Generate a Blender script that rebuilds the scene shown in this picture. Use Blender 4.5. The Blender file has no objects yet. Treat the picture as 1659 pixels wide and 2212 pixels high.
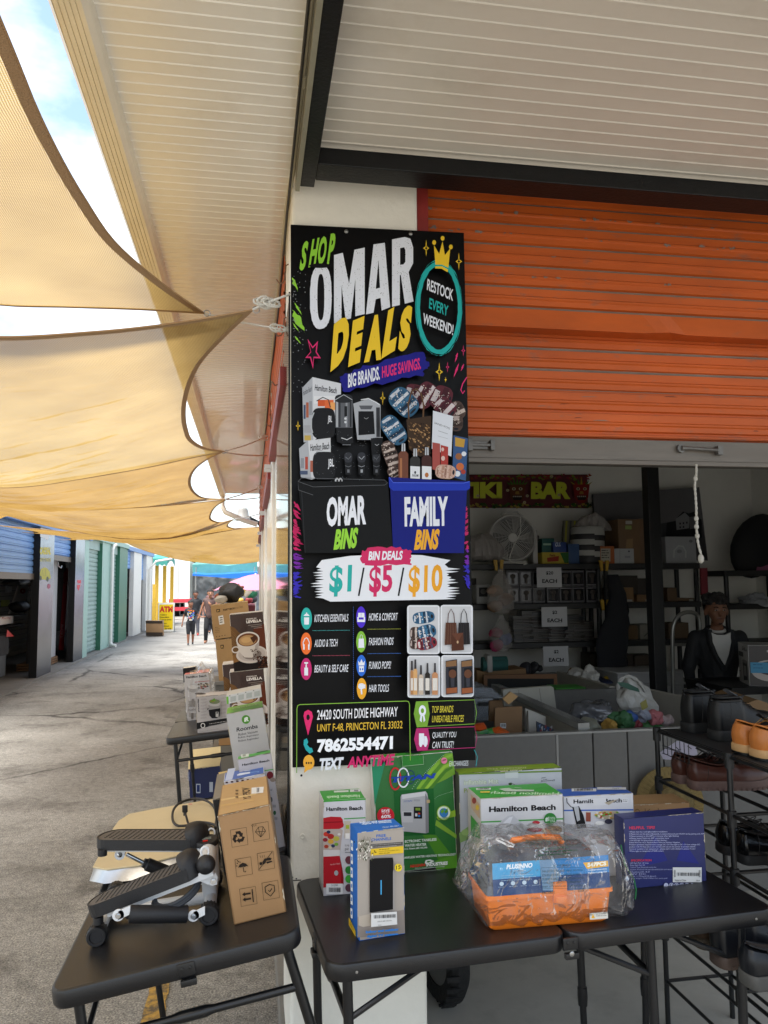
import bpy,bmesh,math,random
from mathutils import Vector,Matrix,noise
R_=math.radians
rnd=random.Random(7)
scene=bpy.context.scene
COL=scene.collection

# ---------------------------------------------------------------- camera
# photo frame used for measuring: 1659 x 2212; focal 1690 of those pixels
FPX,CX,CY=1690.0,829.5,1106.0
CAM=Vector((0,0,1.70))
_Y=Vector((541-CX,-(1263-CY),-FPX)).normalized()
_Z=Vector((1,.0085,0)).cross(_Y).normalized()
if _Z.y<0:_Z.negate()
_X=_Y.cross(_Z)
ROT=Matrix((_X,_Y,_Z)) # camera space -> world
cam_d=bpy.data.cameras.new('camera');cam=bpy.data.objects.new('camera',cam_d);COL.objects.link(cam)
cam.matrix_world=Matrix.Translation(CAM)@ROT.to_4x4()
cam_d.sensor_fit='VERTICAL';cam_d.sensor_height=36;cam_d.sensor_width=27
cam_d.lens=36*FPX/2212;cam_d.clip_start=.05;cam_d.clip_end=2000
scene.camera=cam

# ---------------------------------------------------------------- light
SUN_EL,SUN_AZ=R_(64),R_(-125) # azimuth from +Y, clockwise positive to +X
world=bpy.data.worlds.new('World');scene.world=world;world.use_nodes=True
nt=world.node_tree;nt.nodes.clear()
def wn(t):return nt.nodes.new(t)
wo=wn('ShaderNodeOutputWorld');bg=wn('ShaderNodeBackground');bg.inputs[1].default_value=.15
sky=wn('ShaderNodeTexSky');sky.sky_type='NISHITA';sky.sun_disc=False
sky.sun_elevation=SUN_EL;sky.sun_rotation=SUN_AZ;sky.air_density=1.2;sky.dust_density=2.0
tc=wn('ShaderNodeTexCoord');mp=wn('ShaderNodeMapping');mp.inputs['Scale'].default_value=(1,1,2.2)
ns=wn('ShaderNodeTexNoise');ns.inputs['Scale'].default_value=3.2;ns.inputs['Detail'].default_value=7;ns.inputs['Roughness'].default_value=.55
cr=wn('ShaderNodeValToRGB');cr.color_ramp.elements[0].position=.40;cr.color_ramp.elements[1].position=.60
mx=wn('ShaderNodeMixRGB');mx.inputs[2].default_value=(4.3,4.5,4.8,1)
nt.links.new(tc.outputs['Generated'],mp.inputs[0]);nt.links.new(mp.outputs[0],ns.inputs['Vector'])
nt.links.new(ns.outputs[0],cr.inputs[0]);nt.links.new(cr.outputs[0],mx.inputs[0])
nt.links.new(sky.outputs[0],mx.inputs[1]);nt.links.new(mx.outputs[0],bg.inputs[0]);nt.links.new(bg.outputs[0],wo.inputs[0])
sd=bpy.data.lights.new('sun','SUN');sd.energy=3.8;sd.angle=R_(40);sd.color=(1,.97,.92)
sun=bpy.data.objects.new('sun',sd);COL.objects.link(sun)
sdir=Vector((math.sin(SUN_AZ)*math.cos(SUN_EL),math.cos(SUN_AZ)*math.cos(SUN_EL),math.sin(SUN_EL)))
sun.rotation_euler=sdir.to_track_quat('Z','Y').to_euler()
vs=scene.view_settings;vs.view_transform='Standard';vs.look='None';vs.gamma=1;vs.exposure=1.4
scene.cycles.max_bounces=10;scene.cycles.transparent_max_bounces=16;scene.cycles.diffuse_bounces=6

# ---------------------------------------------------------------- measuring helpers
def ray(p):return ROT@Vector((p[0]-CX,-(p[1]-CY),-FPX))
def at(p,ax,v):
    d=ray(p);i='xyz'.index(ax);return CAM+d*((v-CAM[i])/d[i])
def onp(p,O,N):
    d=ray(p);return CAM+d*((O-CAM).dot(N)/d.dot(N))
def zf(x0,y0,w,zw=1659.):
    s=w/zw
    return lambda x,y:((x0+x*s)/1.507,(y0+y*s)/1.507)

# ---------------------------------------------------------------- materials
def lin(h):
    if isinstance(h,(tuple,list)):return tuple(h)
    h=h.lstrip('#');o=[]
    for i in(0,2,4):
        c=int(h[i:i+2],16)/255
        o.append(c/12.92 if c<=.04045 else((c+.055)/1.055)**2.4)
    return tuple(o)
MATS={}
def mat(name,col='808080',rough=.6,metal=0.,var=0.,vscale=8.,bump=0.,bscale=60.,coat=0.,spec=.5,alpha=1.,trans=0.,emit=0.,stretch=(1,1,1),dirt=None,dscale=3.,damt=.5,dlo=.5,dhi=.7):
    if name in MATS:return MATS[name]
    m=bpy.data.materials.new(name);m.use_nodes=True;t=m.node_tree;b=t.nodes['Principled BSDF']
    c=lin(col)
    b.inputs['Base Color'].default_value=(*c,1);b.inputs['Roughness'].default_value=rough
    b.inputs['Metallic'].default_value=metal;b.inputs['Coat Weight'].default_value=coat
    b.inputs['Specular IOR Level'].default_value=spec;b.inputs['Alpha'].default_value=alpha
    b.inputs['Transmission Weight'].default_value=trans
    last=None
    if var or bump or dirt:
        tcn=t.nodes.new('ShaderNodeTexCoord');mpn=t.nodes.new('ShaderNodeMapping');mpn.inputs['Scale'].default_value=stretch
        t.links.new(tcn.outputs['Object'],mpn.inputs[0])
    if var:
        n=t.nodes.new('ShaderNodeTexNoise');n.inputs['Scale'].default_value=vscale;n.inputs['Detail'].default_value=6;n.inputs['Roughness'].default_value=.65
        t.links.new(mpn.outputs[0],n.inputs['Vector'])
        r=t.nodes.new('ShaderNodeValToRGB');r.color_ramp.elements[0].position=.3;r.color_ramp.elements[1].position=.7
        r.color_ramp.elements[0].color=(*[x*(1-var)for x in c],1);r.color_ramp.elements[1].color=(*[min(1,x*(1+var))for x in c],1)
        t.links.new(n.outputs[0],r.inputs[0]);last=r.outputs[0]
    if dirt:
        n=t.nodes.new('ShaderNodeTexNoise');n.inputs['Scale'].default_value=dscale;n.inputs['Detail'].default_value=8;n.inputs['Roughness'].default_value=.7
        t.links.new(mpn.outputs[0],n.inputs['Vector'])
        r=t.nodes.new('ShaderNodeMapRange');r.inputs[1].default_value=dlo;r.inputs[2].default_value=dhi;r.inputs[4].default_value=damt
        t.links.new(n.outputs[0],r.inputs[0])
        mxn=t.nodes.new('ShaderNodeMixRGB');mxn.inputs[1].default_value=(*c,1);mxn.inputs[2].default_value=(*lin(dirt),1)
        t.links.new(r.outputs[0],mxn.inputs[0])
        if last:t.links.new(last,mxn.inputs[1])
        last=mxn.outputs[0]
    if last:t.links.new(last,b.inputs['Base Color'])
    if bump:
        n=t.nodes.new('ShaderNodeTexNoise');n.inputs['Scale'].default_value=bscale;n.inputs['Detail'].default_value=4
        t.links.new(mpn.outputs[0],n.inputs['Vector'])
        bp=t.nodes.new('ShaderNodeBump');bp.inputs['Strength'].default_value=bump;bp.inputs['Distance'].default_value=.01
        t.links.new(n.outputs[0],bp.inputs['Height']);t.links.new(bp.outputs[0],b.inputs['Normal'])
    if emit:b.inputs['Emission Color'].default_value=(*c,1);b.inputs['Emission Strength'].default_value=emit
    MATS[name]=m;return m
def ink(h,rough=.45): # a printed colour
    return mat('ink_'+h+('' if rough==.45 else '_%g'%rough),h,rough,spec=.15)

# ---------------------------------------------------------------- objects
MW={} # world matrix kept by object name
def tag(o,label=None,cat=None,group=None,kind=None):
    if label:o['label']=label
    if cat:o['category']=cat
    if group:o['group']=group
    if kind:o['kind']=kind
    return o
def thing(name,label,cat,loc=(0,0,0),rz=0,group=None,M=None):
    o=bpy.data.objects.new(name,None);COL.objects.link(o);o.empty_display_size=.05
    if M is None:M=Matrix.Translation(Vector(loc))@Matrix.Rotation(rz,4,'Z')
    o.matrix_world=M;MW[o.name]=M.copy()
    return tag(o,label,cat,group)
def kids(o):return[c for c in bpy.data.objects if c.parent==o]
def copy_tree(o,M=None,parent=None,mats=None):
    c=o.copy();COL.objects.link(c)
    if parent:c.parent=parent;MW[c.name]=MW.get(parent.name,Matrix())
    elif M is not None:c.matrix_world=M;MW[c.name]=M.copy()
    for ch in kids(o):copy_tree(ch,None,c)
    return c

def frame_from(a,b,up=Vector((0,0,1))):
    z=(b-a).normalized();x=up.cross(z)
    if x.length<1e-4:x=Vector((1,0,0)).cross(z)
    x.normalize();return x,z.cross(x),z

class MB:
    def __init__(s,mt=None):s.v=[];s.f=[];s.m=[];s.sm=[];s.mt=mt;s.slots=[];s.T=None
    def slot(s,m):
        m=m or s.mt
        if m not in s.slots:s.slots.append(m)
        return s.slots.index(m)
    def add(s,vs,fs,m=None,smooth=False):
        n=len(s.v);k=s.slot(m)
        if s.T is not None:vs=[s.T@Vector(v)for v in vs]
        s.v+=[tuple(v)for v in vs]
        for f in fs:s.f.append(tuple(i+n for i in f));s.m.append(k);s.sm.append(smooth)
        return s
    def quad(s,a,b,c,d,m=None):return s.add([a,b,c,d],[(0,1,2,3)],m)
    def box(s,x0,x1,y0,y1,z0,z1,m=None,bev=0):
        O=Vector((x0,y0,z0))
        return s.obox(O,Vector((x1-x0,0,0)),Vector((0,y1-y0,0)),Vector((0,0,z1-z0)),m,bev)
    def obox(s,O,U,V,W,m=None,bev=0):
        O,U,V,W=map(Vector,(O,U,V,W))
        if bev<=0:
            P=[O+U*a+V*b+W*c for c in(0,1)for b in(0,1)for a in(0,1)]
            F=[(0,2,3,1),(4,5,7,6),(0,1,5,4),(2,6,7,3),(0,4,6,2),(1,3,7,5)]
            if U.cross(V).dot(W)<0:F=[f[::-1]for f in F]
            return s.add(P,F,m)
        b=bmesh.new();u,v,w=U.length,V.length,W.length
        bmesh.ops.create_cube(b,size=1)
        for q in b.verts:q.co=Vector(((q.co.x+.5)*u,(q.co.y+.5)*v,(q.co.z+.5)*w))
        bmesh.ops.bevel(b,geom=b.edges[:],offset=bev,segments=2,affect='EDGES',profile=.6)
        M3=Matrix((U/u,V/v,W/w)).transposed()
        P=[O+M3@q.co for q in b.verts];b.verts.index_update()
        F=[tuple(q.index for q in f.verts)for f in b.faces];b.free()
        if U.cross(V).dot(W)<0:F=[f[::-1]for f in F]
        return s.add(P,F,m,True)
    def tube(s,pts,r,m=None,seg=8,cap=True,closed=False):
        pts=[Vector(p)for p in pts];n=len(pts)
        rs=r if isinstance(r,(list,tuple))else[r]*n
        vs=[];fs=[]
        px=None
        for i,p in enumerate(pts):
            a=pts[i-1]if(i>0 or closed)else p;c=pts[(i+1)%n]if(i<n-1 or closed)else p
            d=(c-a)
            if d.length<1e-9:d=Vector((0,0,1))
            d.normalize()
            if px is None:
                px=d.orthogonal().normalized()
            px=(px-d*px.dot(d))
            if px.length<1e-6:px=d.orthogonal()
            px.normalize()
            py=d.cross(px)
            for k in range(seg):
                t=2*math.pi*k/seg+math.pi/seg
                vs.append(p+(px*math.cos(t)+py*math.sin(t))*rs[i])
        L=n if closed else n-1
        for i in range(L):
            j=(i+1)%n
            for k in range(seg):
                k2=(k+1)%seg
                fs.append((i*seg+k,i*seg+k2,j*seg+k2,j*seg+k))
        s.add(vs,fs,m,True)
        if cap and not closed:
            s.add(vs[:seg],[tuple(range(seg))[::-1]],m);s.add(vs[-seg:],[tuple(range(seg))],m)
        return s
    def cyl(s,a,b,r,m=None,seg=20,r2=None,bev=0):
        a,b=Vector(a),Vector(b);r2=r if r2 is None else r2
        if bev:
            d=(b-a).normalized()*bev
            return s.lathe(a,b-a,[(0,0),(r-bev,0),(r,bev),(r2,(b-a).length-bev),(r2-bev,(b-a).length),(0,(b-a).length)],m,seg)
        return s.lathe(a,b-a,[(0,0),(r,0),(r,.0001),(r2,(b-a).length-.0001),(r2,(b-a).length),(0,(b-a).length)],m,seg)
    def lathe(s,O,ax,prof,m=None,seg=24,a0=0,a1=2*math.pi,sy=1.):
        O=Vector(O);z=Vector(ax).normalized();x=z.orthogonal().normalized()
        if abs(z.z)>.99:x=Vector((1,0,0))
        y=z.cross(x)
        full=abs(a1-a0-2*math.pi)<1e-6;n=seg if full else seg+1
        vs=[];fs=[]
        for r,h in prof:
            for k in range(n):
                t=a0+(a1-a0)*k/seg
                vs.append(O+z*h+(x*math.cos(t)+y*math.sin(t)*sy)*r)
        for i in range(len(prof)-1):
            for k in range(seg):
                k2=(k+1)%n
                fs.append((i*n+k,i*n+k2,(i+1)*n+k2,(i+1)*n+k))
        return s.add(vs,fs,m,True)
    def grid(s,fn,nu,nv,m=None,smooth=True,skip=None):
        vs=[fn(i/nu,j/nv)for j in range(nv+1)for i in range(nu+1)]
        fs=[]
        for j in range(nv):
            for i in range(nu):
                a=j*(nu+1)+i
                if skip and skip((i+.5)/nu,(j+.5)/nv):continue
                fs.append((a,a+1,a+nu+2,a+nu+1))
        return s.add(vs,fs,m,smooth)
    def ico(s,c,r,m=None,sub=2,sc=(1,1,1),M=None):
        b=bmesh.new();bmesh.ops.create_icosphere(b,subdivisions=sub,radius=1)
        c=Vector(c);P=[Vector((v.co.x*r*sc[0],v.co.y*r*sc[1],v.co.z*r*sc[2]))for v in b.verts]
        if M is not None:P=[M@p for p in P]
        P=[p+c for p in P]
        F=[tuple(v.index for v in f.verts)for f in b.faces];b.free()
        return s.add(P,F,m,True)
    def prism(s,pts,N,m=None,smooth=False): # planar polygon extruded by vector N
        pts=[Vector(p)for p in pts];N=Vector(N);n=len(pts)
        nv=Vector((0,0,0))
        for i in range(n):nv+=(pts[i]-pts[0]).cross(pts[(i+1)%n]-pts[0])
        if nv.dot(N)<0:pts=pts[::-1]
        fs=[tuple(range(n))[::-1],tuple(range(n,2*n))]
        fs+=[(i,(i+1)%n,(i+1)%n+n,i+n)for i in range(n)]
        return s.add(pts+[p+N for p in pts],fs,m,smooth)
    def build(s,name,parent=None,bevel=0,smooth_angle=None):
        me=bpy.data.meshes.new(name)
        inv=MW[parent.name].inverted()if parent is not None else Matrix()
        me.from_pydata([inv@Vector(v)for v in s.v],[],s.f)
        for m in s.slots:me.materials.append(m)
        me.polygons.foreach_set('material_index',s.m);me.polygons.foreach_set('use_smooth',s.sm)
        me.update()
        if any(s.sm):
            try:me.set_sharp_from_angle(angle=R_(42))
            except Exception:pass
        o=bpy.data.objects.new(name,me);COL.objects.link(o)
        if parent is not None:o.parent=parent;MW[o.name]=MW[parent.name]
        else:MW[o.name]=Matrix()
        if bevel:
            b=o.modifiers.new('bevel','BEVEL');b.width=bevel;b.segments=2;b.limit_method='ANGLE'
        return o

# ---------------------------------------------------------------- flat lettering and print
_TX={}
def glyphs(txt,bold=0.,shear=0.):
    k=(txt,bold,shear)
    if k in _TX:return _TX[k]
    cu=bpy.data.curves.new('t','FONT');cu.body=txt;cu.size=1;cu.offset=bold;cu.shear=shear;cu.resolution_u=3
    if '\n' in txt:cu.align_x='CENTER'
    o=bpy.data.objects.new('t',cu);COL.objects.link(o)
    dg=bpy.context.evaluated_depsgraph_get();me=o.evaluated_get(dg).to_mesh()
    vs=[(v.co.x,v.co.y)for v in me.vertices];fs=[tuple(p.vertices)for p in me.polygons]
    o.evaluated_get(dg).to_mesh_clear();bpy.data.objects.remove(o);bpy.data.curves.remove(cu)
    x0=min(v[0]for v in vs);x1=max(v[0]for v in vs);y0=min(v[1]for v in vs);y1=max(v[1]for v in vs)
    vs=[((x-x0)/(x1-x0),(y-y0)/(y1-y0))for x,y in vs]
    _TX[k]=(vs,fs);return _TX[k]
class Face:
    """a flat printed face: mapping 2D points to a plane, each call one layer higher"""
    def __init__(s,mb,N,fn,eps=.0001,start=.0004):
        s.mb=mb;s.N=Vector(N).normalized();s.fn=fn;s.eps=eps;s.h=start
    def P(s,p,dh=0):return s.fn(p)+s.N*(s.h+dh)
    def poly(s,pts,c):
        m=ink(c)if isinstance(c,str)else c
        P=[s.P(p)for p in pts];n=len(P)
        from mathutils.geometry import tessellate_polygon
        tris=tessellate_polygon([P])
        a=Vector((0,0,0))
        for t in tris:a+=(P[t[1]]-P[t[0]]).cross(P[t[2]]-P[t[0]])
        if a.dot(s.N)<0:tris=[t[::-1]for t in tris]
        s.mb.add(P,tris,m);s.h+=s.eps;return s
    def rect(s,x0,y0,x1,y1,c,k=0.):return s.poly([(x0,y0),(x1,y0+k*(x1-x0)),(x1,y1+k*(x1-x0)),(x0,y1)],c)
    def rquad(s,x0,y0,x1,y1,r,c,ry=None):
        ry=ry or r;P=[]
        for cx,cy,a in((x1-r,y1-ry,0),(x0+r,y1-ry,90),(x0+r,y0+ry,180),(x1-r,y0+ry,270)):
            for k in range(5):
                t=R_(a+k*22.5);P.append((cx+r*math.cos(t),cy+ry*math.sin(t)))
        return s.poly(P,c)
    def frame(s,x0,y0,x1,y1,r,w,c,ry=None):
        def ring(x0,y0,x1,y1,r,ry):
            P=[]
            for cx,cy,a in((x1-r,y1-ry,0),(x0+r,y1-ry,90),(x0+r,y0+ry,180),(x1-r,y0+ry,270)):
                for k in range(5):
                    t=R_(a+k*22.5);P.append((cx+r*math.cos(t),cy+ry*math.sin(t)))
            return P
        ry=ry or r
        A=ring(x0,y0,x1,y1,r,ry);B=ring(x0+w,y0+w,x1-w,y1-w,max(r-w,w*.1),max(ry-w,w*.1))
        return s._ring(A,B,c)
    def _ring(s,A,B,c):
        m=ink(c)if isinstance(c,str)else c
        n=len(A);P=[s.P(p)for p in A]+[s.P(p)for p in B]
        F=[(i,(i+1)%n,(i+1)%n+n,i+n)for i in range(n)]
        q=(P[1]-P[0]).cross(P[n]-P[0])
        if q.dot(s.N)<0:F=[f[::-1]for f in F]
        s.mb.add(P,F,m);s.h+=s.eps;return s
    def ell(s,cx,cy,rx,ry,c,n=28,a0=0,a1=360):
        k=n if a1-a0>=360 else n+1
        return s.poly([(cx+rx*math.cos(R_(a0+(a1-a0)*i/n)),cy+ry*math.sin(R_(a0+(a1-a0)*i/n)))for i in range(k)],c)
    def ering(s,cx,cy,rx,ry,w,c,n=40,jag=0,wy=None):
        wy=wy or w
        j=lambda:1+(rnd.random()-.5)*jag
        A=[];B=[]
        for i in range(n):
            t=2*math.pi*i/n;a=j();b=j()
            A.append((cx+rx*math.cos(t)*a,cy+ry*math.sin(t)*a));B.append((cx+(rx-w)*math.cos(t)*b,cy+(ry-wy)*math.sin(t)*b))
        return s._ring(A,B,c)
    def line(s,pts,w,c):
        L=[];Rr=[]
        n=len(pts)
        for i,p in enumerate(pts):
            a=pts[max(0,i-1)];b=pts[min(n-1,i+1)]
            dx,dy=b[0]-a[0],b[1]-a[1];l=math.hypot(dx,dy)or 1
            nx,ny=-dy/l*w/2,dx/l*w/2
            L.append((p[0]+nx,p[1]+ny));Rr.append((p[0]-nx,p[1]-ny))
        return s.poly(L+Rr[::-1],c)
    def text(s,t,bl,br,tl,c,bold=.0,shear=0.,speck=None):
        m=ink(c)if isinstance(c,str)else c
        vs,fs=glyphs(t,bold,shear)
        bx,by=bl;ux,uy=br[0]-bx,br[1]-by;vx,vy=tl[0]-bx,tl[1]-by
        P=[s.P((bx+ux*a+vx*b,by+uy*a+vy*b))for a,b in vs]
        if fs:
            f=fs[0];q=(P[f[1]]-P[f[0]]).cross(P[f[2]]-P[f[0]])
            F=[g[::-1]for g in fs]if q.dot(s.N)<0 else fs
            s.mb.add(P,F,m)
        s.h+=s.eps;return s
    def jag(s,pts,c,amp,n=6):
        return s.poly(jagged(pts,amp,n),c)
def jagged(pts,amp,n=6):
    o=[]
    for i,p in enumerate(pts):
        q=pts[(i+1)%len(pts)];dx,dy=q[0]-p[0],q[1]-p[1];l=math.hypot(dx,dy)or 1
        for k in range(n):
            t=k/n;a=(rnd.random()-.5)*2*amp
            o.append((p[0]+dx*t-dy/l*a,p[1]+dy*t+dx/l*a))
    return o
# ================================================================ shared materials
M_cream=mat('cream_paint','ebe6d8',.5,var=.06,vscale=3,bump=.25,bscale=35,dirt='8a7c60',dscale=6,dlo=.62,dhi=.8,damt=.35)
M_soffit=mat('cream_metal_panel','faf7ee',.2,spec=1.,coat=.6,var=.03,vscale=1.5,dirt='c8bb9c',dscale=2.2,dlo=.55,dhi=.8,damt=.35)
M_gutter=mat('cream_gutter','ece6d6',.35,var=.05)
M_black=mat('black_steel_paint','0b0c0d',.42,spec=.35,var=.3,vscale=30,bump=.15,bscale=80)
M_white=mat('white_paint','dcdad2',.5,var=.05,dirt='807868',dscale=4,dlo=.6,dhi=.8,damt=.4)
M_orange=mat('orange_enamel','b9520f',.55,var=.16,vscale=2.2,dirt='7a5a4a',dscale=9,dlo=.58,dhi=.72,damt=.6,stretch=(1,1,3))
M_groove=mat('grime_in_groove','7a6c60',.7,var=.2)
M_rust=mat('dark_red_metal','8a2a24',.5,var=.15)
M_alu=mat('worn_aluminium','6a635b',.5,metal=.45,var=.15,vscale=14,stretch=(.3,1,3),dirt='574c44',dscale=7,dlo=.5,dhi=.75,damt=.5)
M_steel=mat('bare_steel','9a9a98',.3,metal=.9,var=.1)
M_rope=mat('white_rope','dedad0',.85,bump=.6,bscale=300)

# ================================================================ ground
def asphalt():
    m=bpy.data.materials.new('asphalt');m.use_nodes=True;t=m.node_tree;b=t.nodes['Principled BSDF'];L=t.links.new;N=t.nodes.new
    tc=N('ShaderNodeTexCoord')
    def noi(s,d=6,r=.6):
        n=N('ShaderNodeTexNoise');n.inputs['Scale'].default_value=s;n.inputs['Detail'].default_value=d;n.inputs['Roughness'].default_value=r;L(tc.outputs['Object'],n.inputs['Vector']);return n
    def ramp(src,els):
        r=N('ShaderNodeValToRGB');e=r.color_ramp.elements
        while len(e)<len(els):e.new(.5)
        for i,(p,c)in enumerate(els):e[i].position=p;e[i].color=(*c,1)
        L(src,r.inputs[0]);return r
    def mix(f,a,c,mode='MIX'):
        x=N('ShaderNodeMixRGB');x.blend_type=mode
        if isinstance(f,float):x.inputs[0].default_value=f
        else:L(f,x.inputs[0])
        for i,q in((1,a),(2,c)):
            if isinstance(q,tuple):x.inputs[i].default_value=(*q,1)
            else:L(q,x.inputs[i])
        return x.outputs[0]
    base=ramp(noi(.9,8,.65).outputs[0],[(.3,(.192,.184,.168)),(.5,(.262,.252,.232)),(.72,(.338,.326,.302))]).outputs[0]
    stone=ramp(noi(120,4,.75).outputs[0],[(.37,(.3,.3,.3)),(.5,(.95,.95,.95)),(.65,(1.9,1.86,1.78))]).outputs[0]
    c=mix(.85,base,stone,'MULTIPLY')
    st2=ramp(noi(22,5,.7).outputs[0],[(.36,(.72,.72,.72)),(.64,(1.25,1.25,1.22))]).outputs[0]
    c=mix(.8,c,st2,'MULTIPLY')
    v=N('ShaderNodeTexVoronoi');v.inputs['Scale'].default_value=95;L(tc.outputs['Object'],v.inputs['Vector'])
    sp=ramp(v.outputs['Distance'],[(.0,(1,1,1)),(.10,(1,1,1)),(.17,(0,0,0))]).outputs[0]
    sel=ramp(v.outputs['Color'],[(.66,(0,0,0)),(.70,(1,1,1))]).outputs[0]
    f=mix(1.0,sp,sel,'MULTIPLY');c=mix(f,c,(.42,.39,.34))
    dark=ramp(noi(1.7,5,.7).outputs[0],[(.52,(0,0,0)),(.70,(.62,.62,.62))]).outputs[0]
    c=mix(dark,c,(.06,.052,.045))
    v2=N('ShaderNodeTexVoronoi');v2.feature='DISTANCE_TO_EDGE';v2.inputs['Scale'].default_value=.42
    dn=noi(1.6,6,.7);ad=N('ShaderNodeMixRGB');ad.inputs[0].default_value=.22;L(tc.outputs['Object'],ad.inputs[1]);L(dn.outputs['Color'],ad.inputs[2]);L(ad.outputs[0],v2.inputs['Vector'])
    ck=ramp(v2.outputs['Distance'],[(.0,(.85,.85,.85)),(.005,(.7,.7,.7)),(.011,(0,0,0))]).outputs[0]
    msk=ramp(noi(.5,3).outputs[0],[(.42,(0,0,0)),(.58,(1,1,1))]).outputs[0]
    c=mix(mix(1.0,ck,msk,'MULTIPLY'),c,(.03,.027,.024))
    L(c,b.inputs['Base Color']);b.inputs['Roughness'].default_value=.9;b.inputs['Specular IOR Level'].default_value=.25
    bp=N('ShaderNodeBump');bp.inputs['Strength'].default_value=.6;bp.inputs['Distance'].default_value=.006;L(noi(170,3,.6).outputs[0],bp.inputs['Height']);L(bp.outputs[0],b.inputs['Normal'])
    return m
def sheet(name,x0,x1,y0,y1,z,m,label_kind='structure'):
    o=MB(m).quad((x0,y0,z),(x1,y0,z),(x1,y1,z),(x0,y1,z)).build(name);return tag(o,kind='structure')
M_conc=mat('pale_concrete','7c7870',.85,var=.16,vscale=1.2,bump=.3,bscale=60,dirt='3f3b36',dscale=2.3,dlo=.52,dhi=.75,damt=.45)
M_conc2=mat('light_concrete_paving','85817a',.85,var=.18,vscale=.9,bump=.3,bscale=60,dirt='55504a',dscale=1.1,dlo=.5,dhi=.68,damt=.6)
M_floor=mat('grey_unit_floor','b6b3aa',.55,var=.12,vscale=2,dirt='45423e',dscale=3,dlo=.5,dhi=.8,damt=.4)
sheet('ground',-400,400,-400,400,0,asphalt())
def ragged(name,x0,x1,y0,y1,z,m,amp):
    P=jagged([(x0,y0),(x1,y0),(x1,y1),(x0,y1)],amp,40)
    o=MB(m).add([(x,y,z)for x,y in P],[tuple(range(len(P)))]).build(name);return tag(o,kind='structure')
ragged('concrete_paving',-60,60,21.6,110,.004,M_conc2,.25)
tag(MB(M_floor).box(.36,7,2.62,8.2,-.2,.012).build('unit_floor'),kind='structure')
tag(MB(M_conc).box(.12,.36,2.72,4.2,-.2,.10,bev=.01).build('concrete_kerb'),kind='structure')
tag(MB(M_conc).box(-9,-3.78,8,33,-.2,.03).build('storefront_pavement'),kind='structure')
yl=MB(mat('worn_yellow_paint','b08a3c',.8,var=.3,vscale=40,dirt='4a443a',dscale=22,dlo=.42,dhi=.58,damt=.9))
P=jagged([(-.40,1.2),(-.32,1.2),(-.335,4.9),(-.41,4.9)],.006,60)
tag(yl.add([(x,y,.004)for x,y in P],[tuple(range(len(P)))]).build('yellow_line'),kind='structure')

# ================================================================ near storage building (right of the alley)
nb=thing('storage_building','cream pillared storage building with orange roll-up doors and a ribbed overhanging canopy','building',(.14,2.72,0))
PX=.137
w=MB(M_cream)
w.box(PX,.60,2.72,3.2,0,3.20) # corner pillar
w.build('pillar',nb,bevel=.012)
for px_,r_ in(((651,1675),.004),((632,1895),.0025),((640,1898),.0025),((637,540),.003)):
    q=at(px_,'y',2.72);h_=MB(mat('dark_screw_hole','15130f',.8));h_.lathe(q,(0,-1,0),[(0,.0006),(r_,.0006),(r_,0)],seg=12);h_.lathe(q,(0,-1,0),[(r_,.0008),(r_*2.2,.0005),(r_*2.3,0)],M_cream,seg=14);h_.build('screw_hole',nb)
q=at((653,1806),'y',2.72);h_=MB(M_cream);h_.tube([q+Vector((.007*math.cos(t),-.003,.007*math.sin(t)))for t in[k*math.pi/6 for k in range(12)]],.002,seg=6,closed=True);h_.build('ring_bolt',nb)
h_=MB(mat('dark_screw_hole'));h_.obox(at((628,1903),'y',2.7195)-Vector((0,.0008,0)),Vector((.035,0,-.001)),Vector((0,.001,0)),Vector((0,0,.0028)));h_.build('wall_crack',nb)
MB(M_rust).box(.603,.645,2.74,2.79,2.2,3.20).build('door_jamb',nb)
# ribbed canopy sheet: ribs run across the alley, raised every 5 cm
def ribbed(x0,x1,y0,y1,z,pitch,m,w=.005,h=.0028):
    mb=MB(m);n=int((y1-y0)/pitch);pr=[]
    for i in range(n):
        y=y0+i*pitch;pr+=[(y,z),(y+pitch-2*w,z),(y+pitch-1.4*w,z-h),(y+pitch-.6*w,z-h)]
    pr.append((y0+n*pitch,z))
    vs=[];fs=[]
    for y,zz in pr:vs+=[(x0,y,zz),(x1,y,zz)]
    for i in range(len(pr)-1):fs.append((2*i,2*i+2,2*i+3,2*i+1))
    mb.add(vs,fs)
    mb.quad((x0,y0,z+.06),(x1,y0,z+.06),(x1,y1,z+.06),(x0,y1,z+.06))
    mb.box(x0,x1,y1,y1+.01,z-.01,z+.06)
    return mb
ribbed(-.40,.17,.5,12.7,3.17,.052,M_soffit).build('canopy_ceiling',nb)
M_soffit2=mat('shaded_cream_metal_panel','d3cbbd',.3,var=.05,vscale=1.5,dirt='9d9078',dscale=2.2,dlo=.55,dhi=.8,damt=.35)  # cream panel again, with the shade behind the beam put into its colour
ribbed(.21,7.0,.5,2.50,3.17,.062,M_soffit2).build('canopy_ceiling',nb)
g=MB(M_gutter)
pr=[(-.40,3.17),(-.40,3.115),(-.412,3.10)]
for i in range(5):x=-.412-i*.014;pr+=[(x-.011,3.10),(x-.0115,3.104),(x-.0135,3.104),(x-.014,3.10)]
pr+=[(-.492,3.11),(-.50,3.25),(-.51,3.25),(-.51,3.27),(-.40,3.27),(-.40,3.17)]
vs=[];fs=[]
for x,z in pr:vs+=[(x,.5,z),(x,12.72,z)]
for i in range(len(pr)-1):fs.append((2*i,2*i+1,2*i+3,2*i+2))
g.add(vs,fs);n=len(pr);g.add([(x,12.72,z)for x,z in pr[:-1]],[tuple(range(n-1))])
g.build('gutter',nb)
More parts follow.
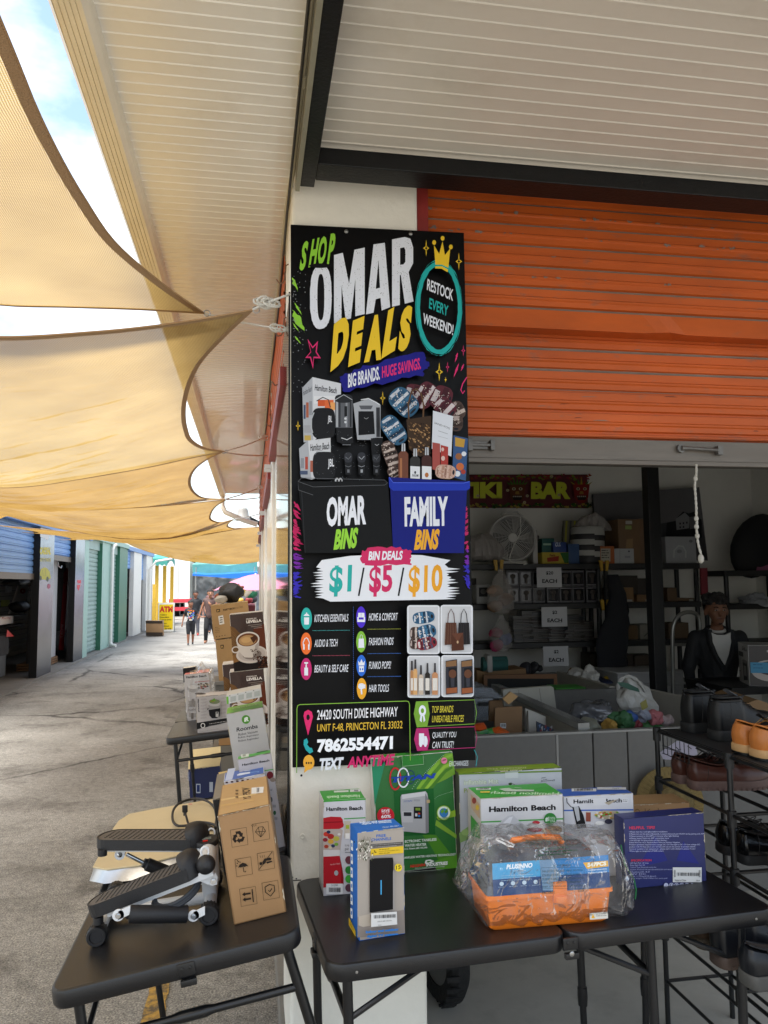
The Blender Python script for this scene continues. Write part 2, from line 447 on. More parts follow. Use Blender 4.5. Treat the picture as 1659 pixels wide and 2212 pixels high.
MB(M_gutter).tube([(-.45,12.6,3.1),(-.45,12.6,2.95),(-.40,12.62,2.85),(-.1,12.64,2.72),(.1,12.66,2.66)],.04,seg=10).build('downpipe',nb)
# beams
b=MB(M_black);b.box(.163,.213,.5,2.66,3.10,3.168);b.build('roof_beam',nb,bevel=.003)
b=MB(M_black);b.box(.214,6.0,2.50,2.61,3.10,3.16);b.build('roof_beam',nb,bevel=.003)
cf=MB(mat('grey_painted_angle','8d8a78',.5,var=.1));cf.box(.148,.1625,.5,2.68,3.092,3.168);cf.build('beam_angle',nb)
pc=MB(mat('cream_painted_conduit','b8b098',.4,var=.1))
pc.tube([(.138,.5,3.14),(.138,1.9,3.14),(.136,2.62,3.135),(.126,2.9,3.13),(.124,8,3.13)],.009,seg=8)
for yy in(.9,1.62,2.1):
    pc.cyl((.138,yy,3.14),(.138,yy+.05,3.14),.0145,seg=10)
pc.build('conduit',nb)
cb=MB(mat('black_cable','1b1a19',.5));cb.tube([(.132,.5,3.125),(.130,2.3,3.122),(.127,2.8,3.10),(.128,3.8,3.05),(.124,5.2,3.09),(.126,8,3.05),(.125,12,3.08)],.005,seg=6);cb.build('cable',nb)
# roof slab behind everything, blocks the sky
MB(M_gutter).box(-.40,7,0.5,2.6,3.26,3.30).box(-.40,7,2.6,12.7,3.24,3.30).build('roof',nb)
# ribbed roll-up curtain in a plane of constant y (front door) or constant x (alley doors)
def curtain(mb,P0,U,zt,zb,pitch,N,m1,m2,g=.016,d=.012):
    P0,U,N=Vector(P0),Vector(U),Vector(N);z=zt;pr=[]
    while z>zb:
        a=min(pitch,z-zb)
        pr+=[(z,0),(z-a*.36,.0),(z-a*.42,.006),(z-a*.5,.006),(z-a*.56,0),(z-a+g,0),(z-a+g*.75,-d),(z-a+g*.25,-d)]
        z-=a
    pr.append((zb,0));vs=[]
    for zz,o in pr:
        p=P0+N*o;vs+=[Vector((p.x,p.y,zz)),Vector((p.x,p.y,zz))+U]
    for i in range(len(pr)-1):
        mb.add([vs[2*i],vs[2*i+1],vs[2*i+3],vs[2*i+2]],[(0,1,2,3)]if U.cross(Vector((0,0,1))).dot(N)<0 else[(0,3,2,1)],m2 if i%8 in(6,)else m1)
rd=MB(M_orange)
DY=2.80
zt1=at((1011,400),'y',DY).z
zf1=at((1011,662),'y',DY).z;zf2=at((1011,704),'y',DY).z
zb2=at((1011,944),'y',DY+.09).z;zr=at((1011,996),'y',DY+.09).z
curtain(rd,(.646,DY,0),Vector((3.6,0,0)),zf1+.0835*8,zf1+.002,.0835,Vector((0,-1,0)),M_orange,M_groove)
def lip(x): # flange of the upper curtain, bent at one dent
    return-.014*math.exp(-((x-1.62)/.05)**2)
for i in range(60):
    xa,xb=.62+i*.06,.62+(i+1)*.06;a,b2=lip(xa),lip(xb)
    rd.quad((xa,DY-.006,zf1),(xb,DY-.006,zf1),(xb,DY-.014-b2,zf2-b2),(xa,DY-.014-a,zf2-a))
    rd.quad((xa,DY-.014-a,zf2-a),(xb,DY-.014-b2,zf2-b2),(xb,DY+.09,zf2+.01),(xa,DY+.09,zf2+.01))
curtain(rd,(.62,DY+.09,0),Vector((3.6,0,0)),zf2+.03,zb2,.0835,Vector((0,-1,0)),M_orange,M_orange)
rs=random.Random(12);SPF=Face(rd,(0,-1,0),lambda p:Vector((p[0],DY-.0062,p[1])),start=.0004,eps=.00001);m_sp=mat('chipped_enamel','7d6a5e',.7,var=.3,vscale=60);m_sc=mat('dark_scratch','5a2410',.7)
for i in range(150): # chips along the pressed ribs, denser at the left
    x=.66+3.2*rs.random()**1.6;k=1+int(6*rs.random());z=zf1+.0835*(8-k)-.0835*.46+(rs.random()-.5)*.010;a=.003+.014*rs.random()**2
    SPF.poly(jagged([(x+a*math.cos(t),z+a*.35*math.sin(t))for t in[j*math.pi/4 for j in range(8)]],a*.3,2),m_sp)
SPF2=Face(rd,(0,-1,0),lambda p:Vector((p[0],DY+.0898,p[1])),start=.0004,eps=.00001)
for i in range(26):
    x=.9+2.4*rs.random();z=zb2+.05+.45*rs.random();l=.02+.06*rs.random();SPF2.poly([(x,z),(x+l,z+.003*rs.random()),(x+l*.7,z+.004),(x+l*.2,z+.003)],m_sc if i%3 else m_sp)
rdo=rd.build('roller_door',nb)
br=MB(M_alu);br.box(.62,4.2,DY+.075,DY+.115,zr+.012,zb2+.002);br.box(.62,4.2,DY+.07,DY+.13,zr-.006,zr+.012);br.build('bottom_rail',rdo,bevel=.002)
Z8=zf(1500,600,1000)
def onf(p,y):return at(p,'y',y)
M_dull=mat('dull_zinc','6a6763',.5,metal=.6,var=.2,vscale=30)
hd=MB(M_dull);yy=DY+.07
a=onf(Z8(1185,1428),yy);c=onf(Z8(1390,1440),yy)
hd.cyl(a+Vector((0,0,0)),a-Vector((0,.012,0)),.017,seg=16);hd.tube([a-Vector((0,.012,0)),a+Vector((.03,-.016,.0)),c+Vector((-.02,-.02,0)),c+Vector((0,-.004,0))],[.011,.007,.007,.009],seg=10);hd.box(c.x-.012,c.x+.01,yy-.02,yy+.003,c.z-.018,c.z+.018)
hd.build('handle',rdo)
lt=MB(M_dull);a=onf(Z8(60,1410),yy)
lt.box(a.x-.02,a.x+.06,yy-.012,yy+.003,a.z-.016,a.z+.016);lt.box(a.x-.01,a.x+.075,yy-.02,yy-.012,a.z-.005,a.z+.005);lt.box(a.x+.068,a.x+.085,yy-.024,yy,a.z-.02,a.z+.02);lt.box(a.x-.022,a.x-.002,yy-.022,yy,a.z-.024,a.z+.024)
lt.build('latch',rdo,bevel=.002)
MB(M_groove).box(.62,4.2,2.615,2.9,3.215,3.225).box(.605,4.2,2.9,3.0,zb2+.2,3.3).build('header',nb)
# unit shell
M_iw=mat('white_interior_wall','dddbd4',.8,var=.05,vscale=2)
iw=MB(M_iw)
iw.box(.60,5.47,7.8,7.9,0,3.24);iw.box(5.46,5.56,2.9,7.9,0,3.24);iw.box(.5,.60,3.2,7.9,0,3.24);iw.box(.6,5.46,2.9,7.8,3.0,3.05)
iw.build('interior_wall',nb)
MB(M_cream).box(4.25,5.6,2.72,3.0,0,3.12).build('pillar',nb)
# alley side: doors and posts going away
M_wpost=mat('glossy_white_post','d8d6d0',.22,var=.05,dirt='9a9488',dscale=3,dlo=.55,dhi=.8,damt=.4)
yy=3.2
segs=[(3.2,5.25,2.52),(5.6,7.9,2.45),(8.2,10.3,2.4),(10.6,12.6,2.35)]
for k,(y0,y1,zb)in enumerate(segs):
    d=MB(M_orange);curtain(d,(PX-.004,y0,0),Vector((0,y1-y0,0)),3.12,zb+.08,.0835,Vector((-1,0,0)),M_orange,M_groove)
    d.box(PX-.022,PX+.02,y0,y1,zb,zb+.08,M_rust)
    d.build('roller_door',nb)
    MB(M_wpost).box(PX+.02,PX+.08,y0,y1,0,zb-.002).build('door_panel',nb)
    MB(M_wpost).box(PX+.0,PX+.3,y1,(segs[k+1][0]if k<3 else 12.9),0,3.12).build('post',nb,bevel=.01)
    for q in(.05,.2):MB(M_wpost).box(PX-.05,PX+.02,y1+q,y1+q+.02,zb-.04,zb-.01).build('bracket',nb)
MB(M_wpost).box(PX+.05,6,12.9,13,0,3.2).build('end_wall',nb)
# hooks along the door heads
for y,z in((2.95,2.86),(3.1,2.70),(3.5,2.6),(4.9,2.7)):
    h=MB(mat('rusty_hook_steel','7a5a48',.5,metal=.6,var=.3))
    h.tube([(PX+.01,y,z+.08),(PX-.01,y,z+.07),(PX-.014,y,z+.02),(PX-.02,y+.0,z),(PX-.035,y,z-.004),(PX-.046,y,z+.012)],.003,seg=6);h.build('hook',nb)
# glossy clear side board hanging on the pillar flank
sb=thing('acrylic_board','clear glossy board hung edge-on down the alley side of the cream pillar','board',(PX-.006,2.74,1.6))
ac=mat('clear_acrylic','ccd2cf',.06,spec=.8)
t=ac.node_tree;gl=t.nodes.new('ShaderNodeBsdfGlass');trn=t.nodes.new('ShaderNodeBsdfTransparent');gls=t.nodes.new('ShaderNodeBsdfGlossy');ms=t.nodes.new('ShaderNodeMixShader');lw=t.nodes.new('ShaderNodeLayerWeight');lw.inputs[0].default_value=.25
gls.inputs['Roughness'].default_value=.05;trn.inputs[0].default_value=(.93,.95,.94,1)
t.links.new(lw.outputs['Fresnel'],ms.inputs[0]);t.links.new(trn.outputs[0],ms.inputs[1]);t.links.new(gls.outputs[0],ms.inputs[2]);t.links.new(ms.outputs[0],t.nodes['Material Output'].inputs[0])
MB(ac).box(PX-.008,PX-.005,2.74,4.05,.72,2.72).build('sheet',sb)
fr=MB(M_black);fr.box(PX-.0095,PX-.0035,2.728,2.739,.70,2.74);fr.build('edge_trim',sb)
# ================================================================ shade sails across the alley
def sail_mat(name,c,tr,open_,wscale):
    m=bpy.data.materials.new(name);m.use_nodes=True;t=m.node_tree;t.nodes.remove(t.nodes['Principled BSDF']);N=t.nodes.new;L=t.links.new
    df=N('ShaderNodeBsdfDiffuse');tl=N('ShaderNodeBsdfTranslucent');tp=N('ShaderNodeBsdfTransparent');m1=N('ShaderNodeMixShader');m2=N('ShaderNodeMixShader')
    tcn=N('ShaderNodeTexCoord')
    n=N('ShaderNodeTexNoise');n.inputs['Scale'].default_value=2.2;n.inputs['Detail'].default_value=7;L(tcn.outputs['Object'],n.inputs['Vector'])
    r=N('ShaderNodeValToRGB');r.color_ramp.elements[0].position=.3;r.color_ramp.elements[1].position=.72
    cc=lin(c);r.color_ramp.elements[0].color=(cc[0]*.82,cc[1]*.78,cc[2]*.7,1);r.color_ramp.elements[1].color=(*[min(.95,x*1.12)for x in cc],1)
    L(n.outputs[0],r.inputs[0])
    w1=N('ShaderNodeTexWave');w1.inputs['Scale'].default_value=wscale;w1.inputs['Distortion'].default_value=1.5;w1.inputs['Detail'].default_value=2;w1.bands_direction='X';L(tcn.outputs['Object'],w1.inputs['Vector'])
    w2=N('ShaderNodeTexWave');w2.inputs['Scale'].default_value=wscale*.8;w2.inputs['Distortion'].default_value=2;w2.bands_direction='Y';L(tcn.outputs['Object'],w2.inputs['Vector'])
    mu=N('ShaderNodeMath');mu.operation='MULTIPLY';L(w1.outputs['Fac'],mu.inputs[0]);L(w2.outputs['Fac'],mu.inputs[1])
    mr=N('ShaderNodeMapRange');mr.inputs[1].default_value=.25;mr.inputs[2].default_value=.95;mr.inputs[3].default_value=open_*.25;mr.inputs[4].default_value=open_*2.6;L(mu.outputs[0],mr.inputs[0])
    mxx=N('ShaderNodeMixRGB');mxx.blend_type='MULTIPLY';mxx.inputs[0].default_value=.55;L(r.outputs[0],mxx.inputs[1]);L(w1.outputs['Color'],mxx.inputs[2])
    L(mxx.outputs[0],df.inputs[0]);L(mxx.outputs[0],tl.inputs[0]);m1.inputs[0].default_value=tr
    L(df.outputs[0],m1.inputs[1]);L(tl.outputs[0],m1.inputs[2]);L(mr.outputs[0],m2.inputs[0]);L(m1.outputs[0],m2.inputs[1]);L(tp.outputs[0],m2.inputs[2])
    L(m2.outputs[0],t.nodes['Material Output'].inputs[0]);return m
M_sail=sail_mat('tan_knitted_shade_cloth','bb9e64',.56,.17,62)
M_sail2=sail_mat('orange_tan_knitted_cloth','b28e50',.54,.09,45)
M_hem=mat('brown_sail_hem','a88660',.85,bump=.5,bscale=200)
def resample(P,n):
    P=[Vector(p)for p in P];d=[0]
    for i in range(1,len(P)):d.append(d[-1]+(P[i]-P[i-1]).length)
    # Catmull-Rom through the points by chord length
    def ev(s):
        k=0
        while k<len(d)-2 and d[k+1]<s:k+=1
        t=(s-d[k])/max(1e-9,d[k+1]-d[k]);t=min(1,max(0,t))
        p0=P[max(0,k-1)];p1=P[k];p2=P[k+1];p3=P[min(len(P)-1,k+2)]
        h=d[k+1]-d[k]
        m1=(p2-p0)/max(1e-6,d[k+1]-d[max(0,k-1)])*h;m2=(p3-p1)/max(1e-6,d[min(len(P)-1,k+2)]-d[k])*h
        lim=1.2*(p2-p1).length
        if m1.length>lim:m1*=lim/m1.length
        if m2.length>lim:m2*=lim/m2.length
        return p1*(2*t**3-3*t*t+1)+m1*(t**3-2*t*t+t)+p2*(3*t*t-2*t**3)+m2*(t**3-t*t)
    return[ev(d[-1]*i/n)for i in range(n+1)]
def sail(label,near,right,far,sag,hole=None,wr=.02,seed=0):
    fm=M_sail if seed<8 else M_sail2
    """near, far: left->right edges; right: near->far edge; left edge is closed with a curve"""
    n=64
    A=resample(near,n);C=resample(far,n);Rr=resample(right,n)
    a,c=A[0],C[0]
    Lf=[a.lerp(c,i/n)+Vector((.45*4*(i/n)*(1-i/n),0,-.05*4*(i/n)*(1-i/n)))for i in range(n+1)]
    root=thing('shade_sail',label,'shade sail',tuple(A[-1]),group='tan shade sails strung across the alley')
    def S(u,v):
        i=round(u*n);j=round(v*n)
        p=A[i]*(1-v)+C[i]*v+Lf[j]*(1-u)+Rr[j]*u-(A[0]*(1-u)*(1-v)+A[n]*u*(1-v)+C[0]*(1-u)*v+C[n]*u*v)
        e=16*u*(1-u)*v*(1-v)
        q=noise.noise(Vector((p.x*1.3+seed,p.y*3.5,seed)))*wr*min(1,e*2)+noise.noise(Vector((p.x*2.5+seed,p.y*14+p.x*4,seed)))*wr*1.0*min(1,e*2)
        return p+Vector((0,0,-sag*e+q))
    hs=None
    if hole:
        hs=lambda u,v:(lambda q:((q[0]-hole[0])/hole[2])**2+((q[1]-hole[1])/hole[3])**2<1)(scr(S(u,v)))
    MB(fm).grid(S,n,n,skip=hs).build('fabric',root)
    h=MB(M_hem);wd=.024
    def strip(E,inn):
        vs=[]
        for i,p in enumerate(E):
            q=inn(i);d=(q-p);d=d.normalized()*min(wd,d.length*.9)if d.length>1e-6 else Vector((0,0,0))
            vs+=[p+Vector((0,0,-.004)),p+d+Vector((0,0,-.004))]
        h.add(vs,[(2*i,2*i+2,2*i+3,2*i+1)for i in range(len(E)-1)],None,True)
        h.tube(E,.004,seg=5)
    strip(A,lambda i:S(min(1,max(0,i/n)),4/n));strip(C,lambda i:S(i/n,1-4/n));strip(Rr,lambda j:S(1-4/n,j/n))
    h.build('hem',root)
    for p in(A[n],C[n]):
        rg=MB(M_steel)
        rg.tube([p+Vector((.012*math.cos(t),0,.012*math.sin(t)))+Vector((.012,0,0))for t in[k*math.pi/5 for k in range(10)]],.0022,seg=5,closed=True)
        rg.build('corner_ring',root)
    return root
def scr(p):
    c=ROT.transposed()@(p-CAM);return(CX-FPX*c.x/c.z,CY+FPX*c.y/c.z)
def ey(pts,y,left,sag=0): # an edge running across the alley in the plane y=const
    P=[at(p,'y',y)for p in pts];return[Vector(left)]+P
def ez(pts,z0,z1):
    n=len(pts);return[at(p,'z',z0+(z1-z0)*i/(n-1))for i,p in enumerate(pts)]
ZZ=zf(0,900,1000)
t1=at((440,676),'y',2.93)
s1r=[Vector((-.1,-.9,2.85)),Vector((-.40,.3,2.72))]+[at(p,'z',2.70)for p in((60,190),(120,320),(180,425),(250,525),(350,612))]+[t1]
s1f=[Vector((-3.7,2.95,2.90)),at((0,658),'y',2.93),at((150,663),'y',2.93),at((300,668),'y',2.93),t1]
s1n=[Vector((-3.7,-.9,2.8)),Vector((-1.5,-.8,2.75)),Vector((-.1,-.9,2.85))]
sail('tan shade sail nearest the camera, cut by the left edge of the photo',s1n,s1r,s1f,.12,seed=1,wr=.035)
def cross(pts,y,left):return[Vector(left)]+[at(p,'y',y)for p in pts]
a2=cross([(0,728),(215,716),(332,704),(430,690),(546,669)],2.76,(-3.7,2.9,2.50))
b2=cross([(0,1053),(80,1049),(160,1037),(250,1022),(332,1007),(410,990),(485,975)],5.8,(-3.75,5.9,2.50))
r2=[at((546,669),'y',2.76)]+[at(p,'z',2.68)for p in((490,722),(440,775),(417,815),(403,860),(400,897),(404,925),(415,950),(445,968))]+[at((485,975),'y',5.8)]
sail('broad tan shade sail with a small torn hole, second from the camera',a2,r2,b2,.06,hole=(84,750,20,13),seed=4,wr=.03)
a3=cross([(0,1047),(160,1030),(332,1001),(410,986),(480,977)],5.92,(-3.75,6.0,2.55))
b3=cross([(0,1092),(80,1098),(160,1102),(292,1097),(380,1090),(430,1083),(486,1078)],9.0,(-3.75,9.0,2.62))
r3=[at((480,977),'y',5.92)]+[at(p,'z',2.68)for p in((452,990),(425,1010),(413,1030),(413,1050),(425,1067),(445,1076))]+[at((486,1078),'y',9.0)]
sail('orange-tan shade sail third from the camera, under the torn one',a3,r3,b3,.03,seed=9)
a4=cross([(0,1086),(160,1098),(292,1096),(400,1088),(490,1079)],9.15,(-3.75,9.1,2.62))
b4=cross([(0,1113),(60,1127),(160,1148),(260,1162),(340,1165),(420,1150),(504,1122)],11.9,(-3.75,12.0,2.62))
r4=[at((490,1079),'y',9.15)]+[at(p,'z',2.68)for p in((468,1093),(457,1108),(457,1122),(475,1128))]+[at((504,1122),'y',11.9)]
sail('pale tan shade sail fourth from the camera, its far edge hanging low',a4,r4,b4,.02,seed=14)
a5=cross([(160,1150),(260,1162),(350,1163),(420,1150),(504,1123)],12.05,(-3.75,12.1,2.6))
b5=cross([(250,1166),(320,1166),(400,1160),(480,1148),(552,1139)],13.6,(-3.75,13.8,2.6))
r5=[at((504,1123),'y',12.05)]+[at(p,'z',2.68)for p in((494,1131),(495,1138),(515,1142))]+[at((552,1139),'y',13.6)]
sail('narrow tan shade sail fifth from the camera, seen as a thin band',a5,r5,b5,.02,seed=19)
a6=cross([(250,1150),(320,1152),(400,1150),(480,1143),(600,1136)],13.9,(-3.75,14,2.65))
b6=cross([(255,1166),(290,1181),(320,1192),(360,1203),(400,1211),(440,1216),(480,1219),(530,1217),(600,1206)],16.6,(-3.75,16.4,2.62))
r6=[at((600,1136),'y',13.9),at((600,1206),'y',16.6)]
sail('deep drooping tan shade sail farthest down the alley',a6,r6,b6,.02,seed=23)
# ropes from sail corners to the wall
def rope(label,P,r,knot=None,loops=0):
    o=MB(M_rope);P=resample(P,40);o.tube(P,r,seg=6)
    if knot is not None:
        k=Vector(knot)
        for q in range(loops):
            ax=rnd.random()*3;R0=.010+rnd.random()*.010
            pts=[k+Vector((R0*1.6*math.cos(t),R0*math.sin(t+ax),R0*math.sin(t)*1.0))+Vector((q*.008-.02,0,rnd.random()*.004))for t in[i*math.pi/6 for i in range(12)]]
            o.tube(pts,r*.9,seg=5,closed=True)
    return tag(o.build('rope'),label,'rope','white ropes tying the shade sails to the wall')
hk=at((622,634),'x',PX-.01)
kn=at((575,655),'y',2.72)
rope('white rope knotted beside the top left edge of the black sign',[at((546,669),'y',2.76),kn,at((600,645),'y',2.70),at((626,636),'y',2.72)],.004,kn,7)
rope('straight grey line from the nearest sail corner to the wall hook',[t1,at((500,692),'y',3.0),at((560,703),'y',3.05),at((618,712),'y',3.0)],.003,at((606,710),'y',3.0),4)
def two(a,ya,b,c=None):
    return[at(a,'y',ya),(at(a,'y',ya)+at(b,'x',PX-.01))/2+Vector((0,0,-.01)),at(b,'x',PX-.01)]
rope('thin white rope from the torn sail up to the door head',two((485,975),5.8,(578,942)),.006,at((572,946),'x',PX-.03),4)
rope('thin white rope running level from the third sail corner',two((480,977),5.92,(576,984)),.006)
rope('thin rope tying the fourth sail to the wall',two((488,1078),9.05,(565,1052)),.007,at((564,1053),'x',PX-.03),3)
rope('thin level rope under the rope of the fourth sail',two((488,1079),9.05,(563,1075)),.007)
rope('short rope of the fifth sail beside the bullhorn lamp',two((506,1121),11.95,(561,1110)),.008)
# ================================================================ the tall black sign on the pillar
SY=2.70
sg=thing('sign_board','tall black shop sign for bin deals, screwed to the cream pillar','sign',(.44,SY,1.09))
M_sign=mat('black_printed_board','040405',.35,var=.2,vscale=3,spec=.14)
c4=[at(p,'y',SY)for p in((628,485),(1002,503),(1027,1642),(632,1658))]
MB(M_sign).prism(c4,(0,.012,0)).build('panel',sg)
sc=MB(M_steel)
for p in((748,500),(887,505)):
    q=at(p,'y',SY);sc.ico(q,.006,sub=2,sc=(1,.6,1))
    s1=MB(M_steel);s1.lathe(q,(0,-1,0),[(.0075,0),(.007,.002),(.004,.004),(0,.0045)],seg=14);s1.build('screw',sg)
pm=MB(M_sign)
SF=Face(pm,(0,-1,0),lambda p:at(p,'y',SY),eps=.00005,start=.0004)
Z6=zf(950,700,600,1475.);Z7=zf(950,1550,600,1327.)
def m6(L):return[Z6(*p)for p in L]
def m7(L):return[Z7(*p)for p in L]
WH,YE,GR,PK,TE,PU,BL='d9dce4','e3bd2e','8cc63c','d22e6c','22a39f','3a1fa8','1c2fb0'
def T6(s,bl,br,tl,c,**k):SF.text(s,Z6(*bl),Z6(*br),Z6(*tl),c,**k)
def T7(s,bl,br,tl,c,**k):SF.text(s,Z7(*bl),Z7(*br),Z7(*tl),c,**k)
# splashes at the borders
def streak(a,b,w,c,Z):
    ax,ay=a;bx,by=b;dx,dy=bx-ax,by-ay;l=math.hypot(dx,dy);nx,ny=-dy/l*w,dx/l*w
    P=[(ax-nx*.2,ay-ny*.2),(ax+dx*.35+nx,ay+dy*.35+ny),(bx,by),(ax+dx*.4-nx,ay+dy*.4-ny)]
    SF.poly([Z(*p)for p in jagged(P,w*.35,5)],c)
for a,b,w in(((2,500),(50,615),14),((20,700),(90,815),9),((2,760),(112,955),30),((20,965),(75,1035),7),((6,860),(60,940),6)):streak(a,b,w,GR,Z6)
r2_=random.Random(3)
def burst(Z,x0,x1,y0,y1,cols,n,dx,dy,w):
    for i in range(n):
        x=x0+(x1-x0)*r2_.random();t=r2_.random();y=y0+(y1-y0)*t;l=.4+r2_.random()
        c=cols[min(len(cols)-1,int(t*len(cols)))]
        xx=x+dx*l;yy=y+dy*l*(1.6-2.6*t if dy==0 else 1)
        streak((x,y),(xx,yy),w*(.4+r2_.random()),c,Z)
for i in range(60):
    t=r2_.random();y=180+700*t;c=PK if t<.52 else('7a2ba8' if t<.72 else '3a2fb8')
    streak((9,y),(9+55*(.3+r2_.random()*1.1)*(1.1-.5*abs(t-.5)),y+(60-130*t)*r2_.random()*1.1+20),4+9*r2_.random(),c,Z7)
    t=r2_.random();y=200+640*t;c=PK if t<.5 else('7a2ba8' if t<.7 else '3a2fb8')
    x=1262+t*18
    streak((x,y),(x-40*(.3+r2_.random()*.9),y+(70-150*t)*r2_.random()+10),4+9*r2_.random(),c,Z7)
for i in range(70):
    x=10+110*r2_.random()**2;y=r2_.random()*1000+450;SF.ell(*Z6(x,y),.5+r2_.random(),.5+r2_.random(),'8a8d92',n=5)
# SHOP / OMAR / DEALS
def brush(s,bl,br,tl,c,Z,n=10,bold=.06,shear=.1):
    SF.text(s,Z(*bl),Z(*br),Z(*tl),c,bold=bold,shear=shear)
# letters one by one so each keeps the lettering's slant and size
for ch,bl,br,tl in(('S',(58,460),(118,440),(72,232)),('H',(130,430),(202,412),(148,208)),('O',(205,412),(270,395),(215,190)),('P',(278,405),(335,392),(292,165))):
    brush(ch,bl,br,(tl[0],tl[1]+0),GR,Z6,bold=.045,shear=.25)
def letter(P,holes=()):
    SF.poly(m6(P),WH)
    for h in holes:SF.poly(m6(h),'0b0b0d')
def oval(cx,cy,rx,ry,n=28,p=2.6,sk=0):
    o=[]
    for i in range(n):
        t=2*math.pi*i/n;c,s_=math.cos(t),math.sin(t)
        x=math.copysign(abs(c)**(2/p),c)*rx;y=math.copysign(abs(s_)**(2/p),s_)*ry
        o.append((cx+x,cy+y+sk*x))
    return o
letter(jagged(oval(230,665,86,255,sk=-.1),2,2),[oval(230,665,28,185)])
letter([(335,330),(405,312),(455,560),(498,288),(580,270),(580,800),(505,818),(505,520),(470,835),(428,845),(395,570),(395,862),(335,875)])
letter([(650,245),(740,232),(783,745),(715,772),(706,672),(668,682),(650,790),(590,803)],[[(690,370),(702,590),(668,600)]])
letter([(798,205),(900,186),(945,200),(966,270),(966,395),(930,465),(970,700),(900,718),(868,490),(860,490),(860,728),(798,742)],[[(862,275),(895,268),(904,290),(904,385),(888,405),(862,408)]])
SF.ell(*Z6(225,415),24,5,'0b0b0d')
for ch,bl,br,tl in(('P',(278,405),(335,392),(292,165)),):pass
for i in range(520): # worn specks in the big white letters
    x=150+810*r2_.random();y=930-260*(x-150)/810-500*r2_.random();SF.ell(*Z6(x,y),.25+.55*r2_.random(),.25+.7*r2_.random(),'16161a',n=5)
SF.h+=.0004
for ch,bl,br,tl in(('D',(300,1280),(440,1165),(312,915)),('E',(440,1240),(548,1195),(462,880)),('A',(565,1205),(702,1180),(580,842)),('L',(702,1175),(815,1105),(738,805)),('S',(835,1135),(935,1080),(848,790))):
    SF.text(ch,Z6(*bl),Z6(*br),Z6(*tl),YE,bold=.075,shear=.12)
SF.jag(m6([(375,1320),(560,1235),(1030,1120),(1075,1215),(1030,1300),(600,1390),(400,1440)]),'1a1a7c',4,8)
T6('BIG BRANDS.',(440,1405),(690,1340),(440,1295),WH,bold=.03)
T6('HUGE SAVINGS.',(708,1327),(1015,1255),(708,1235),PK,bold=.03)
# crown, ring, sparkles
SF.ering(*Z6(1158,770),48.5,100,8,TE,n=60,jag=.025,wy=11);SF.ering(*Z6(1158,770),50,103,.9,TE,n=60,jag=.03);SF.ering(*Z6(1158,770),46,96,.7,TE,n=50,jag=.04)
SF.poly(m6([(1130,430),(1118,275),(1160,345),(1186,245),(1205,355),(1248,300),(1232,455),(1180,430)]),YE)
for p in((1120,255),(1187,222),(1252,290)):SF.ell(*Z6(*p),4,5,YE)
SF.poly(m6([(1128,445),(1180,442),(1230,470),(1226,490),(1178,462),(1128,460)]),YE)
T6('RESTOCK',(1062,630),(1268,718),(1068,540),WH,bold=.02);T6('EVERY',(1078,775),(1228,840),(1084,692),TE,bold=.02);T6('WEEKEND!',(1030,895),(1268,990),(1036,810),WH,bold=.02)
def spark(cx,cy,rx,ry,c,inner=True,Z=Z6):
    P=[]
    for i in range(4):
        a=i*math.pi/2;P.append((cx+rx*math.sin(a),cy-ry*math.cos(a)));a+=math.pi/4;P.append((cx+rx*.3*math.sin(a),cy-ry*.3*math.cos(a)))
    SF.poly([Z(*p)for p in P],c)
    if inner:SF.poly([Z(cx+(x-cx)*.55,cy+(y-cy)*.55)for x,y in P],'0b0b0d')
for a in((1057,300,24,65),(1315,405,26,70),(1160,1278,30,75),(713,1485,22,55),(44,1705,18,42)):spark(*a,YE)
spark(1225,1240,14,44,PK);spark(1350,1110,16,46,PK);spark(1210,1340,10,24,YE,False)
st=[(120,1018),(160,1080),(202,1035),(192,1120),(225,1172),(170,1170),(163,1255),(140,1170),(102,1168),(143,1120)]
SF.poly(m6(st),PK);SF.poly(m6([(160+(x-160)*.72,1130+(y-1130)*.72)for x,y in st]),'0b0b0d')
for a,b in(((1315,1205),(1270,1335)),((1352,1215),(1330,1275)),((1305,1120),(1285,1205))):streak(a,b,7,PK,Z6)
SF.line(m6([(1378,1320),(1345,1370),(1330,1420),(1345,1450),(1360,1425)]),2.2,PK)
# left bin picture: cartons, speakers, urn, cooker
G1,G2,G3='b9bcc2','8d9096','3b3d42'
SF.poly(m6([(78,1405),(158,1320),(165,1830),(88,1835)]),'a7abb2');SF.poly(m6([(158,1320),(383,1370),(383,1600),(165,1830)]),'c9ccd2')
T6('Hamilton Beach',(176,1425),(348,1450),(180,1378),'1d1f24',bold=.02);T6('Hamilton Beach',(84,1468),(152,1430),(84,1425),'2b2d33')
for x,y,w,h,c in((88,1540,16,110,'41506a'),(108,1520,20,120,'a05a44'),(132,1510,22,110,'8a8d94'),(170,1470,210,60,'d7d9dd'),(200,1500,60,50,'c4552e'),(255,1500,70,90,'d4683a'),(300,1520,40,60,'e0a060'),(90,1700,60,60,'9a9ca2'),(95,1780,50,40,'b49a50')):
    SF.poly(m6([(x,y),(x+w,y),(x+w,y+h),(x,y+h)]),c)
SF.poly(m6(oval(246,1685,92,122,p=4)),'17181b');T6('JBL',(278,1690),(312,1692),(280,1625),WH,bold=.02)
SF.line(m6([(170,1600),(150,1650),(148,1720),(160,1760)]),2.5,'aab0b6')
SF.line(m6([(190,1510),(240,1480),(285,1500),(300,1560)]),2,'2e3035')
SF.poly(m6([(335,1500),(475,1500),(475,1720),(340,1720)]),'5b5e64')
for x,c in((345,'a9adb3'),(366,'33353a'),(420,'8b8f96'),(452,'2a2c30')):SF.poly(m6([(x,1515),(x+14,1515),(x+14,1715),(x,1715)]),c)
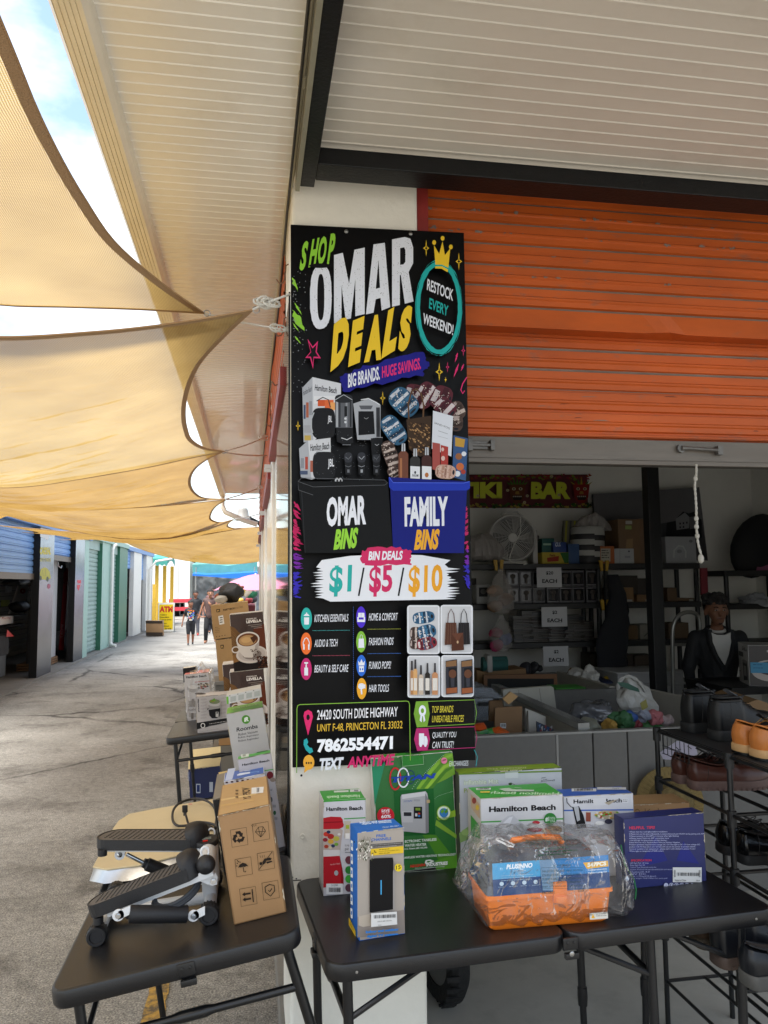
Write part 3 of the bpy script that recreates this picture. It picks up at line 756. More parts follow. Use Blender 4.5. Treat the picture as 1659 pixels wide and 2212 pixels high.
SF.poly(m6(oval(405,1490,70,34)),'24262a');SF.line(m6([(338,1500),(405,1460),(472,1500)]),1.2,'b7bbc1');SF.poly(m6([(410,1550),(432,1550),(432,1630),(410,1630)]),'1c1d20')
for p in((418,1648),(418,1676)):SF.ell(*Z6(*p),2.6,2.6,'c8ccd2')
SF.poly(m6([(480,1530),(600,1490),(695,1540),(695,1815),(512,1815)]),'a3a7ae');SF.poly(m6([(520,1590),(640,1590),(650,1770),(520,1780)]),'101114');SF.poly(m6([(525,1545),(635,1545),(620,1575),(540,1575)]),'55585e')
SF.line(m6([(540,1500),(600,1490),(660,1520),(690,1540)]),2,'d5d8dd')
SF.poly(m6([(660,1560),(690,1560),(690,1800),(662,1800)]),'34363b')
SF.line(m6([(565,1640),(580,1652),(600,1640)]),.6,'b9bcc2')
SF.poly(m6([(345,1722),(475,1722),(480,1840),(400,1850),(350,1830)]),'17181b');SF.line(m6([(385,1800),(430,1815),(470,1795)]),1.6,'c9ccd2');SF.line(m6([(395,1855),(460,1855)]),1,'8a8d94')
SF.poly(m6([(52,1885),(122,1822),(150,2130),(66,2110)]),'a0a4ab');SF.poly(m6([(122,1822),(300,1800),(305,2080),(150,2130)]),'c2c5cb')
T6('Hamilton Beach',(140,1905),(290,1890),(142,1850),'1d1f24',bold=.02)
for x,y,w,h,c in((66,1960,25,80,'80848c'),(100,1950,22,100,'a0483a'),(140,1980,28,90,'9c5a48'),(60,2060,60,30,'44506a')):SF.poly(m6([(x,y),(x+w,y),(x+w,y+h),(x,y+h)]),c)
SF.poly(m6(oval(250,2020,90,110,p=4)),'1a1b1e');T6('JBL',(280,2048),(328,2045),(280,1968),WH,bold=.02);SF.line(m6([(180,1935),(195,1905),(235,1900)]),1,'6a6d72')
for cx,c1 in((440,'6c6f75'),(545,'9da1a8'),(662,'62656b')):
    SF.poly(m6([(cx-30,1930),(cx+30,1930),(cx+22,2090),(cx-22,2090)]),'191a1d');SF.poly(m6(oval(cx,1955,32,40)),'303238');SF.line(m6([(cx-22,1950),(cx,1970),(cx+22,1945)]),1.5,c1);SF.line(m6([(cx-25,2020),(cx,2030),(cx+25,2020)]),1,c1);SF.poly(m6([(cx-8,2050),(cx+10,2050),(cx+10,2075),(cx-8,2075)]),c1)
SF.poly(m6([(618,1800),(712,1795),(700,1930),(625,1935)]),'141518');SF.line(m6([(618,1802),(665,1796),(712,1798)]),1,'b0b3b9');SF.line(m6([(650,1850),(665,1862),(682,1850)]),.8,'c9ccd2')
for i in range(90):SF.ell(*Z6(180+520*r2_.random(),1750+420*r2_.random()),.3+.5*r2_.random(),.3+.4*r2_.random(),'7b7f86',n=5)
for dx in(0,26):
    SF.ell(*Z6(350+dx,2140),4.6,6,'cfd1d4');SF.ell(*Z6(352+dx,2140),2,2.6,'202225')
# right bin picture: rolled blankets, basket, bottles, cards
def roll(cx,cy,rx,ry,ang,cols,stripes=7):
    ca,sa=math.cos(R_(ang)),math.sin(R_(ang))
    f=lambda x,y:Z6(cx+x*ca-y*sa,cy+x*sa+y*ca)
    SF.poly([f(rx*math.copysign(abs(math.cos(t))**.6,math.cos(t)),ry*math.copysign(abs(math.sin(t))**.8,math.sin(t)))for t in[i*math.pi/16 for i in range(32)]],cols[0])
    for i in range(stripes):
        x=-rx*.85+1.55*rx*i/stripes;w=rx*1.1/stripes;h=ry*math.sqrt(max(.05,1-(x/rx)**2))*.95
        SF.poly([f(*p)for p in jagged([(x,-h),(x+w,-h*.95),(x+w*.8,h*.95),(x-w*.2,h)],3,3)],cols[1+i%(len(cols)-1)])
    k=int(rx*ry/150)
    for i in range(k):
        a=(r2_.random()*2-1)*rx*.85;b_=(r2_.random()*2-1)*ry*.75;q=4+5*r2_.random()
        SF.poly([f(a,b_),f(a+q,b_+q*.6),f(a+q*.4,b_+q*1.5),f(a-q*.5,b_+q*.7)],cols[1+i%(len(cols)-1)]if i%3 else 'c8b9ac')
    SF.poly([f(rx*.78+20*math.cos(t),ry*.75*math.sin(t))for t in[i*math.pi/9 for i in range(18)]],cols[0]);SF.poly([f(rx*.8+9*math.cos(t),ry*.35*math.sin(t))for t in[i*math.pi/7 for i in range(14)]],'1a1c24')
blu=('2e5876','b8bdc6','264a68','c6c9cf','3a6c8e','1b2c40');mar=('53222c','b7aeb0','3e1a22','c6bdbe','6a2c38','2a1218');bro=('4a3a34','a59690','352824','b8aaa2','221a18')
roll(955,1450,70,70,10,mar,2);roll(1040,1470,75,110,30,mar,3);roll(1170,1490,80,95,20,mar,2);roll(1270,1600,75,85,60,bro,3);roll(1195,1570,90,70,40,mar,3);roll(1280,1690,60,55,90,bro,2)
roll(870,1530,125,90,45,blu,6);roll(790,1750,125,75,55,blu,6);roll(765,1950,120,55,70,bro,7);roll(790,2090,60,45,60,bro,5)
SF.line(m6([(905,1700),(900,1550),(925,1450),(965,1430),(1000,1470),(1020,1560),(1015,1680)]),3.2,'5a4028')
SF.poly(m6([(885,1670),(1080,1640),(1070,1940),(990,1960),(905,1900)]),'3a2a1c')
for i in range(110):x=895+165*r2_.random();y=1690+250*r2_.random();SF.poly(m6([(x,y),(x+18,y+8),(x+10,y+18)]),('8f6d48','5e452c','b08a5e','2a1d12')[i%4])
SF.poly(m6([(1090,1603),(1247,1647),(1232,1960),(1080,1900)]),'ccd0d8');T6('SAND+FOG',(1100,1705),(1220,1750),(1102,1690),'3b3f47')
SF.line(m6([(1130,1760),(1205,1785)]),.8,'70747c');SF.line(m6([(1125,1800),(1205,1822)]),.6,'8a8e96')
SF.poly(m6([(1085,1850),(1145,1860),(1145,2080),(1085,2060)]),'9a4a44');SF.poly(m6([(1150,1870),(1208,1885),(1205,2100),(1150,2090)]),'a03a34');SF.ell(*Z6(1165,1905),3,4,'c9b0a8');SF.ell(*Z6(1168,1975),4,5,'c9b0a8')
SF.poly(m6([(1250,1795),(1362,1820),(1345,2150),(1240,2120)]),'34507a');SF.poly(m6([(1262,1810),(1340,1828),(1330,1890),(1262,1880)]),'b08a3a')
for x,y,r_,c in((1290,1960,7,'8c5a3a'),(1300,2040,8,'b8643a'),(1280,2095,6,'cdd1d8'),(1325,2080,5,'9a3a30'),(1330,1940,5,'cdd1d8')):SF.ell(*Z6(x,y),r_,r_,c)
for x,w,y0,lab,c in((858,76,1920,None,'6a4030'),(950,78,1960,'d5d8dc','30302e'),(1040,78,1950,'d5d8dc','3e2420')):
    SF.poly(m6([(x-w/2,y0+20),(x-w/4,y0),(x+w/4,y0),(x+w/2,y0+20),(x+w/2,2165),(x-w/2,2165)]),c)
    SF.poly(m6([(x-12,y0-60),(x+14,y0-60),(x+16,y0),(x-14,y0)]),'b4b8be');SF.poly(m6([(x-3,y0-58),(x+4,y0-58),(x+4,y0),(x-3,y0)]),'4a4d52')
    if lab:SF.poly(m6([(x-w/2+2,2035),(x+w/2-2,2040),(x+w/2-2,2160),(x-w/2+2,2160)]),lab)
    else:SF.poly(m6([(x-26,1975),(x-10,1975),(x-10,2130),(x-26,2130)]),'a06a48')
T6('PARAM',(928,2120),(975,2120),(928,2098),'2e3238',bold=.01);SF.ell(*Z6(950,2085),2,3,'2e3238');SF.ell(*Z6(1040,2105),4,5,'a86a3a')
roll(1185,2080,78,55,5,('b8988a','8d6a5c','c6aa9c','a6806e'),6)
# bins
SF.poly(m7([(35,60),(660,60),(665,100),(700,560),(80,560)]),'08090a')
SF.line(m7([(35,60),(60,35),(640,50),(660,70),(640,85),(140,98),(35,60),(38,120),(140,155)]),.9,'5a5c60');SF.line(m7([(60,130),(85,560)]),.6,'34363a')
SF.poly(m7([(672,30),(1237,60),(1237,110),(1215,125),(1195,560),(700,560),(680,120)]),'0e1870');SF.poly(m7([(668,28),(700,70),(1195,72),(1237,62),(1238,105),(1210,122),(700,125),(672,100)]),'1c34a4')
SF.line(m7([(672,30),(700,68),(1195,70),(1236,60)]),1.2,'4f6ae0')
T7('OMAR',(233,378),(510,362),(236,170),WH,bold=.045);T7('FAMILY',(780,375),(1085,370),(778,168),WH,bold=.045)
T7('BINS',(282,540),(448,525),(290,395),GR,bold=.05,shear=.2);T7('BINS',(845,540),(1018,535),(853,396),'e0a22c',bold=.05,shear=.2)
P=[]
for i in range(46):
    t=i/45;P.append((130+1020*t+0,(640 if 0 else 0)+600-40*math.sin(math.pi*t)+30*r2_.random()))
top=[(150+60*r2_.random(),655),(120,655)]
L_=[];
for i in range(12):L_+=[(115+80*r2_.random(),660+i*19),(190+30*r2_.random(),668+i*19)]
Rr_=[]
for i in range(12):Rr_+=[(1180-90*r2_.random(),880-i*19),(1090-30*r2_.random(),872-i*19)]
SF.poly(m7([(200,610),(400,580),(660,570),(900,575),(1100,610),(1060,640)]+Rr_[::-1]+[(1040,885),(650,892),(260,900)]+L_[::-1]),'d6d9df')
SF.jag(m7([(485,545),(560,518),(750,520),(830,550),(815,600),(830,640),(500,645),(470,600)]),'c02a5c',3,6)
T7('BIN DEALS',(525,612),(765,608),(527,548),WH,bold=.04,shear=.15)
T7('$1',(250,868),(405,858),(258,650),'27a09a',bold=.03);T7('$5',(530,868),(692,858),(534,650),'c02a5c',bold=.03);T7('$10',(805,868),(1042,858),(810,648),'dc9a26',bold=.03)
for x in(452,730):SF.line(m7([(x+6,860),(x+42,662)]),3.6,'14151a')
# category icons and words
for x,y,c,w_,u in((93,1018,'2aa39c','KITCHEN ESSENTIALS',385),(91,1192,'e06a2c','AUDIO & TECH',310),(91,1370,'b8286a','BEAUTY & SELF CARE',385)):
    SF.ell(*Z7(x,y),11.5,23,c,n=32);T7(w_,(148,y+25),(u,y+20),(150,y-27),WH,bold=.005,shear=.15)
for x,y,c,w_,u in((475,1008,'4a2cc0','HOME & COMFORT',730),(475,1180,'7cb23c','FASHION FINDS',700),(477,1346,'2a66c8','FUNKO POPS!',682),(479,1507,'e0a02c','HAIR TOOLS',668)):
    SF.ell(*Z7(x,y),10.3,22.2,c,n=32);T7(w_,(528,y+25),(u,y+22),(530,y-27),WH,bold=.005,shear=.15)
def i7(pts,c=WH):SF.poly(m7(pts),c)
i7([(76,1010),(112,1010),(110,1060),(78,1060)]);i7([(72,1000),(85,985),(103,985),(116,1000)]);i7([(90,975),(98,975),(98,985),(90,985)])
SF.line(m7([(72,1215),(70,1185),(82,1158),(92,1152),(102,1158),(113,1185),(112,1215)]),1.7,WH);i7([(70,1198),(80,1198),(80,1235),(70,1235)]);i7([(104,1198),(114,1198),(114,1235),(104,1235)])
i7([(78,1360),(104,1360),(104,1415),(78,1415)]);i7([(86,1345),(96,1345),(96,1360),(86,1360)]);i7([(78,1322),(104,1322),(104,1332),(94,1334),(94,1345),(88,1345),(88,1334),(78,1332)])
i7([(455,978),(497,978),(499,1010),(453,1010)]);i7([(448,1008),(458,1008),(458,1025),(492,1025),(492,1008),(502,1008),(502,1042),(448,1042)]);SF.line(m7([(475,980),(475,1010)]),.5,'4a2cc0')
i7([(458,1158),(493,1158),(497,1222),(455,1222)]);SF.line(m7([(466,1160),(468,1138),(475,1130),(483,1138),(485,1160)]),.9,WH)
i7([(460,1350),(494,1350),(494,1390),(460,1390)]);i7([(457,1345),(454,1312),(466,1328),(477,1300),(488,1328),(500,1312),(497,1345)]);SF.ell(*Z7(469,1372),1.4,2.6,'2a66c8');SF.ell(*Z7(485,1372),1.4,2.6,'2a66c8')
i7(oval(476,1490,22,20));i7([(468,1500),(480,1500),(484,1545),(474,1548)]);i7([(492,1480),(504,1476),(504,1508),(492,1500)])
def dots(x0,x1,y,c):
    n=int((x1-x0)/9)
    for i in range(n):SF.rect(*Z7(x0+i*9,y-i*.1),*Z7(x0+i*9+5,y+4-i*.1),c)
for x0,x1,y,c in((136,400,1100,'3fa0a0'),(136,400,1275,'a8455c'),(518,755,1090,'9aa03c'),(518,755,1260,'3a6ab8'),(518,755,1420,'3a6ab8')):dots(x0,x1,y,c)
for i in range(48):SF.rect(*Z7(417,935+i*13.5),*Z7(420,942+i*13.5),'3a5aa0')
# four photo tiles
def tile(x0,y0,x1,y1):
    SF.poly([Z7(x0+(x1-x0)*a,y0+(y1-y0)*b)for a,b in((.08,0),(.92,0),(.98,.02),(1,.06),(1,.94),(.98,.98),(.92,1),(.08,1),(.02,.98),(0,.94),(0,.06),(.02,.02))],'d2d4d8')
    SF.poly([Z7(x0+(x1-x0)*a,y0+(y1-y0)*b)for a,b in((.05,.03),(.95,.03),(.95,.97),(.05,.97))],'bdbec1')
tile(792,924,1020,1265);tile(1024,922,1250,1262);tile(794,1275,1023,1568);tile(1029,1272,1257,1563)
Z6_=Z6;Z6=Z7
for a in((905,1010,75,42,-8,blu,7),(850,1120,40,45,0,bro,4),(925,1110,62,50,-14,blu,6),(850,1190,42,40,0,bro,4),(925,1190,68,42,-12,('7a2430','c0b6b6','4a1820','38506a'),6)):roll(*a)
Z6=Z6_
for x0,x1,y0,c in((1050,1140,1045,'4c2c20'),(1140,1228,1045,'1d1a1c')):
    i7([(x0+8,y0),(x1-8,y0),(x1,1195),(x0,1200)],c);SF.line(m7([(x0+22,y0+5),(x0+26,985),((x0+x1)/2,950),(x1-26,985),(x1-20,y0+5)]),1.7,c)
    for k in range(5):SF.line(m7([(x0+10+k*16,y0+5),(x0+2+k*20,1195)]),.35,'8a6a54' if c[0]=='4' else '3e3a3c')
i7([(1100,1120),(1178,1115),(1185,1235),(1098,1242)],'4a2a1c');i7([(1098,1120),(1140,1180),(1180,1115)],'5c3626');SF.ell(*Z7(1140,1180),2,3,'b89a78')
for x,y0,w,c in((822,1375,20,'a8794e'),(846,1365,28,'c79a66'),(885,1405,34,'b9a896'),(930,1390,34,'26221f'),(982,1390,40,'b5825c')):
    i7([(x-w/2,y0+12),(x-w/4,y0),(x+w/4,y0),(x+w/2,y0+12),(x+w/2,1545),(x-w/2,1545)],c);i7([(x-6,y0-65),(x+6,y0-65),(x+8,y0),(x-8,y0)],'3c3a3c')
    i7([(x-w/2+3,1430),(x+w/2-3,1430),(x+w/2-3,1515),(x-w/2+3,1515)],'cfcac2')
for x0 in(1056,1163): # two small boxes with plain toy figures
    i7([(x0,1310),(x0+80,1298),(x0+84,1535),(x0+2,1545)],'2b2c34');i7([(x0+3,1315),(x0+76,1305),(x0+76,1345),(x0+3,1352)],'7a5a3c');i7([(x0+20,1360),(x0+78,1355),(x0+78,1490),(x0+22,1500)],'151518')
    SF.ell(*Z7(x0+48,1400),8,9,'5c3a28');i7([(x0+34,1430),(x0+62,1430),(x0+60,1490),(x0+38,1490)],'33343c');i7([(x0+5,1500),(x0+80,1494),(x0+80,1530),(x0+5,1538)],'8a5030')
# address block
SF.line(m7([(22,2085),(24,1640),(30,1618),(45,1612),(780,1588),(798,1592),(805,1610),(810,2000)]),1.6,'7aa83c')
i7([(70,1690),(76,1662),(101,1648),(127,1662),(135,1695),(125,1735),(101,1825),(80,1740)],'d42a68');SF.ell(*Z7(101,1700),3.6,6,'0e0c10')
T7('24420 SOUTH DIXIE HIGHWAY',(163,1718),(722,1695),(165,1650),'e6e6ea',bold=.008);T7('UNIT F-48, PRINCETON FL 33032',(163,1808),(755,1785),(165,1748),'d8b23a',bold=.004)
i7([(72,1858),(92,1845),(102,1872),(94,1888),(112,1910),(128,1912),(136,1938),(112,1952),(85,1925),(70,1890)],'2aa0a4')
T7('7862554471',(163,1945),(688,1922),(165,1850),'eceef2',bold=.05)
SF.ell(*Z7(106,2012),11.5,15.5,'e6a83a');i7([(80,2045),(72,2085),(108,2058)],'e6a83a')
for k in(-1,0,1):SF.ell(*Z7(106+k*16,2016),1.7,2.4,'2a2018')
T7('TEXT',(178,2068),(345,2058),(182,1985),WH,bold=.05,shear=.15);T7('ANYTIME',(370,2052),(700,2030),(374,1975),'c42a64',bold=.04,shear=.15)
def badge(x0,y0,x1,y1,c,lines,tc):
    SF.line(m7([(x0+15,y0+5),(x1-15,y0-8),(x1,(y0+y1)/2-10),(x1-12,y1-22),(x0+20,y1),(x0,(y0+y1)/2),(x0+15,y0+5)]),1.3,c)
    i7([(x0+15,y0+5),(x0+95,y0+2),(x0+108,(y0+y1)/2),(x0+92,y1-5),(x0+20,y1),(x0,(y0+y1)/2)],c)
    for k,(t_,u)in enumerate(lines):T7(t_,(x0+124,y0+82+k*66-(6 if y0>1700 else 0)),(u,y0+78+k*66-(6 if y0>1700 else 0)),(x0+126,y0+36+k*66-(6 if y0>1700 else 0)),tc,shear=.15)
badge(836,1588,1270,1768,'6f9a34',(('TOP BRANDS',1108),('UNBEATABLE PRICES',1180)),'cdbf3c');badge(838,1774,1272,1932,'a82a66',(('QUALITY YOU',1128),('CAN TRUST!',1110)),'dadce0')
SF.ell(*Z7(894,1655),7.5,11.5,WH);SF.ell(*Z7(894,1655),3.4,5.2,'6f9a34');i7([(882,1680),(892,1690),(888,1735),(875,1722)]);i7([(897,1690),(906,1680),(914,1722),(902,1735)])
i7([(870,1812),(905,1812),(905,1890),(870,1890)]);i7([(906,1830),(922,1832),(930,1860),(928,1890),(906,1890)]);SF.ell(*Z7(882,1892),2.8,4,WH);SF.ell(*Z7(914,1892),2.8,4,WH)
T7('EXCHANGES',(1080,2040),(1212,2035),(1080,2005),'c9ccd0',shear=.1);SF.line(m7([(1254,1925),(1275,1975),(1265,2040)]),1.2,'22959a')
pm.build('print',sg)
# ================================================================ folding tables
M_tab=mat('black_table_plastic','141416',.34,var=.12,vscale=5,bump=.12,bscale=350,dirt='4a4844',dscale=5,dlo=.62,dhi=.85,damt=.35)
M_tube=mat('black_powder_coat','101113',.35,spec=.5)
def rrect(x0,x1,y0,y1,r,n=6):
    P=[]
    for cx,cy,a in((x1-r,y0+r,-90),(x1-r,y1-r,0),(x0+r,y1-r,90),(x0+r,y0+r,180)):
        for k in range(n+1):
            t=R_(a+90*k/n);P.append((cx+r*math.cos(t),cy+r*math.sin(t)))
    return P
def slab(mb,x0,x1,y0,y1,z1,h,r,m=None,e=.008):
    L=[]
    for ins,z in((e,z1),(e*.3,z1-e*.3),(0,z1-e),(0,z1-h+e),(e*.5,z1-h)):
        L.append([(x,y,z)for x,y in rrect(x0+ins,x1-ins,y0+ins,y1-ins,max(r-ins,.002))])
    n=len(L[0]);vs=[p for l in L for p in l];fs=[]
    for i in range(len(L)-1):
        for k in range(n):fs.append((i*n+k,(i+1)*n+k,(i+1)*n+(k+1)%n,i*n+(k+1)%n))
    mb.add(vs,fs,m,True);mb.add(L[0],[tuple(range(n))],m);mb.add(L[-1],[tuple(range(n))[::-1]],m)
def table(label,M,sx,sy,legs,leglen,fold=None,clips=()):
    t=thing('folding_table',label,'folding table',M=M,group='black folding tables set out with goods')
    def mk():b=MB(M_tab);b.T=M;return b
    b=mk();
    if fold=='x':
        slab(b,0,sx/2-.0015,0,sy,0,.045,.05);b.build('tabletop',t);b=mk();slab(b,sx/2+.0015,sx,0,sy,0,.045,.05);b.build('tabletop',t)
    elif fold=='y':
        slab(b,0,sx,0,sy/2-.0015,0,.045,.05);b.build('tabletop',t);b=mk();slab(b,0,sx,sy/2+.0015,sy,0,.045,.05);b.build('tabletop',t)
    else:slab(b,0,sx,0,sy,0,.045,.05);b.build('tabletop',t)
    for(a,c,lens)in legs: # two leg feet positions joined by a crossbar
        for p,l in((a,lens[0]),(c,lens[1])):
            b=mk();b.mt=M_tube
            b.tube([(p[0],p[1],-.03),(p[0]+p[2],p[1]+p[3],-.03-l*.62)],.0135,seg=12);q=Vector((p[0]+p[2],p[1]+p[3],-.03-l*.62))
            b.tube([q+Vector((0,0,.03)),q,q-Vector((0,0,.03))],[.0165,.0175,.0155],seg=12);b.tube([q,(p[0]+p[2]*1.6,p[1]+p[3]*1.6,-.03-l)],.0115,seg=12)
            b.build('leg',t)
        z=-.16;f=.22
        A=Vector((a[0]+a[2]*f,a[1]+a[3]*f,z));B=Vector((c[0]+c[2]*f,c[1]+c[3]*f,z));mid=(A+B)/2
        b=mk();b.mt=M_tube;b.tube([A,A.lerp(B,.4),A.lerp(B,.44),A.lerp(B,.56),A.lerp(B,.6),B],[.0105,.0105,.0145,.0145,.0105,.0105],seg=10);b.build('crossbar',t)
        inn=Vector((0,.28,0))if abs(A.x-B.x)>abs(A.y-B.y)else Vector((.28,0,0))
        ctr=Vector((sx/2,sy/2,0));
        if(ctr-mid).dot(inn)<0:inn=-inn
        for P in(A,B):
            b=mk();b.mt=M_tube;e=P.lerp(mid,.15)+inn;e.z=-.04;b.tube([P,e],.008,seg=8);b.build('brace',t)
    for(x,y,rz)in clips:
        b=mk();b.mt=M_tube;b.T=M@Matrix.Translation(Vector((x,y,0)))@Matrix.Rotation(rz,4,'Z')
        b.box(-.022,.022,-.004,.004,-.038,-.006,bev=.003);b.box(-.018,.022,-.010,.004,-.060,-.044,bev=.003)
        for q in(-.010,.010):b.lathe((q,-.004,-.018),(0,-1,0),[(.0045,0),(.004,.002),(0,.003)],seg=10)
        b.build('latch',t)
    return t
M_A=Matrix.Translation(Vector((.198,2.062,.74)))@Matrix.Rotation(R_(4.6),4,'Z')
tA=table('black folding table in front of the open unit, under the bagged tackle box',M_A,1.34,.61,[((.06,.05,.012,.0),(.06,.56,.01,0),(.71,.71)),((.945,.05,.01,0),(.985,.56,.01,0),(.71,.71)),((1.25,.05,-.01,0),(1.25,.56,-.01,0),(.71,.71))],.7,fold='x',clips=((.67,.0,0),(.0,.2,R_(-90))))
for q in(.075,1.265):
    b=MB(M_steel);b.T=M_A;b.lathe((q,-.0005,-.022),(0,-1,0),[(.004,0),(.0035,.0015),(0,.002)],seg=10);b.build('rivet',tA)
b=MB(M_steel);b.T=M_A;b.lathe((.67,-.006,-.045),(0,-1,0),[(.007,0),(.007,.004),(.005,.005),(0,.005)],seg=12);b.build('rivet',tA)
T2=R_(9.24)
M_2=Matrix.Translation(Vector((-.48,2.10,.7156)))@Matrix.Rotation(-T2,4,'Y')
t2=table('black folding table beside the alley, under the stepper and the brown shipping box',M_2,.62,1.22,[((.055,.06,.0,.0),(.575,.06,.06,0),(.66,.66)),((.055,1.15,0,0),(.575,1.15,.06,0),(.66,.66))],.66,fold='y',clips=((.33,0,0),))
T3=R_(5.1)
M_3=Matrix.Translation(Vector((-.535,5.32,.715)))@Matrix.Rotation(-T3,4,'Y')
t3=table('black folding table farther down the alley, loaded with kitchen appliance boxes',M_3,.62,1.22,[((.055,.06,.0,.0),(.575,.06,.03,0),(.68,.66)),((.055,1.15,0,0),(.575,1.15,.03,0),(.68,.66))],.66,fold='y')

# ================================================================ cartons measured from their visible corners
z1b=zf(950,2350,600);z2b=zf(1400,2400,950);z4=zf(450,1850,550);z5=zf(100,2350,950);z5r=zf(680,2350,300)
PLA=(Vector((0,0,.74)),Vector((0,0,1)))
PL2=(M_2.translation.copy(),Vector((-math.sin(T2),0,math.cos(T2))))
PL3=(M_3.translation.copy(),Vector((-math.sin(T3),0,math.cos(T3))))
PLG=(Vector((0,0,0)),Vector((0,0,1)))
class Carton:pass
def carton(label,TL,TR,depth,base=None,y0=None,yaw=0.,lean=0.,plane=PLA,front='cfcfcb',top=None,side=None,group=None,cat='box',name='product_box',dh=0,rough=.5,w=None,h=None,bev=.002,edge=None):
    c=Carton();Z=plane[1];U=Vector((math.cos(R_(yaw)),math.sin(R_(yaw)),0));U=(U-Z*U.dot(Z)).normalized()
    V=Z.copy()
    D=V.cross(U).normalized() # into the scene
    Rm=Matrix.Rotation(R_(lean),3,-D);V=Rm@V;U=Rm@U
    n=-D
    O0=plane[0]+plane[1]*dh
    if base is not None:
        B=onp(base,O0,plane[1]);TLp=onp(TL,B,n)
        if h is None:h=(TLp-B).dot(V)
        if w is None:w=(onp(TR,B,n)-B).dot(U)
    else:
        TLp=at(TL,'y',y0)
        if w is None:w=(onp(TR,TLp,n)-TLp).dot(U)
        if h is None:h=(TLp-O0).dot(plane[1])/V.dot(plane[1])
        B=TLp-V*h
    c.B,c.U,c.V,c.D,c.w,c.h,c.d=B,U,V,D,w,h,depth
    top=top or front;side=side or front
    mf,mt_,ms_=[x if not isinstance(x,str)else mat('card_'+x,x,rough,var=.05,vscale=9,bump=.08,bscale=40,dirt='6e675c',dscale=14,dlo=.66,dhi=.8,damt=.3)for x in(front,top,side)]
    mb=MB(ms_)
    e=bev
    # shell with slightly soft edges, then the three visible panels set proud as their own colour
    mb.obox(B,U*w,D*depth,V*h,ms_,bev=e)
    k=.0003
    def pan(P0,A,Bv,N,m):
        P0=P0+N*k;a=A.normalized()*e;b_=Bv.normalized()*e
        mb.add([P0+a+b_,P0+A-a+b_,P0+A-a+Bv-b_,P0+a+Bv-b_],[(0,1,2,3)]if A.cross(Bv).dot(N)>0 else[(3,2,1,0)],m)
    pan(B,U*w,V*h,n,mf);pan(B+V*h,U*w,D*depth,V,mt_)
    rw=random.Random(int(w*9000+h*7000));wm=mat('worn_card_edge','b8ae98',.8)
    for kk in range(16): # rubbed edges and corners
        t0=rw.random();ln=.01+.03*rw.random();a0=.0012+.0022*rw.random();e0=(lambda t:B+V*h+U*(w*t))if kk%3 else(lambda t:B+V*(h*t)+U*(w*(kk%2)))
        p0=e0(t0);p1=e0(min(1,t0+ln/(w if kk%3 else h)));dn=-V if kk%3 else(U*(1 if kk%2==0 else-1));pm_=p0.lerp(p1,.5)
        for q_ in(mb,):q_.add([p0+n*.0005,p0.lerp(p1,.3)+dn*a0*1.3+n*.0005,pm_+dn*a0*.6+n*.0005,p0.lerp(p1,.8)+dn*a0+n*.0005,p1+n*.0005],[(0,1,2,3,4)],wm)
    c.mb=mb;c.label=label;c.cat=cat;c.name=name;c.group=group
    q=.0006
    c.F=Face(mb,n,lambda p:onp(p,B,n),start=q);c.T=Face(mb,V,lambda p:onp(p,B+V*h,V),start=q);c.L=Face(mb,-U,lambda p:onp(p,B,-U),start=q);c.R=Face(mb,U,lambda p:onp(p,B+U*w,U),start=q)
    c.f=Face(mb,n,lambda p:B+U*(w*p[0])+V*(h*(1-p[1])),start=q);c.t=Face(mb,V,lambda p:B+V*h+U*(w*p[0])+D*(depth*(1-p[1])),start=q);c.l=Face(mb,-U,lambda p:B+D*(depth*(1-p[0]))+V*(h*(1-p[1])),start=q)
    c.fin=lambda:tag(mb.build(name),label,cat,group)
    return c
def px(Fc,Z): # drawing helpers in zoomed photo coordinates
    class Q:pass
    q=Q();q.poly=lambda P,c:Fc.poly([Z(*p)for p in P],c)
    q.rect=lambda x0,y0,x1,y1,c,s=0.:Fc.poly([Z(x0,y0),Z(x1,y0+s*(x1-x0)),Z(x1,y1+s*(x1-x0)),Z(x0,y1)],c)
    q.text=lambda t,bl,br,tl,c,**k:Fc.text(t,Z(*bl),Z(*br),Z(*tl),c,**k)
    q.line=lambda P,w,c:Fc.line([Z(*p)for p in P],w,c)
    q.ell=lambda x,y,rx,ry,c,n=24:Fc.poly([Z(x+rx*math.cos(t),y+ry*math.sin(t))for t in[i*2*math.pi/n for i in range(n)]],c)
    return q
def bars(q,x0,y0,x1,y1,s,c='2a2a2c',n=22,seed=1):
    r=random.Random(seed);x=x0
    while x<x1-2:
        w=(x1-x0)/n*(.3+.7*r.random());q.rect(x,y0+s*(x-x0),min(x+w,x1),y1+s*(x-x0),c,s);x+=w+(x1-x0)/n*(.3+.6*r.random())
def tinytext(q,x0,x1,y,h,s,c,seed=1,n=1,gap=1.6,dens=1.):
    r=random.Random(seed)
    for k in range(n):
        x=x0;e=x1-(x1-x0)*.3*r.random()
        while x<e:
            w=h*(.6+2.4*r.random());yy=y+k*h*gap+s*(x-x0)
            q.rect(x,yy,min(x+w,x1),yy+h*.62,c,s);x+=w+h*.5

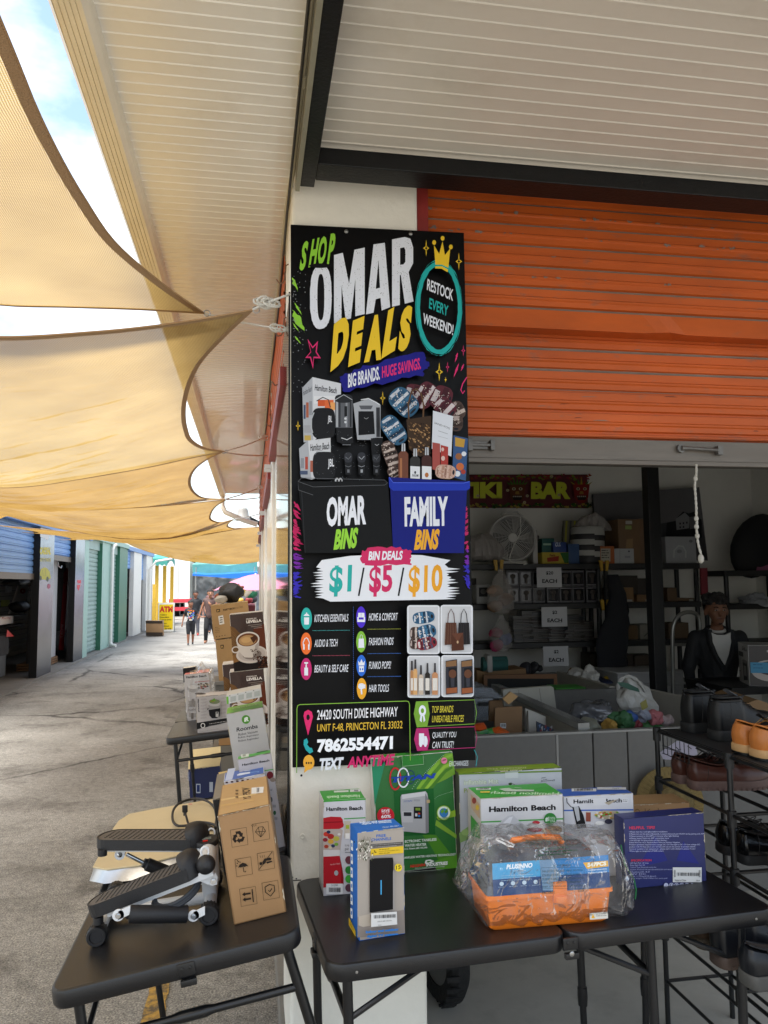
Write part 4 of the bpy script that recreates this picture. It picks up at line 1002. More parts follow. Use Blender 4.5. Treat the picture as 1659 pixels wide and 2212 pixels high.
# --- personal blender box
c=carton('tall white box with a red cup blender, left end of the front table',z1b(285,710),z1b(664,688),.12,base=z1b(283,1570),yaw=1.5,front='c9c7cb',top='3f9a3a',side='bdbcbe',group='boxes on the front table')
q=px(c.F,z1b);t=px(c.T,z1b)
q.rect(285,708,664,722,'3f9a3a',-.055)
q.text('Hamilton Beach',(310,803),(636,792),(310,768),'101012',bold=.035);q.line([(470,872),(664,862)],2.2,'3f9a3a')
q.poly([(283,865),(350,852),(440,855),(458,880),(460,905),(468,925),(462,945),(430,962),(350,968),(283,965)],'b3202a');q.poly([(283,900),(455,893),(457,903),(283,912)],'8a161f')
q.poly([(283,966),(440,962),(458,975),(440,1120),(430,1205),(283,1215)],'b5a59c')
for x,y,r_,cc in((310,1010,26,'c43a2c'),(350,1030,30,'a82a26'),(330,990,18,'2c3450'),(400,1050,28,'b8b04a'),(300,1060,22,'8a2430'),(350,1075,26,'d0a03c'),(370,1115,18,'2e3a5a'),(310,1120,20,'a6422e'),(400,1100,18,'6f9a3a'),(345,1130,16,'ccc0a0'),(425,1010,14,'d8d4cc')):q.ell(x,y,r_,r_*.8,cc)
q.rect(283,1150,432,1210,'d2cdca');q.poly([(283,1212),(430,1203),(450,1300),(465,1400),(465,1460),(283,1490)],'b01d28');q.poly([(430,1205),(452,1310),(465,1400),(462,1455),(440,1455),(440,1300)],'8c1620')
q.text('Hamilton Beach',(345,1290),(435,1278),(345,1275),'d4a0a0');q.ell(399,1357,19,23,'a9a9ac');q.rect(472,890,530,1040,'bfb3a4');q.rect(485,925,515,960,'9fae3e');q.rect(480,1000,520,1050,'e8e4e0')
q.text('Liq',(478,1122),(512,1120),(478,1098),'4a4a4c');q.text('pe',(478,1160),(510,1158),(478,1135),'4a4a4c');q.rect(478,1168,540,1175,'77777a')
for y,cc in((1240,'6a3a44'),(1330,'2f7a35'),(1410,'3f9a3a'),(1490,'5a3a48')):q.ell(512,y,33,36,cc)
q.rect(308,1452,458,1545,'dedede');q.text('51200',(355,1476),(412,1474),(355,1458),'333333');bars(q,332,1486,438,1528,-.01,seed=4)
t.text('Hamilton Beach',(610,655),(315,668),(612,680),'bfe0b8',bold=.03);t.rect(525,610,615,632,'d8d8d6',-.04);t.rect(380,622,510,638,'cfd8cc',-.04);t.rect(560,614,598,628,'8a8a8c')
c.fin()
# --- tankless water heater box
c=carton('large green water heater box leaning against the black sign',z1b(715,330),z1b(1445,272),.13,base=(815,1890),yaw=3,lean=1.7,front='256a2a',top='3f9a35',side='c9c8c0',group='boxes on the front table')
q=px(c.F,z1b);t=px(c.T,z1b)
q.poly([(715,335),(850,325),(780,600),(745,760)],'2f8a64');q.poly([(1380,285),(1445,280),(1470,470),(1380,520),(1200,600),(1120,610),(1250,440)],'6f9a34')
for k,cc in enumerate(('7fae3a','55872c','8fb83e','4a7a2a')):
    o=k*38;q.poly([(1120+o,600),(1230+o*.9,440+o*.3),(1330+o*.5,330+o*.8),(1445,285+o),(1446,305+o),(1345+o*.4,350+o*.9),(1255+o*.8,470+o*.3),(1150+o,600)],cc)
q.poly([(1300,855),(1470,790),(1474,850),(1320,885)],'93b83a');q.poly([(1300,880),(1490,1020),(1495,1060),(1290,930)],'7fa83a');q.poly([(1160,1000),(1300,1020),(1440,1200),(1480,1340),(1350,1300),(1240,1100)],'4f8a2c');q.poly([(1290,1250),(1490,1190),(1494,1340),(1300,1345)],'5b9a30')
q.poly([(915,620),(1275,597),(1290,1010),(935,1030)],'1f5e2a')
for i in range(24):a=i/24;q.ell(1085+285*a,600-310*a**.85,3,3,'c9dccb',6)
for i in range(16):a=i/16;q.ell(1285+170*a,690-70*a**.6,2.4,2.4,'b9d0b9',6)
c.F.ering(*z1b(928,508),13,25,3.2,'c02830',wy=4);c.F.ering(*z1b(1000,498),13,22,2.6,'dfe4e4',wy=3.4);c.F.ering(*z1b(1065,495),9.5,15,1.4,'1c2f6a')
q.text('TITAN',(895,540),(1300,502),(890,495),'2245a0',bold=.06,shear=.25)
q.line([(905,540),(940,538)],1.5,'2245a0')
q.rquad=None
q.poly([(985,650),(1200,620),(1215,640),(1225,700),(1228,990),(1200,998),(1000,980),(990,950),(975,800),(975,670)],'a9a9aa');q.poly([(985,652),(1198,622),(1200,660),(990,690)],'c9c8c8');q.poly([(1195,640),(1225,690),(1228,988),(1200,996)],'7d7d7f');q.rect(985,800,1085,900,'b9b8b9')
q.poly([(1208,698),(1236,696),(1238,724),(1210,726)],'b09a70');q.text('TITAN',(1000,722),(1080,712),(1000,706),'3a5a9a',shear=.2);q.rect(1003,808,1072,842,'2a2a2e');q.rect(1093,758,1168,865,'18181c');q.rect(1108,768,1152,792,'6f8a30');q.rect(1105,818,1125,845,'c9c9c9');q.rect(1132,812,1150,828,'c0402c');q.rect(1132,832,1150,850,'3a7ac0');q.rect(1092,690,1150,708,'9a9a9c')
q.ell(840,838,77,77,'c62430',32)
q.text('SAVE',(802,808),(875,803),(802,783),'ececec',bold=.03);q.text('UP TO',(808,826),(872,822),(808,810),'ececec');q.text('60%',(800,862),(888,857),(800,832),'ececec',bold=.03)
q.ell(1362,812,64,66,'8fb83c',32);q.ell(1362,812,56,58,'d8e4d0',32);q.ell(1362,812,40,42,'3a7ab8',28);q.poly([(1330,800),(1360,770),(1365,800),(1345,820)],'5f9a34');q.poly([(1365,800),(1395,770),(1398,805),(1375,820)],'4f8a2c')
q.text('ECO FRIENDLY',(1315,872),(1412,862),(1315,856),'2f6a28',bold=.02)
for s_,bl,br,tl in(('ECTRONIC TANKLESS',(1012,1082),(1296,1062),(1012,1058)),('WATER HEATER',(1010,1118),(1205,1106),(1010,1094)),('U.S. Patent #8,150,246',(1008,1146),(1213,1132),(1008,1128)),('ANKLESS WATER HEATING TECHNOLOGY',(1005,1224),(1470,1193),(1005,1204))):q.text(s_,bl,br,tl,'d8e2d8',bold=.025)
q.text('NIAGARA',(1058,1305),(1195,1290),(1060,1278),'d0342c',bold=.04,shear=.15);q.text('INDUSTRIES',(1205,1294),(1395,1278),(1207,1262),'e6ece6',bold=.05);q.text('Where water meets technology',(1100,1318),(1370,1300),(1100,1304),'d0d8d0');q.text('2014 Niagara Industries. All rights reserved. Titan is a',(990,1352),(1360,1326),(990,1340),'b9c6b9')
q.poly([(1190,1255),(1200,1235),(1240,1230),(1275,1245),(1240,1262),(1200,1275)],'dfe6df');q.poly([(1205,1255),(1215,1242),(1250,1242),(1225,1258)],'3f7a34')
q.poly([(985,300),(1175,295),(1180,375),(990,395)],'2f7a30');q.line([(985,300),(990,395),(1180,375),(1175,295)],.8,'a8c4a0');q.ell(1363,343,27,28,'e07a9a');q.text('100',(1342,352),(1382,340),(1342,338),'301820',bold=.03)
t.poly([(700,240),(930,222),(948,285),(722,305)],'c8b48c');bars(t,770,255,900,270,-.08,'4a3a28',seed=6);bars(t,765,285,900,297,-.08,'4a3a28',seed=8);t.ell(1085,270,75,20,'22182c');t.ell(1290,213,76,16,'c9c04a');t.ell(1290,214,60,11,'b04a3a');t.ell(1290,213,42,8,'d8c840')
c.fin()
# --- TV antenna box
c=carton('upright blue sided TV antenna box nearest the camera',z1b(585,995),z1b(1008,962),.085,base=(776,2033),yaw=9,front='9c9084',top='1f66b8',side='1f62b4',group='boxes on the front table')
q=px(c.F,z1b);t=px(c.T,z1b);L=px(c.L,z1b)
q.poly([(590,1000),(1005,968),(1010,1690),(590,1755)],'a39a90');q.poly([(590,1755),(1012,1690),(1018,1900),(590,1940)],'8a8078');q.poly([(600,1750),(700,1728),(720,1830),(640,1845),(600,1830)],'b3a798')
q.text('FREE',(760,1038),(846,1032),(760,1014),'1f5fb0',bold=.02);q.text('CHANNELS',(714,1074),(893,1062),(714,1048),'1f5fb0',bold=.02)
q.poly([(708,1100),(998,1078),(998,1108),(708,1136)],'56524e');tinytext(q,715,985,1107,6,-.078,'a8a4a0',3,2,2.6);q.poly([(706,1140),(1000,1112),(1000,1175),(706,1200)],'d8b430')
tinytext(q,780,880,1143,8,-.08,'6a5a20',5);q.text('Mon-Fri 8:00AM-4:00PM (PST)',(780,1168),(962,1155),(780,1158),'5a4c1c');q.text('Model: AN-3007',(780,1186),(876,1178),(780,1175),'5a4c1c')
q.line([(738,1152),(742,1166),(756,1170)],2,'4a4020')
q.poly([(695,1235),(740,1222),(903,1216),(908,1240),(905,1680),(695,1710)],'151415');q.poly([(905,1330),(918,1330),(918,1680),(905,1690)],'9a9490');q.rect(793,1418,803,1548,'4aa4d8')
r3=random.Random(5)
for i in range(70):x=640+60*r3.gauss(0,.5);y=1060+170*r3.random();q.poly([(x,y),(x+14,y-8),(x+8,y+14)],('e0dccc','c9c4b4','4c5238','e8e4d8','343a28')[i%5])
for i in range(8):q.line([(650,1150),(600+14*i,1060-50*r3.random())],.5,'3f4630')
q.ell(944,1297,33,35,'e0c42c',28);q.text('15',(922,1316),(964,1308),(924,1280),'1c1a14',bold=.01)
q.poly([(700,1705),(930,1690),(934,1805),(700,1828)],'d4d3d0');bars(q,725,1722,918,1752,-.06,seed=11);q.text('LPN N 080 HEXAN',(755,1782),(880,1772),(755,1772),'55534e');q.rect(760,1810,790,1806,'777' '777')
q.text('Indoor and outdoor',(650,1882),(945,1856),(650,1858),'2a78c4',bold=.07);q.text('digital TV antenna',(658,1926),(940,1900),(658,1900),'2a78c4',bold=.07)
t.text('Indoor and outdoor',(610,916),(898,896),(610,900),'cfe0f0',bold=.04);t.text('digital TV antenna',(630,930),(900,910),(628,916),'cfe0f0',bold=.04);t.text('Model: AN-3007',(818,958),(962,943),(818,946),'cfe0f0')
for k in range(6):
    y=1058+k*122;L.poly([(532,y+4),(550,y+14),(552,y+104),(534,y+92)],'e4e8ee');L.poly([(537,y+30),(547,y+36),(547,y+70),(537,y+64)],'3f7ac0')
L.poly([(518,1755),(578,1880),(580,1936),(518,1828)],'d8b430');L.line([(530,1800),(565,1870)],.8,'5a4a20');L.line([(528,1812),(560,1880)],.8,'5a4a20')
c.fin()
# --- inflatable mat box
c=carton('white and olive inflatable mat box at the back of the front table',z2b(163,207),z2b(750,187),.07,y0=2.63,yaw=2,front='a7abb0',top='7d9a2c',side='3a3c34',group='boxes on the front table')
q=px(c.F,z2b);t=px(c.T,z2b)
q.text('inflatable Mat',(192,272),(388,264),(192,242),'8a9a5c',bold=.03);q.text('inflatable Mat',(194,271),(386,263),(194,244),'c6ccc0',bold=.005);q.text('Pool Float',(192,316),(330,310),(192,290),'8a9a5c',bold=.03)
q.text('Jasonwell',(628,256),(708,252),(628,242),'2a2a2c');q.line([(632,232),(660,226),(640,242),(664,238)],1.2,'2a2a2c');q.line([(445,262),(460,258),(485,272)],.8,'4a5a30');q.ell(455,265,10,7,'3a4a30');q.ell(572,272,14,8,'d8a02c')
q.poly([(165,545),(225,500),(240,570),(170,600)],'7a9a5c');q.ell(200,540,22,18,'8fae6a');q.rect(160,205,750,213,'5f7a24',-.03);q.poly([(425,200),(500,198),(500,232),(427,234)],'b5b8ba')
t.text('Inflatable Mat',(545,170),(320,178),(547,178),'c6d09a',bold=.02);t.text('Pool Float',(520,182),(365,188),(522,190),'c6d09a',bold=.02)
c.fin()
# --- hand mixer box
c=carton('white and green hand mixer box behind the tackle box',z2b(285,350),z2b(755,346),.14,y0=2.47,yaw=1,front='c6c5c6',top='3c9a38',side='a9a49c',group='boxes on the front table')
q=px(c.F,z2b);t=px(c.T,z2b);L=px(c.L,z2b)
q.text('Hamilton Beach',(335,426),(714,413),(335,394),'0f0f11',bold=.04);q.rect(288,478,757,486,'4a9a44',-.04)
q.poly([(360,575),(375,510),(400,480),(440,448),(470,440),(500,470),(560,520),(590,575)],'b9babd');q.poly([(370,560),(400,500),(450,455),(470,450),(430,560)],'d2d3d6')
for k in range(4):q.line([(372,512+k*10),(404,520+k*10)],1,'6a6c70')
q.poly([(565,490),(640,488),(648,520),(560,525)],'e0dcd6');q.ell(602,484,22,10,'b8323c');q.ell(600,525,50,12,'9c3038');q.ell(700,522,50,20,'9a7a50');q.ell(690,530,60,16,'c4b296')
for i in range(26):q.ell(655+90*r3.random(),505+28*r3.random(),6,4,('8a5a34','c8a06a','6a4228')[i%3],6)
q.ell(680,464,36,36,'2f7a35',28);q.text('#1',(652,478),(674,476),(652,452),'e0e8e0',bold=.03);tinytext(q,680,708,452,5,-.04,'c4d8c4',4,4)
t.text('Hamilton Beach',(730,330),(345,322),(734,314),'c0dcb8',bold=.02);t.rect(262,290,345,300,'d8d8d4',-.02);bars(t,270,291,338,298,-.02,seed=3);t.rect(285,312,340,320,'d8c24a',-.02);t.poly([(390,298),(450,292),(470,300),(590,303),(590,312),(430,312)],'b8c8b4');t.line([(480,290),(520,294)],1,'a8c0a4')
L.poly([(232,320),(282,380),(284,465),(234,400)],'b49a80');L.poly([(232,440),(284,505),(284,575),(234,560)],'3f8a3c');L.ell(252,360,12,18,'8a3a34');L.ell(270,400,10,16,'c8a83c')
c.fin()
# --- immersion blender box
c=carton('white and blue stick blender box with torn tape',z2b(757,338),z2b(1155,332),.09,y0=2.50,yaw=-1,front='c2c2c6',top='3a5eae',side='b0b0b2',group='boxes on the front table')
q=px(c.F,z2b);t=px(c.T,z2b)
q.text('Hamilton Beach',(815,377),(1090,370),(815,354),'0f0f12',bold=.03);q.rect(760,412,1155,420,'3f62ae',-.01);q.poly([(925,348),(1000,345),(1000,385),(930,388)],'c9c9cb');q.poly([(990,372),(1068,352),(1015,385)],'a89c88')
q.rect(1092,350,1126,372,'d4d4d6');tinytext(q,1095,1122,354,5,0,'5a5a5c',3,2)
q.line([(775,345),(778,370),(800,395),(825,400)],1.6,'151518');q.poly([(808,398),(845,390),(870,440),(888,512),(836,520),(820,450)],'17181b');q.poly([(815,395),(842,392),(852,470),(835,478)],'a9abaf')
q.rect(885,425,912,478,'8a4a3c');q.rect(888,418,910,426,'c4bcb4');q.poly([(930,440),(980,415),(1060,416),(1095,450),(1070,468),(960,462)],'b0a48a')
for i in range(40):q.ell(940+135*r3.random(),425+34*r3.random(),8,5,('b0302a','d8a040','6f9a3a','e0d8c8')[i%4],6)
q.ell(1010,476,22,14,'3a3a4a');q.ell(960,485,26,12,'e4e4e2');q.text('le inn',(1040,558),(1082,556),(1040,535),'55555a')
t.rect(805,292,945,308,'cfd2d4',0);bars(t,820,294,925,306,0,seed=9);t.rect(950,288,1115,302,'c8ccd0',0);t.text('Type',(1035,300),(1075,298),(1035,292),'3a4460')
c.fin()
# --- plain brown carton with handwriting
c=carton('plain brown carton with handwritten marker behind the navy box',z2b(1140,384),z2b(1476,400),.12,y0=2.66,yaw=-3,front='9a7750',side='86653f',top='a5835a',cat='carton',name='cardboard_box')
q=px(c.F,z2b)
q.line([(1165,415),(1180,408),(1190,418),(1186,440),(1160,438)],1.,'201a14');q.line([(1222,405),(1224,440)],1.,'201a14');q.line([(1250,408),(1226,425),(1252,440)],1.,'201a14');q.line([(1275,415),(1276,438)],1.,'201a14');q.line([(1296,402),(1298,438)],1.,'201a14');q.line([(1280,416),(1312,414)],1.,'201a14')
c.fin()
# --- navy rock light box
c=carton('navy box of rock lights with printed helpful tips, right end of the front table',z2b(1092,466),z2b(1556,455),.06,base=(1352,1922),yaw=3.5,front='1f255c',top='262c66',side='1a1f4c',group='boxes on the front table',rough=.4)
q=px(c.F,z2b)
q.poly([(1280,560),(1350,700),(1180,740),(1240,640)],'2c3176');q.poly([(1440,590),(1530,720),(1400,700)],'2e337a');q.poly([(1180,600),(1230,640),(1120,660)],'2a2f70')
q.text('HELPFUL  TIPS!',(1131,523),(1277,521),(1131,506),'c03a54',bold=.03)
LN=['1.Please test the rock lights before installation','2.Please turn on the phone Bluetooth, Location,Network,and WLAN during pairing with APP.','3.Please connect to the APP in 3 minutes after light flashing','4.Please reset if have any APP connection issue','( ON OFF light 3-4 times slowly until light flashing )','5.Red Wire: for ACC Positive,Black Wire: for Battery Negative.','Product operation requirements voltage DC 12V.This light is DC 12V low voltage DC','product with 5A fuse once over 5A fuse will cut-out the power to protect vehicle.','Control module is not waterproof , please seal it with dielectric grease if need','White light is composed of RGB colors']
W_=[1348,1560,1412,1357,1345,1420,1533,1508,1505,1325]
for k,(s_,xe)in enumerate(zip(LN,W_)):
    y=543+k*12.1;x0=1131;q.text(s_,(x0,y),(xe,y-1),(x0,y-9.5),'b4b8d8',bold=.01)
q.text('SPECIFICATION',(1140,705),(1257,704),(1140,693),'c03a54',bold=.03)
for k,(s_,xe)in enumerate((('LED Each Pod: 18 Units',1240),('Power Each Pod: 3W',1220),('Control Type: Bluetooth controller',1285),('System: Android 4.4 and above/IOS10.0 and above',1375),('Bluetooth 4.0',1245),('12V DC',1225),('Size: 1.77inch*0.6inch',1282),('Wire length: 74.8*/190cm for each pod',1345))):
    y=719+k*12.4;q.text(s_,(1135,y),(xe,y-1),(1135,y-9),'a4a8cc')
q.rect(1377,738,1541,822,'d2d2d0');bars(q,1400,767,1522,786,0,seed=13);bars(q,1383,752,1393,792,0,n=5,seed=2);bars(q,1522,752,1534,792,0,n=5,seed=3);q.text('Made in China',(1386,816),(1450,815),(1386,805),'38383a');q.text('New',(1508,816),(1528,815),(1508,806),'38383a')
for k in range(6):c.F.ering(*z2b(1336+k*29.5,838),4.9,5.2,1.2 if k else 4.2,'b4b8d0',n=20)
for k in range(5):q.rect(1361+k*29.5,832,1370+k*29.5,844,'b4b8d0')
q.text('Made in China',(1506,848),(1570,846),(1506,838),'b4b8d0')
c.fin()
# ================================================================ tackle box in a clear bag
tk=thing('tackle_box','orange tackle box with a smoky lid and blue label inside a clear plastic bag','tackle box',tuple(onp((1190,1990),*PLA)))
M_or=mat('orange_plastic','e0761e',.38,var=.04);M_smk=mat('smoky_grey_plastic','4a4d54',.25,var=.15,spec=.6)
B=onp((1058,2016),*PLA);E=onp((1320,1994),*PLA);U=(E-B);wT=U.length;U.normalize();Dv=Vector((0,0,1)).cross(U);Vz=Vector((0,0,1));B=B+Dv*.005
h1=.098;dp=.175
def loft(mb,rings,m=None,capb=True,capt=True,smooth=False):
    n=len(rings[0]);vs=[p for r in rings for p in r]
    fs=[(i*n+k,i*n+(k+1)%n,(i+1)*n+(k+1)%n,(i+1)*n+k)for i in range(len(rings)-1)for k in range(n)]
    mb.add(vs,fs,m,smooth)
    if capb:mb.add(rings[0],[tuple(range(n))[::-1]],m)
    if capt:mb.add(rings[-1],[tuple(range(n))],m)
def lring(z,ix,iy,r=.012):return[B+U*x+Dv*y+Vz*z for x,y in rrect(ix,wT-ix,iy,dp-iy,r)]
b=MB(M_or);loft(b,[lring(0,.012,.012),lring(.008,.004,.004),lring(h1-.012,-.004,-.004),lring(h1-.011,-.010,-.010),lring(h1,-.010,-.010)],smooth=True);b.build('base',tk)
b=MB(M_smk);loft(b,[lring(h1+.0005,-.008,-.008),lring(h1+.018,-.004,-.003),lring(h1+.066,.012,.006),lring(h1+.092,.035,.04),lring(h1+.098,.06,.06)],smooth=True);b.build('lid',tk)
b=MB(M_or);
O=B+U*(wT*.52)-Dv*.014+Vz*(h1-.028);b.obox(O,U*.04,Dv*.008,Vz*.055,bev=.003);b.obox(O-Dv*.006+U*.004,U*.032,Dv*.008,Vz*.018,bev=.003);b.build('latch',tk)
b=MB(M_or);hc=B+Vz*(h1+.098)+Dv*(dp/2)+U*(wT*.26)
b.tube([hc,hc+Vz*.016+U*.01,hc+Vz*.02+U*.05,hc+Vz*.02+U*.11,hc+Vz*.016+U*.15,hc+U*.16],.009,seg=10);b.build('handle',tk)
lb=MB(ink('2f6aa8'));Ln=(-Dv*1+Vz*.28).normalized()
LO=B-Dv*.006+Vz*(h1+.01)
N_=-Dv
LP=B+Vz*(h1+.02)-Dv*.0055
# label lies on the sloping front of the lid
def lp(p):return onp(p,LP,(-Dv+Vz*.12).normalized())
G=Face(lb,(-Dv+Vz*.12),lp,start=.0015);q=px(G,z2b)
q.poly([(352,718),(1012,668),(1022,850),(360,905)],'2f78b4');q.poly([(352,718),(700,692),(708,780),(355,808)],'4a9ac8');q.poly([(355,810),(1018,765),(1022,850),(360,905)],'24406e');q.poly([(620,700),(690,692),(740,780),(700,870),(640,870)],'6a8aa8')
q.poly([(868,712),(1010,700),(1013,733),(890,748)],'d8a440');q.text('547PCS',(893,738),(1000,728),(893,714),'f0ecdc',bold=.05);q.text('Comprehensive',(896,762),(1002,754),(896,749),'ccd8e4',bold=.02);q.text('Fishing Lures Kit',(898,780),(1003,770),(898,766),'ccd8e4',bold=.02)
q.text('PLUSINNO',(432,750),(580,740),(434,722),'dfe8ee',bold=.05,shear=.1);tinytext(q,470,545,757,5,-.05,'a8c4d8',3)
for k in range(4):q.ell(405+k*64,832-k*4,12,12,'b4c8d8');tinytext(q,385+k*64,430+k*64,850-k*4,4,-.06,'98b0c4',k)
for k in range(3):tinytext(q,400,600,785+k*12,4,-.06,'98b8d0',k+7)
lb.build('label',tk)
st=MB(ink('d4d0c4'));G=Face(st,-Dv,lambda p:onp(p,B-Dv*.005,-Dv),start=.0022);q=px(G,z2b)
q.poly([(905,998),(1008,990),(1010,1028),(907,1036)],'d0ccc2');q.poly([(914,1028),(924,1002),(936,1026)],'e0a82c');tinytext(q,942,1000,1002,6,-.06,'8a867c',3,2);st.build('warning_sticker',tk)
# --- the bag: a crumpled clear film pulled over the box, gathered on both sides
bagm=bpy.data.materials.new('crumpled_clear_film');bagm.use_nodes=True;t=bagm.node_tree;t.nodes.remove(t.nodes['Principled BSDF']);N=t.nodes.new;Lk=t.links.new
tp=N('ShaderNodeBsdfTransparent');gl=N('ShaderNodeBsdfGlossy');gl.inputs['Roughness'].default_value=.16;df=N('ShaderNodeBsdfDiffuse');df.inputs[0].default_value=(.62,.64,.66,1);m1=N('ShaderNodeMixShader');m2=N('ShaderNodeMixShader')
tcn=N('ShaderNodeTexCoord');n1=N('ShaderNodeTexNoise');n1.inputs['Scale'].default_value=14;n1.inputs['Detail'].default_value=2;n1.inputs['Distortion'].default_value=1.5;Lk(tcn.outputs['Object'],n1.inputs['Vector'])
bp=N('ShaderNodeBump');bp.inputs['Strength'].default_value=.7;bp.inputs['Distance'].default_value=.03;Lk(n1.outputs[0],bp.inputs['Height']);Lk(bp.outputs[0],gl.inputs['Normal'])
n2=N('ShaderNodeTexNoise');n2.inputs['Scale'].default_value=14;n2.inputs['Detail'].default_value=5;Lk(tcn.outputs['Object'],n2.inputs['Vector']);mr=N('ShaderNodeMapRange');mr.inputs[1].default_value=.42;mr.inputs[2].default_value=.75;mr.inputs[3].default_value=.02;mr.inputs[4].default_value=.16;Lk(n2.outputs[0],mr.inputs[0])
fr=N('ShaderNodeFresnel');fr.inputs[0].default_value=1.45;Lk(bp.outputs[0],fr.inputs['Normal']);ad=N('ShaderNodeMath');ad.operation='MULTIPLY';ad.inputs[1].default_value=.5;Lk(fr.outputs[0],ad.inputs[0])
Lk(mr.outputs[0],m1.inputs[0]);Lk(tp.outputs[0],m1.inputs[1]);Lk(df.outputs[0],m1.inputs[2]);Lk(ad.outputs[0],m2.inputs[0]);Lk(m1.outputs[0],m2.inputs[1]);Lk(gl.outputs[0],m2.inputs[2]);Lk(m2.outputs[0],t.nodes['Material Output'].inputs[0])
def bagmesh(name,label,cen,U,D,prof,hts,seed,amp=.012,group=None,m=None,nu=70,nv=26,cat='plastic bag'):
    """prof(t): half depth, z0, z1 along U for t in 0..1"""
    mb=MB(m or bagm)
    def f(u,v):
        x,hd,z0,z1=prof(u);a=2*math.pi*v;ca,sa=math.cos(a),math.sin(a)
        y=hd*math.copysign(abs(ca)**.55,ca);z=(z0+z1)/2+(z1-z0)/2*math.copysign(abs(sa)**.6,sa)
        p=cen+U*x+D*y+Vector((0,0,z));e=1
        rid=abs(noise.noise(Vector((x*14+seed,y*14,z*18+x*9))));rid2=noise.noise(Vector((x*40+seed,y*40,z*34)))
        nrm=(D*ca+Vector((0,0,sa)))
        p=p+nrm*((rid-.2)*amp*1.2+rid2*amp*.16)
        if p.z<cen.z+z0+.002 and z0<=.01:p.z=cen.z+z0+.002+.003*rid
        return p
    mb.grid(f,nu,nv,smooth=False);return tag(mb.build(name),label,cat,group)if label else mb
cen=B+Dv*(dp/2)
def bp_(u):
    x=-.075+(wT+.185)*u
    e=min(1,u/.16,(1-u)/.15);e=max(.03,e)**.5
    zt=(.235-.03*u)*e+.02
    z0=.0 if .14<u<.93 else(.105*max(0,(.14-u)/.14)+.05*max(0,(u-.93)/.07))
    return x,(dp/2+.028)*e,z0,max(z0+.01,zt)
mb=bagmesh('plastic_bag',None,cen,U,Dv,bp_,None,3,.017,nu=64,nv=30)
bo=tag(mb.build('plastic_bag'),'crumpled clear bag with printed warnings around the orange tackle box','plastic bag')
# bag print: warning panels in green
pb=MB(ink('2c4a3a'));G=Face(pb,-Dv,lambda p:onp(p,B-Dv*.047,-Dv),start=.0);q=px(G,z2b)
for k,s_ in enumerate(('PARA EVITAR EL PELIGRO DE ASFIXIA, MANTENGA','ESTA BOLSA DE PLASTICO FUERA DEL ALCANCE','DE BEBES Y NINOS. NO USE ESTA BOLSA EN','CUNAS, CAMAS, CARRIOLAS O CORRALES PARA','BEBES. ESTA BOLSA NO ES UN JUGUETE')):
    y=770+k*21;q.text(s_,(638,y+k),(868-4*(k%2)*3,y-8+k),(638,y-13+k),'2a3c34',bold=.0)
G.frame(*z2b(628,740),*z2b(876,860),4,.5,'2a3c34');q.text('ADVERTENCIA',(700,736),(800,732),(700,724),'2a3c34');q.text('PAC50011',(637,892),(706,889),(637,877),'2a3c34',bold=.02);q.text('22X24',(840,880),(876,878),(840,867),'2a3c34',bold=.02)
pb.build('bag_print',bo)
pb=MB(ink('2c4a3a'));G=Face(pb,-Dv+Vz*1.2,lambda p:onp(p,B+Vz*.214,(-Dv*.5+Vz*1.2).normalized()),start=.0);q=px(G,z2b)
for x0,y0,x1,y1 in((530,575,690,615),(600,625,860,695),(660,575,780,605)):
    q.line([(x0,y0),(x1,y0-8),(x1+2,y1),(x0+5,y1+6),(x0,y0)],.6,'2a4a3a')
    for k in range(3):tinytext(q,x0+12,x1-10,y0+10+k*(y1-y0)*.27,(y1-y0)*.16,-.05,'2a4a3a',k)
q.poly([(375,578),(398,578),(482,618),(470,635),(445,632),(366,592)],'cfd0d0');q.line([(388,588),(466,624)],2.2,'4a4a4c')
pb.build('bag_print',bo)
gb=MB(mat('green_bag_seal','1f6a3c',.4));P=[onp(z2b(*p),cen+Dv*.0,-Dv)for p in((1085,612),(1098,680),(1105,720),(1135,770),(1160,810),(1172,870),(1166,920))]
gb.tube(P,.0022,seg=6);gb.build('bag_seal',bo)

# ================================================================ mini stepper on the alley table
Wm=mat('white_enamel','d6d8da',.3,spec=.6);Kp=mat('matt_black_plastic','17171a',.55,var=.1,bump=.1,bscale=200);Tr=mat('dark_grey_tread','55504c',.6,var=.1)
Chr=mat('chrome','c4c6c8',.12,metal=1)
def S_(x,y,yy):return at(z5(x,y),'y',yy)
ms=thing('mini_stepper','white and black mini stepper with two ridged pedals, on the alley side table','mini stepper',tuple(at(z5(700,1190),'y',2.35)))
TN=PL2[1]
capL=onp(z5(372,1222),PL2[0]+TN*.026,TN);capR=onp(z5(1012,1100),PL2[0]+TN*.026,TN)
Yv=Vector((0,1,0))
for c_,l in((capL,.30),(capR,.26)):
    b=MB(Wm);b.tube([c_+Yv*.012,c_+Yv*l],.0175,seg=20);b.build('base_tube',ms)
    for s in(0,1):
        b=MB(Kp);o=c_+Yv*(l*s);n=20;R0=.027
        b.lathe(o-Yv*(.004 if not s else-.0),Yv,[(0,.004),(R0*.62,.004),(R0*.68,0),(R0*.9,0),(R0,.004),(R0,.034),(R0*.9,.038),(.018,.038)],seg=26)
        for k in range(18):
            a=2*math.pi*k/18;r=Vector((math.cos(a),0,math.sin(a)));b.obox(o+r*(R0-.001)+Yv*.006-Vector((-r.z,0,r.x))*.0018,Vector((-r.z,0,r.x))*.0036,Yv*.026,r*.0022)
        b.build('foot_cap',ms)
mL=capL+Yv*.15;mR=capR+Yv*.13
b=MB(Wm);b.tube([mL,mR],.016,seg=16);b.build('base_tube',ms)
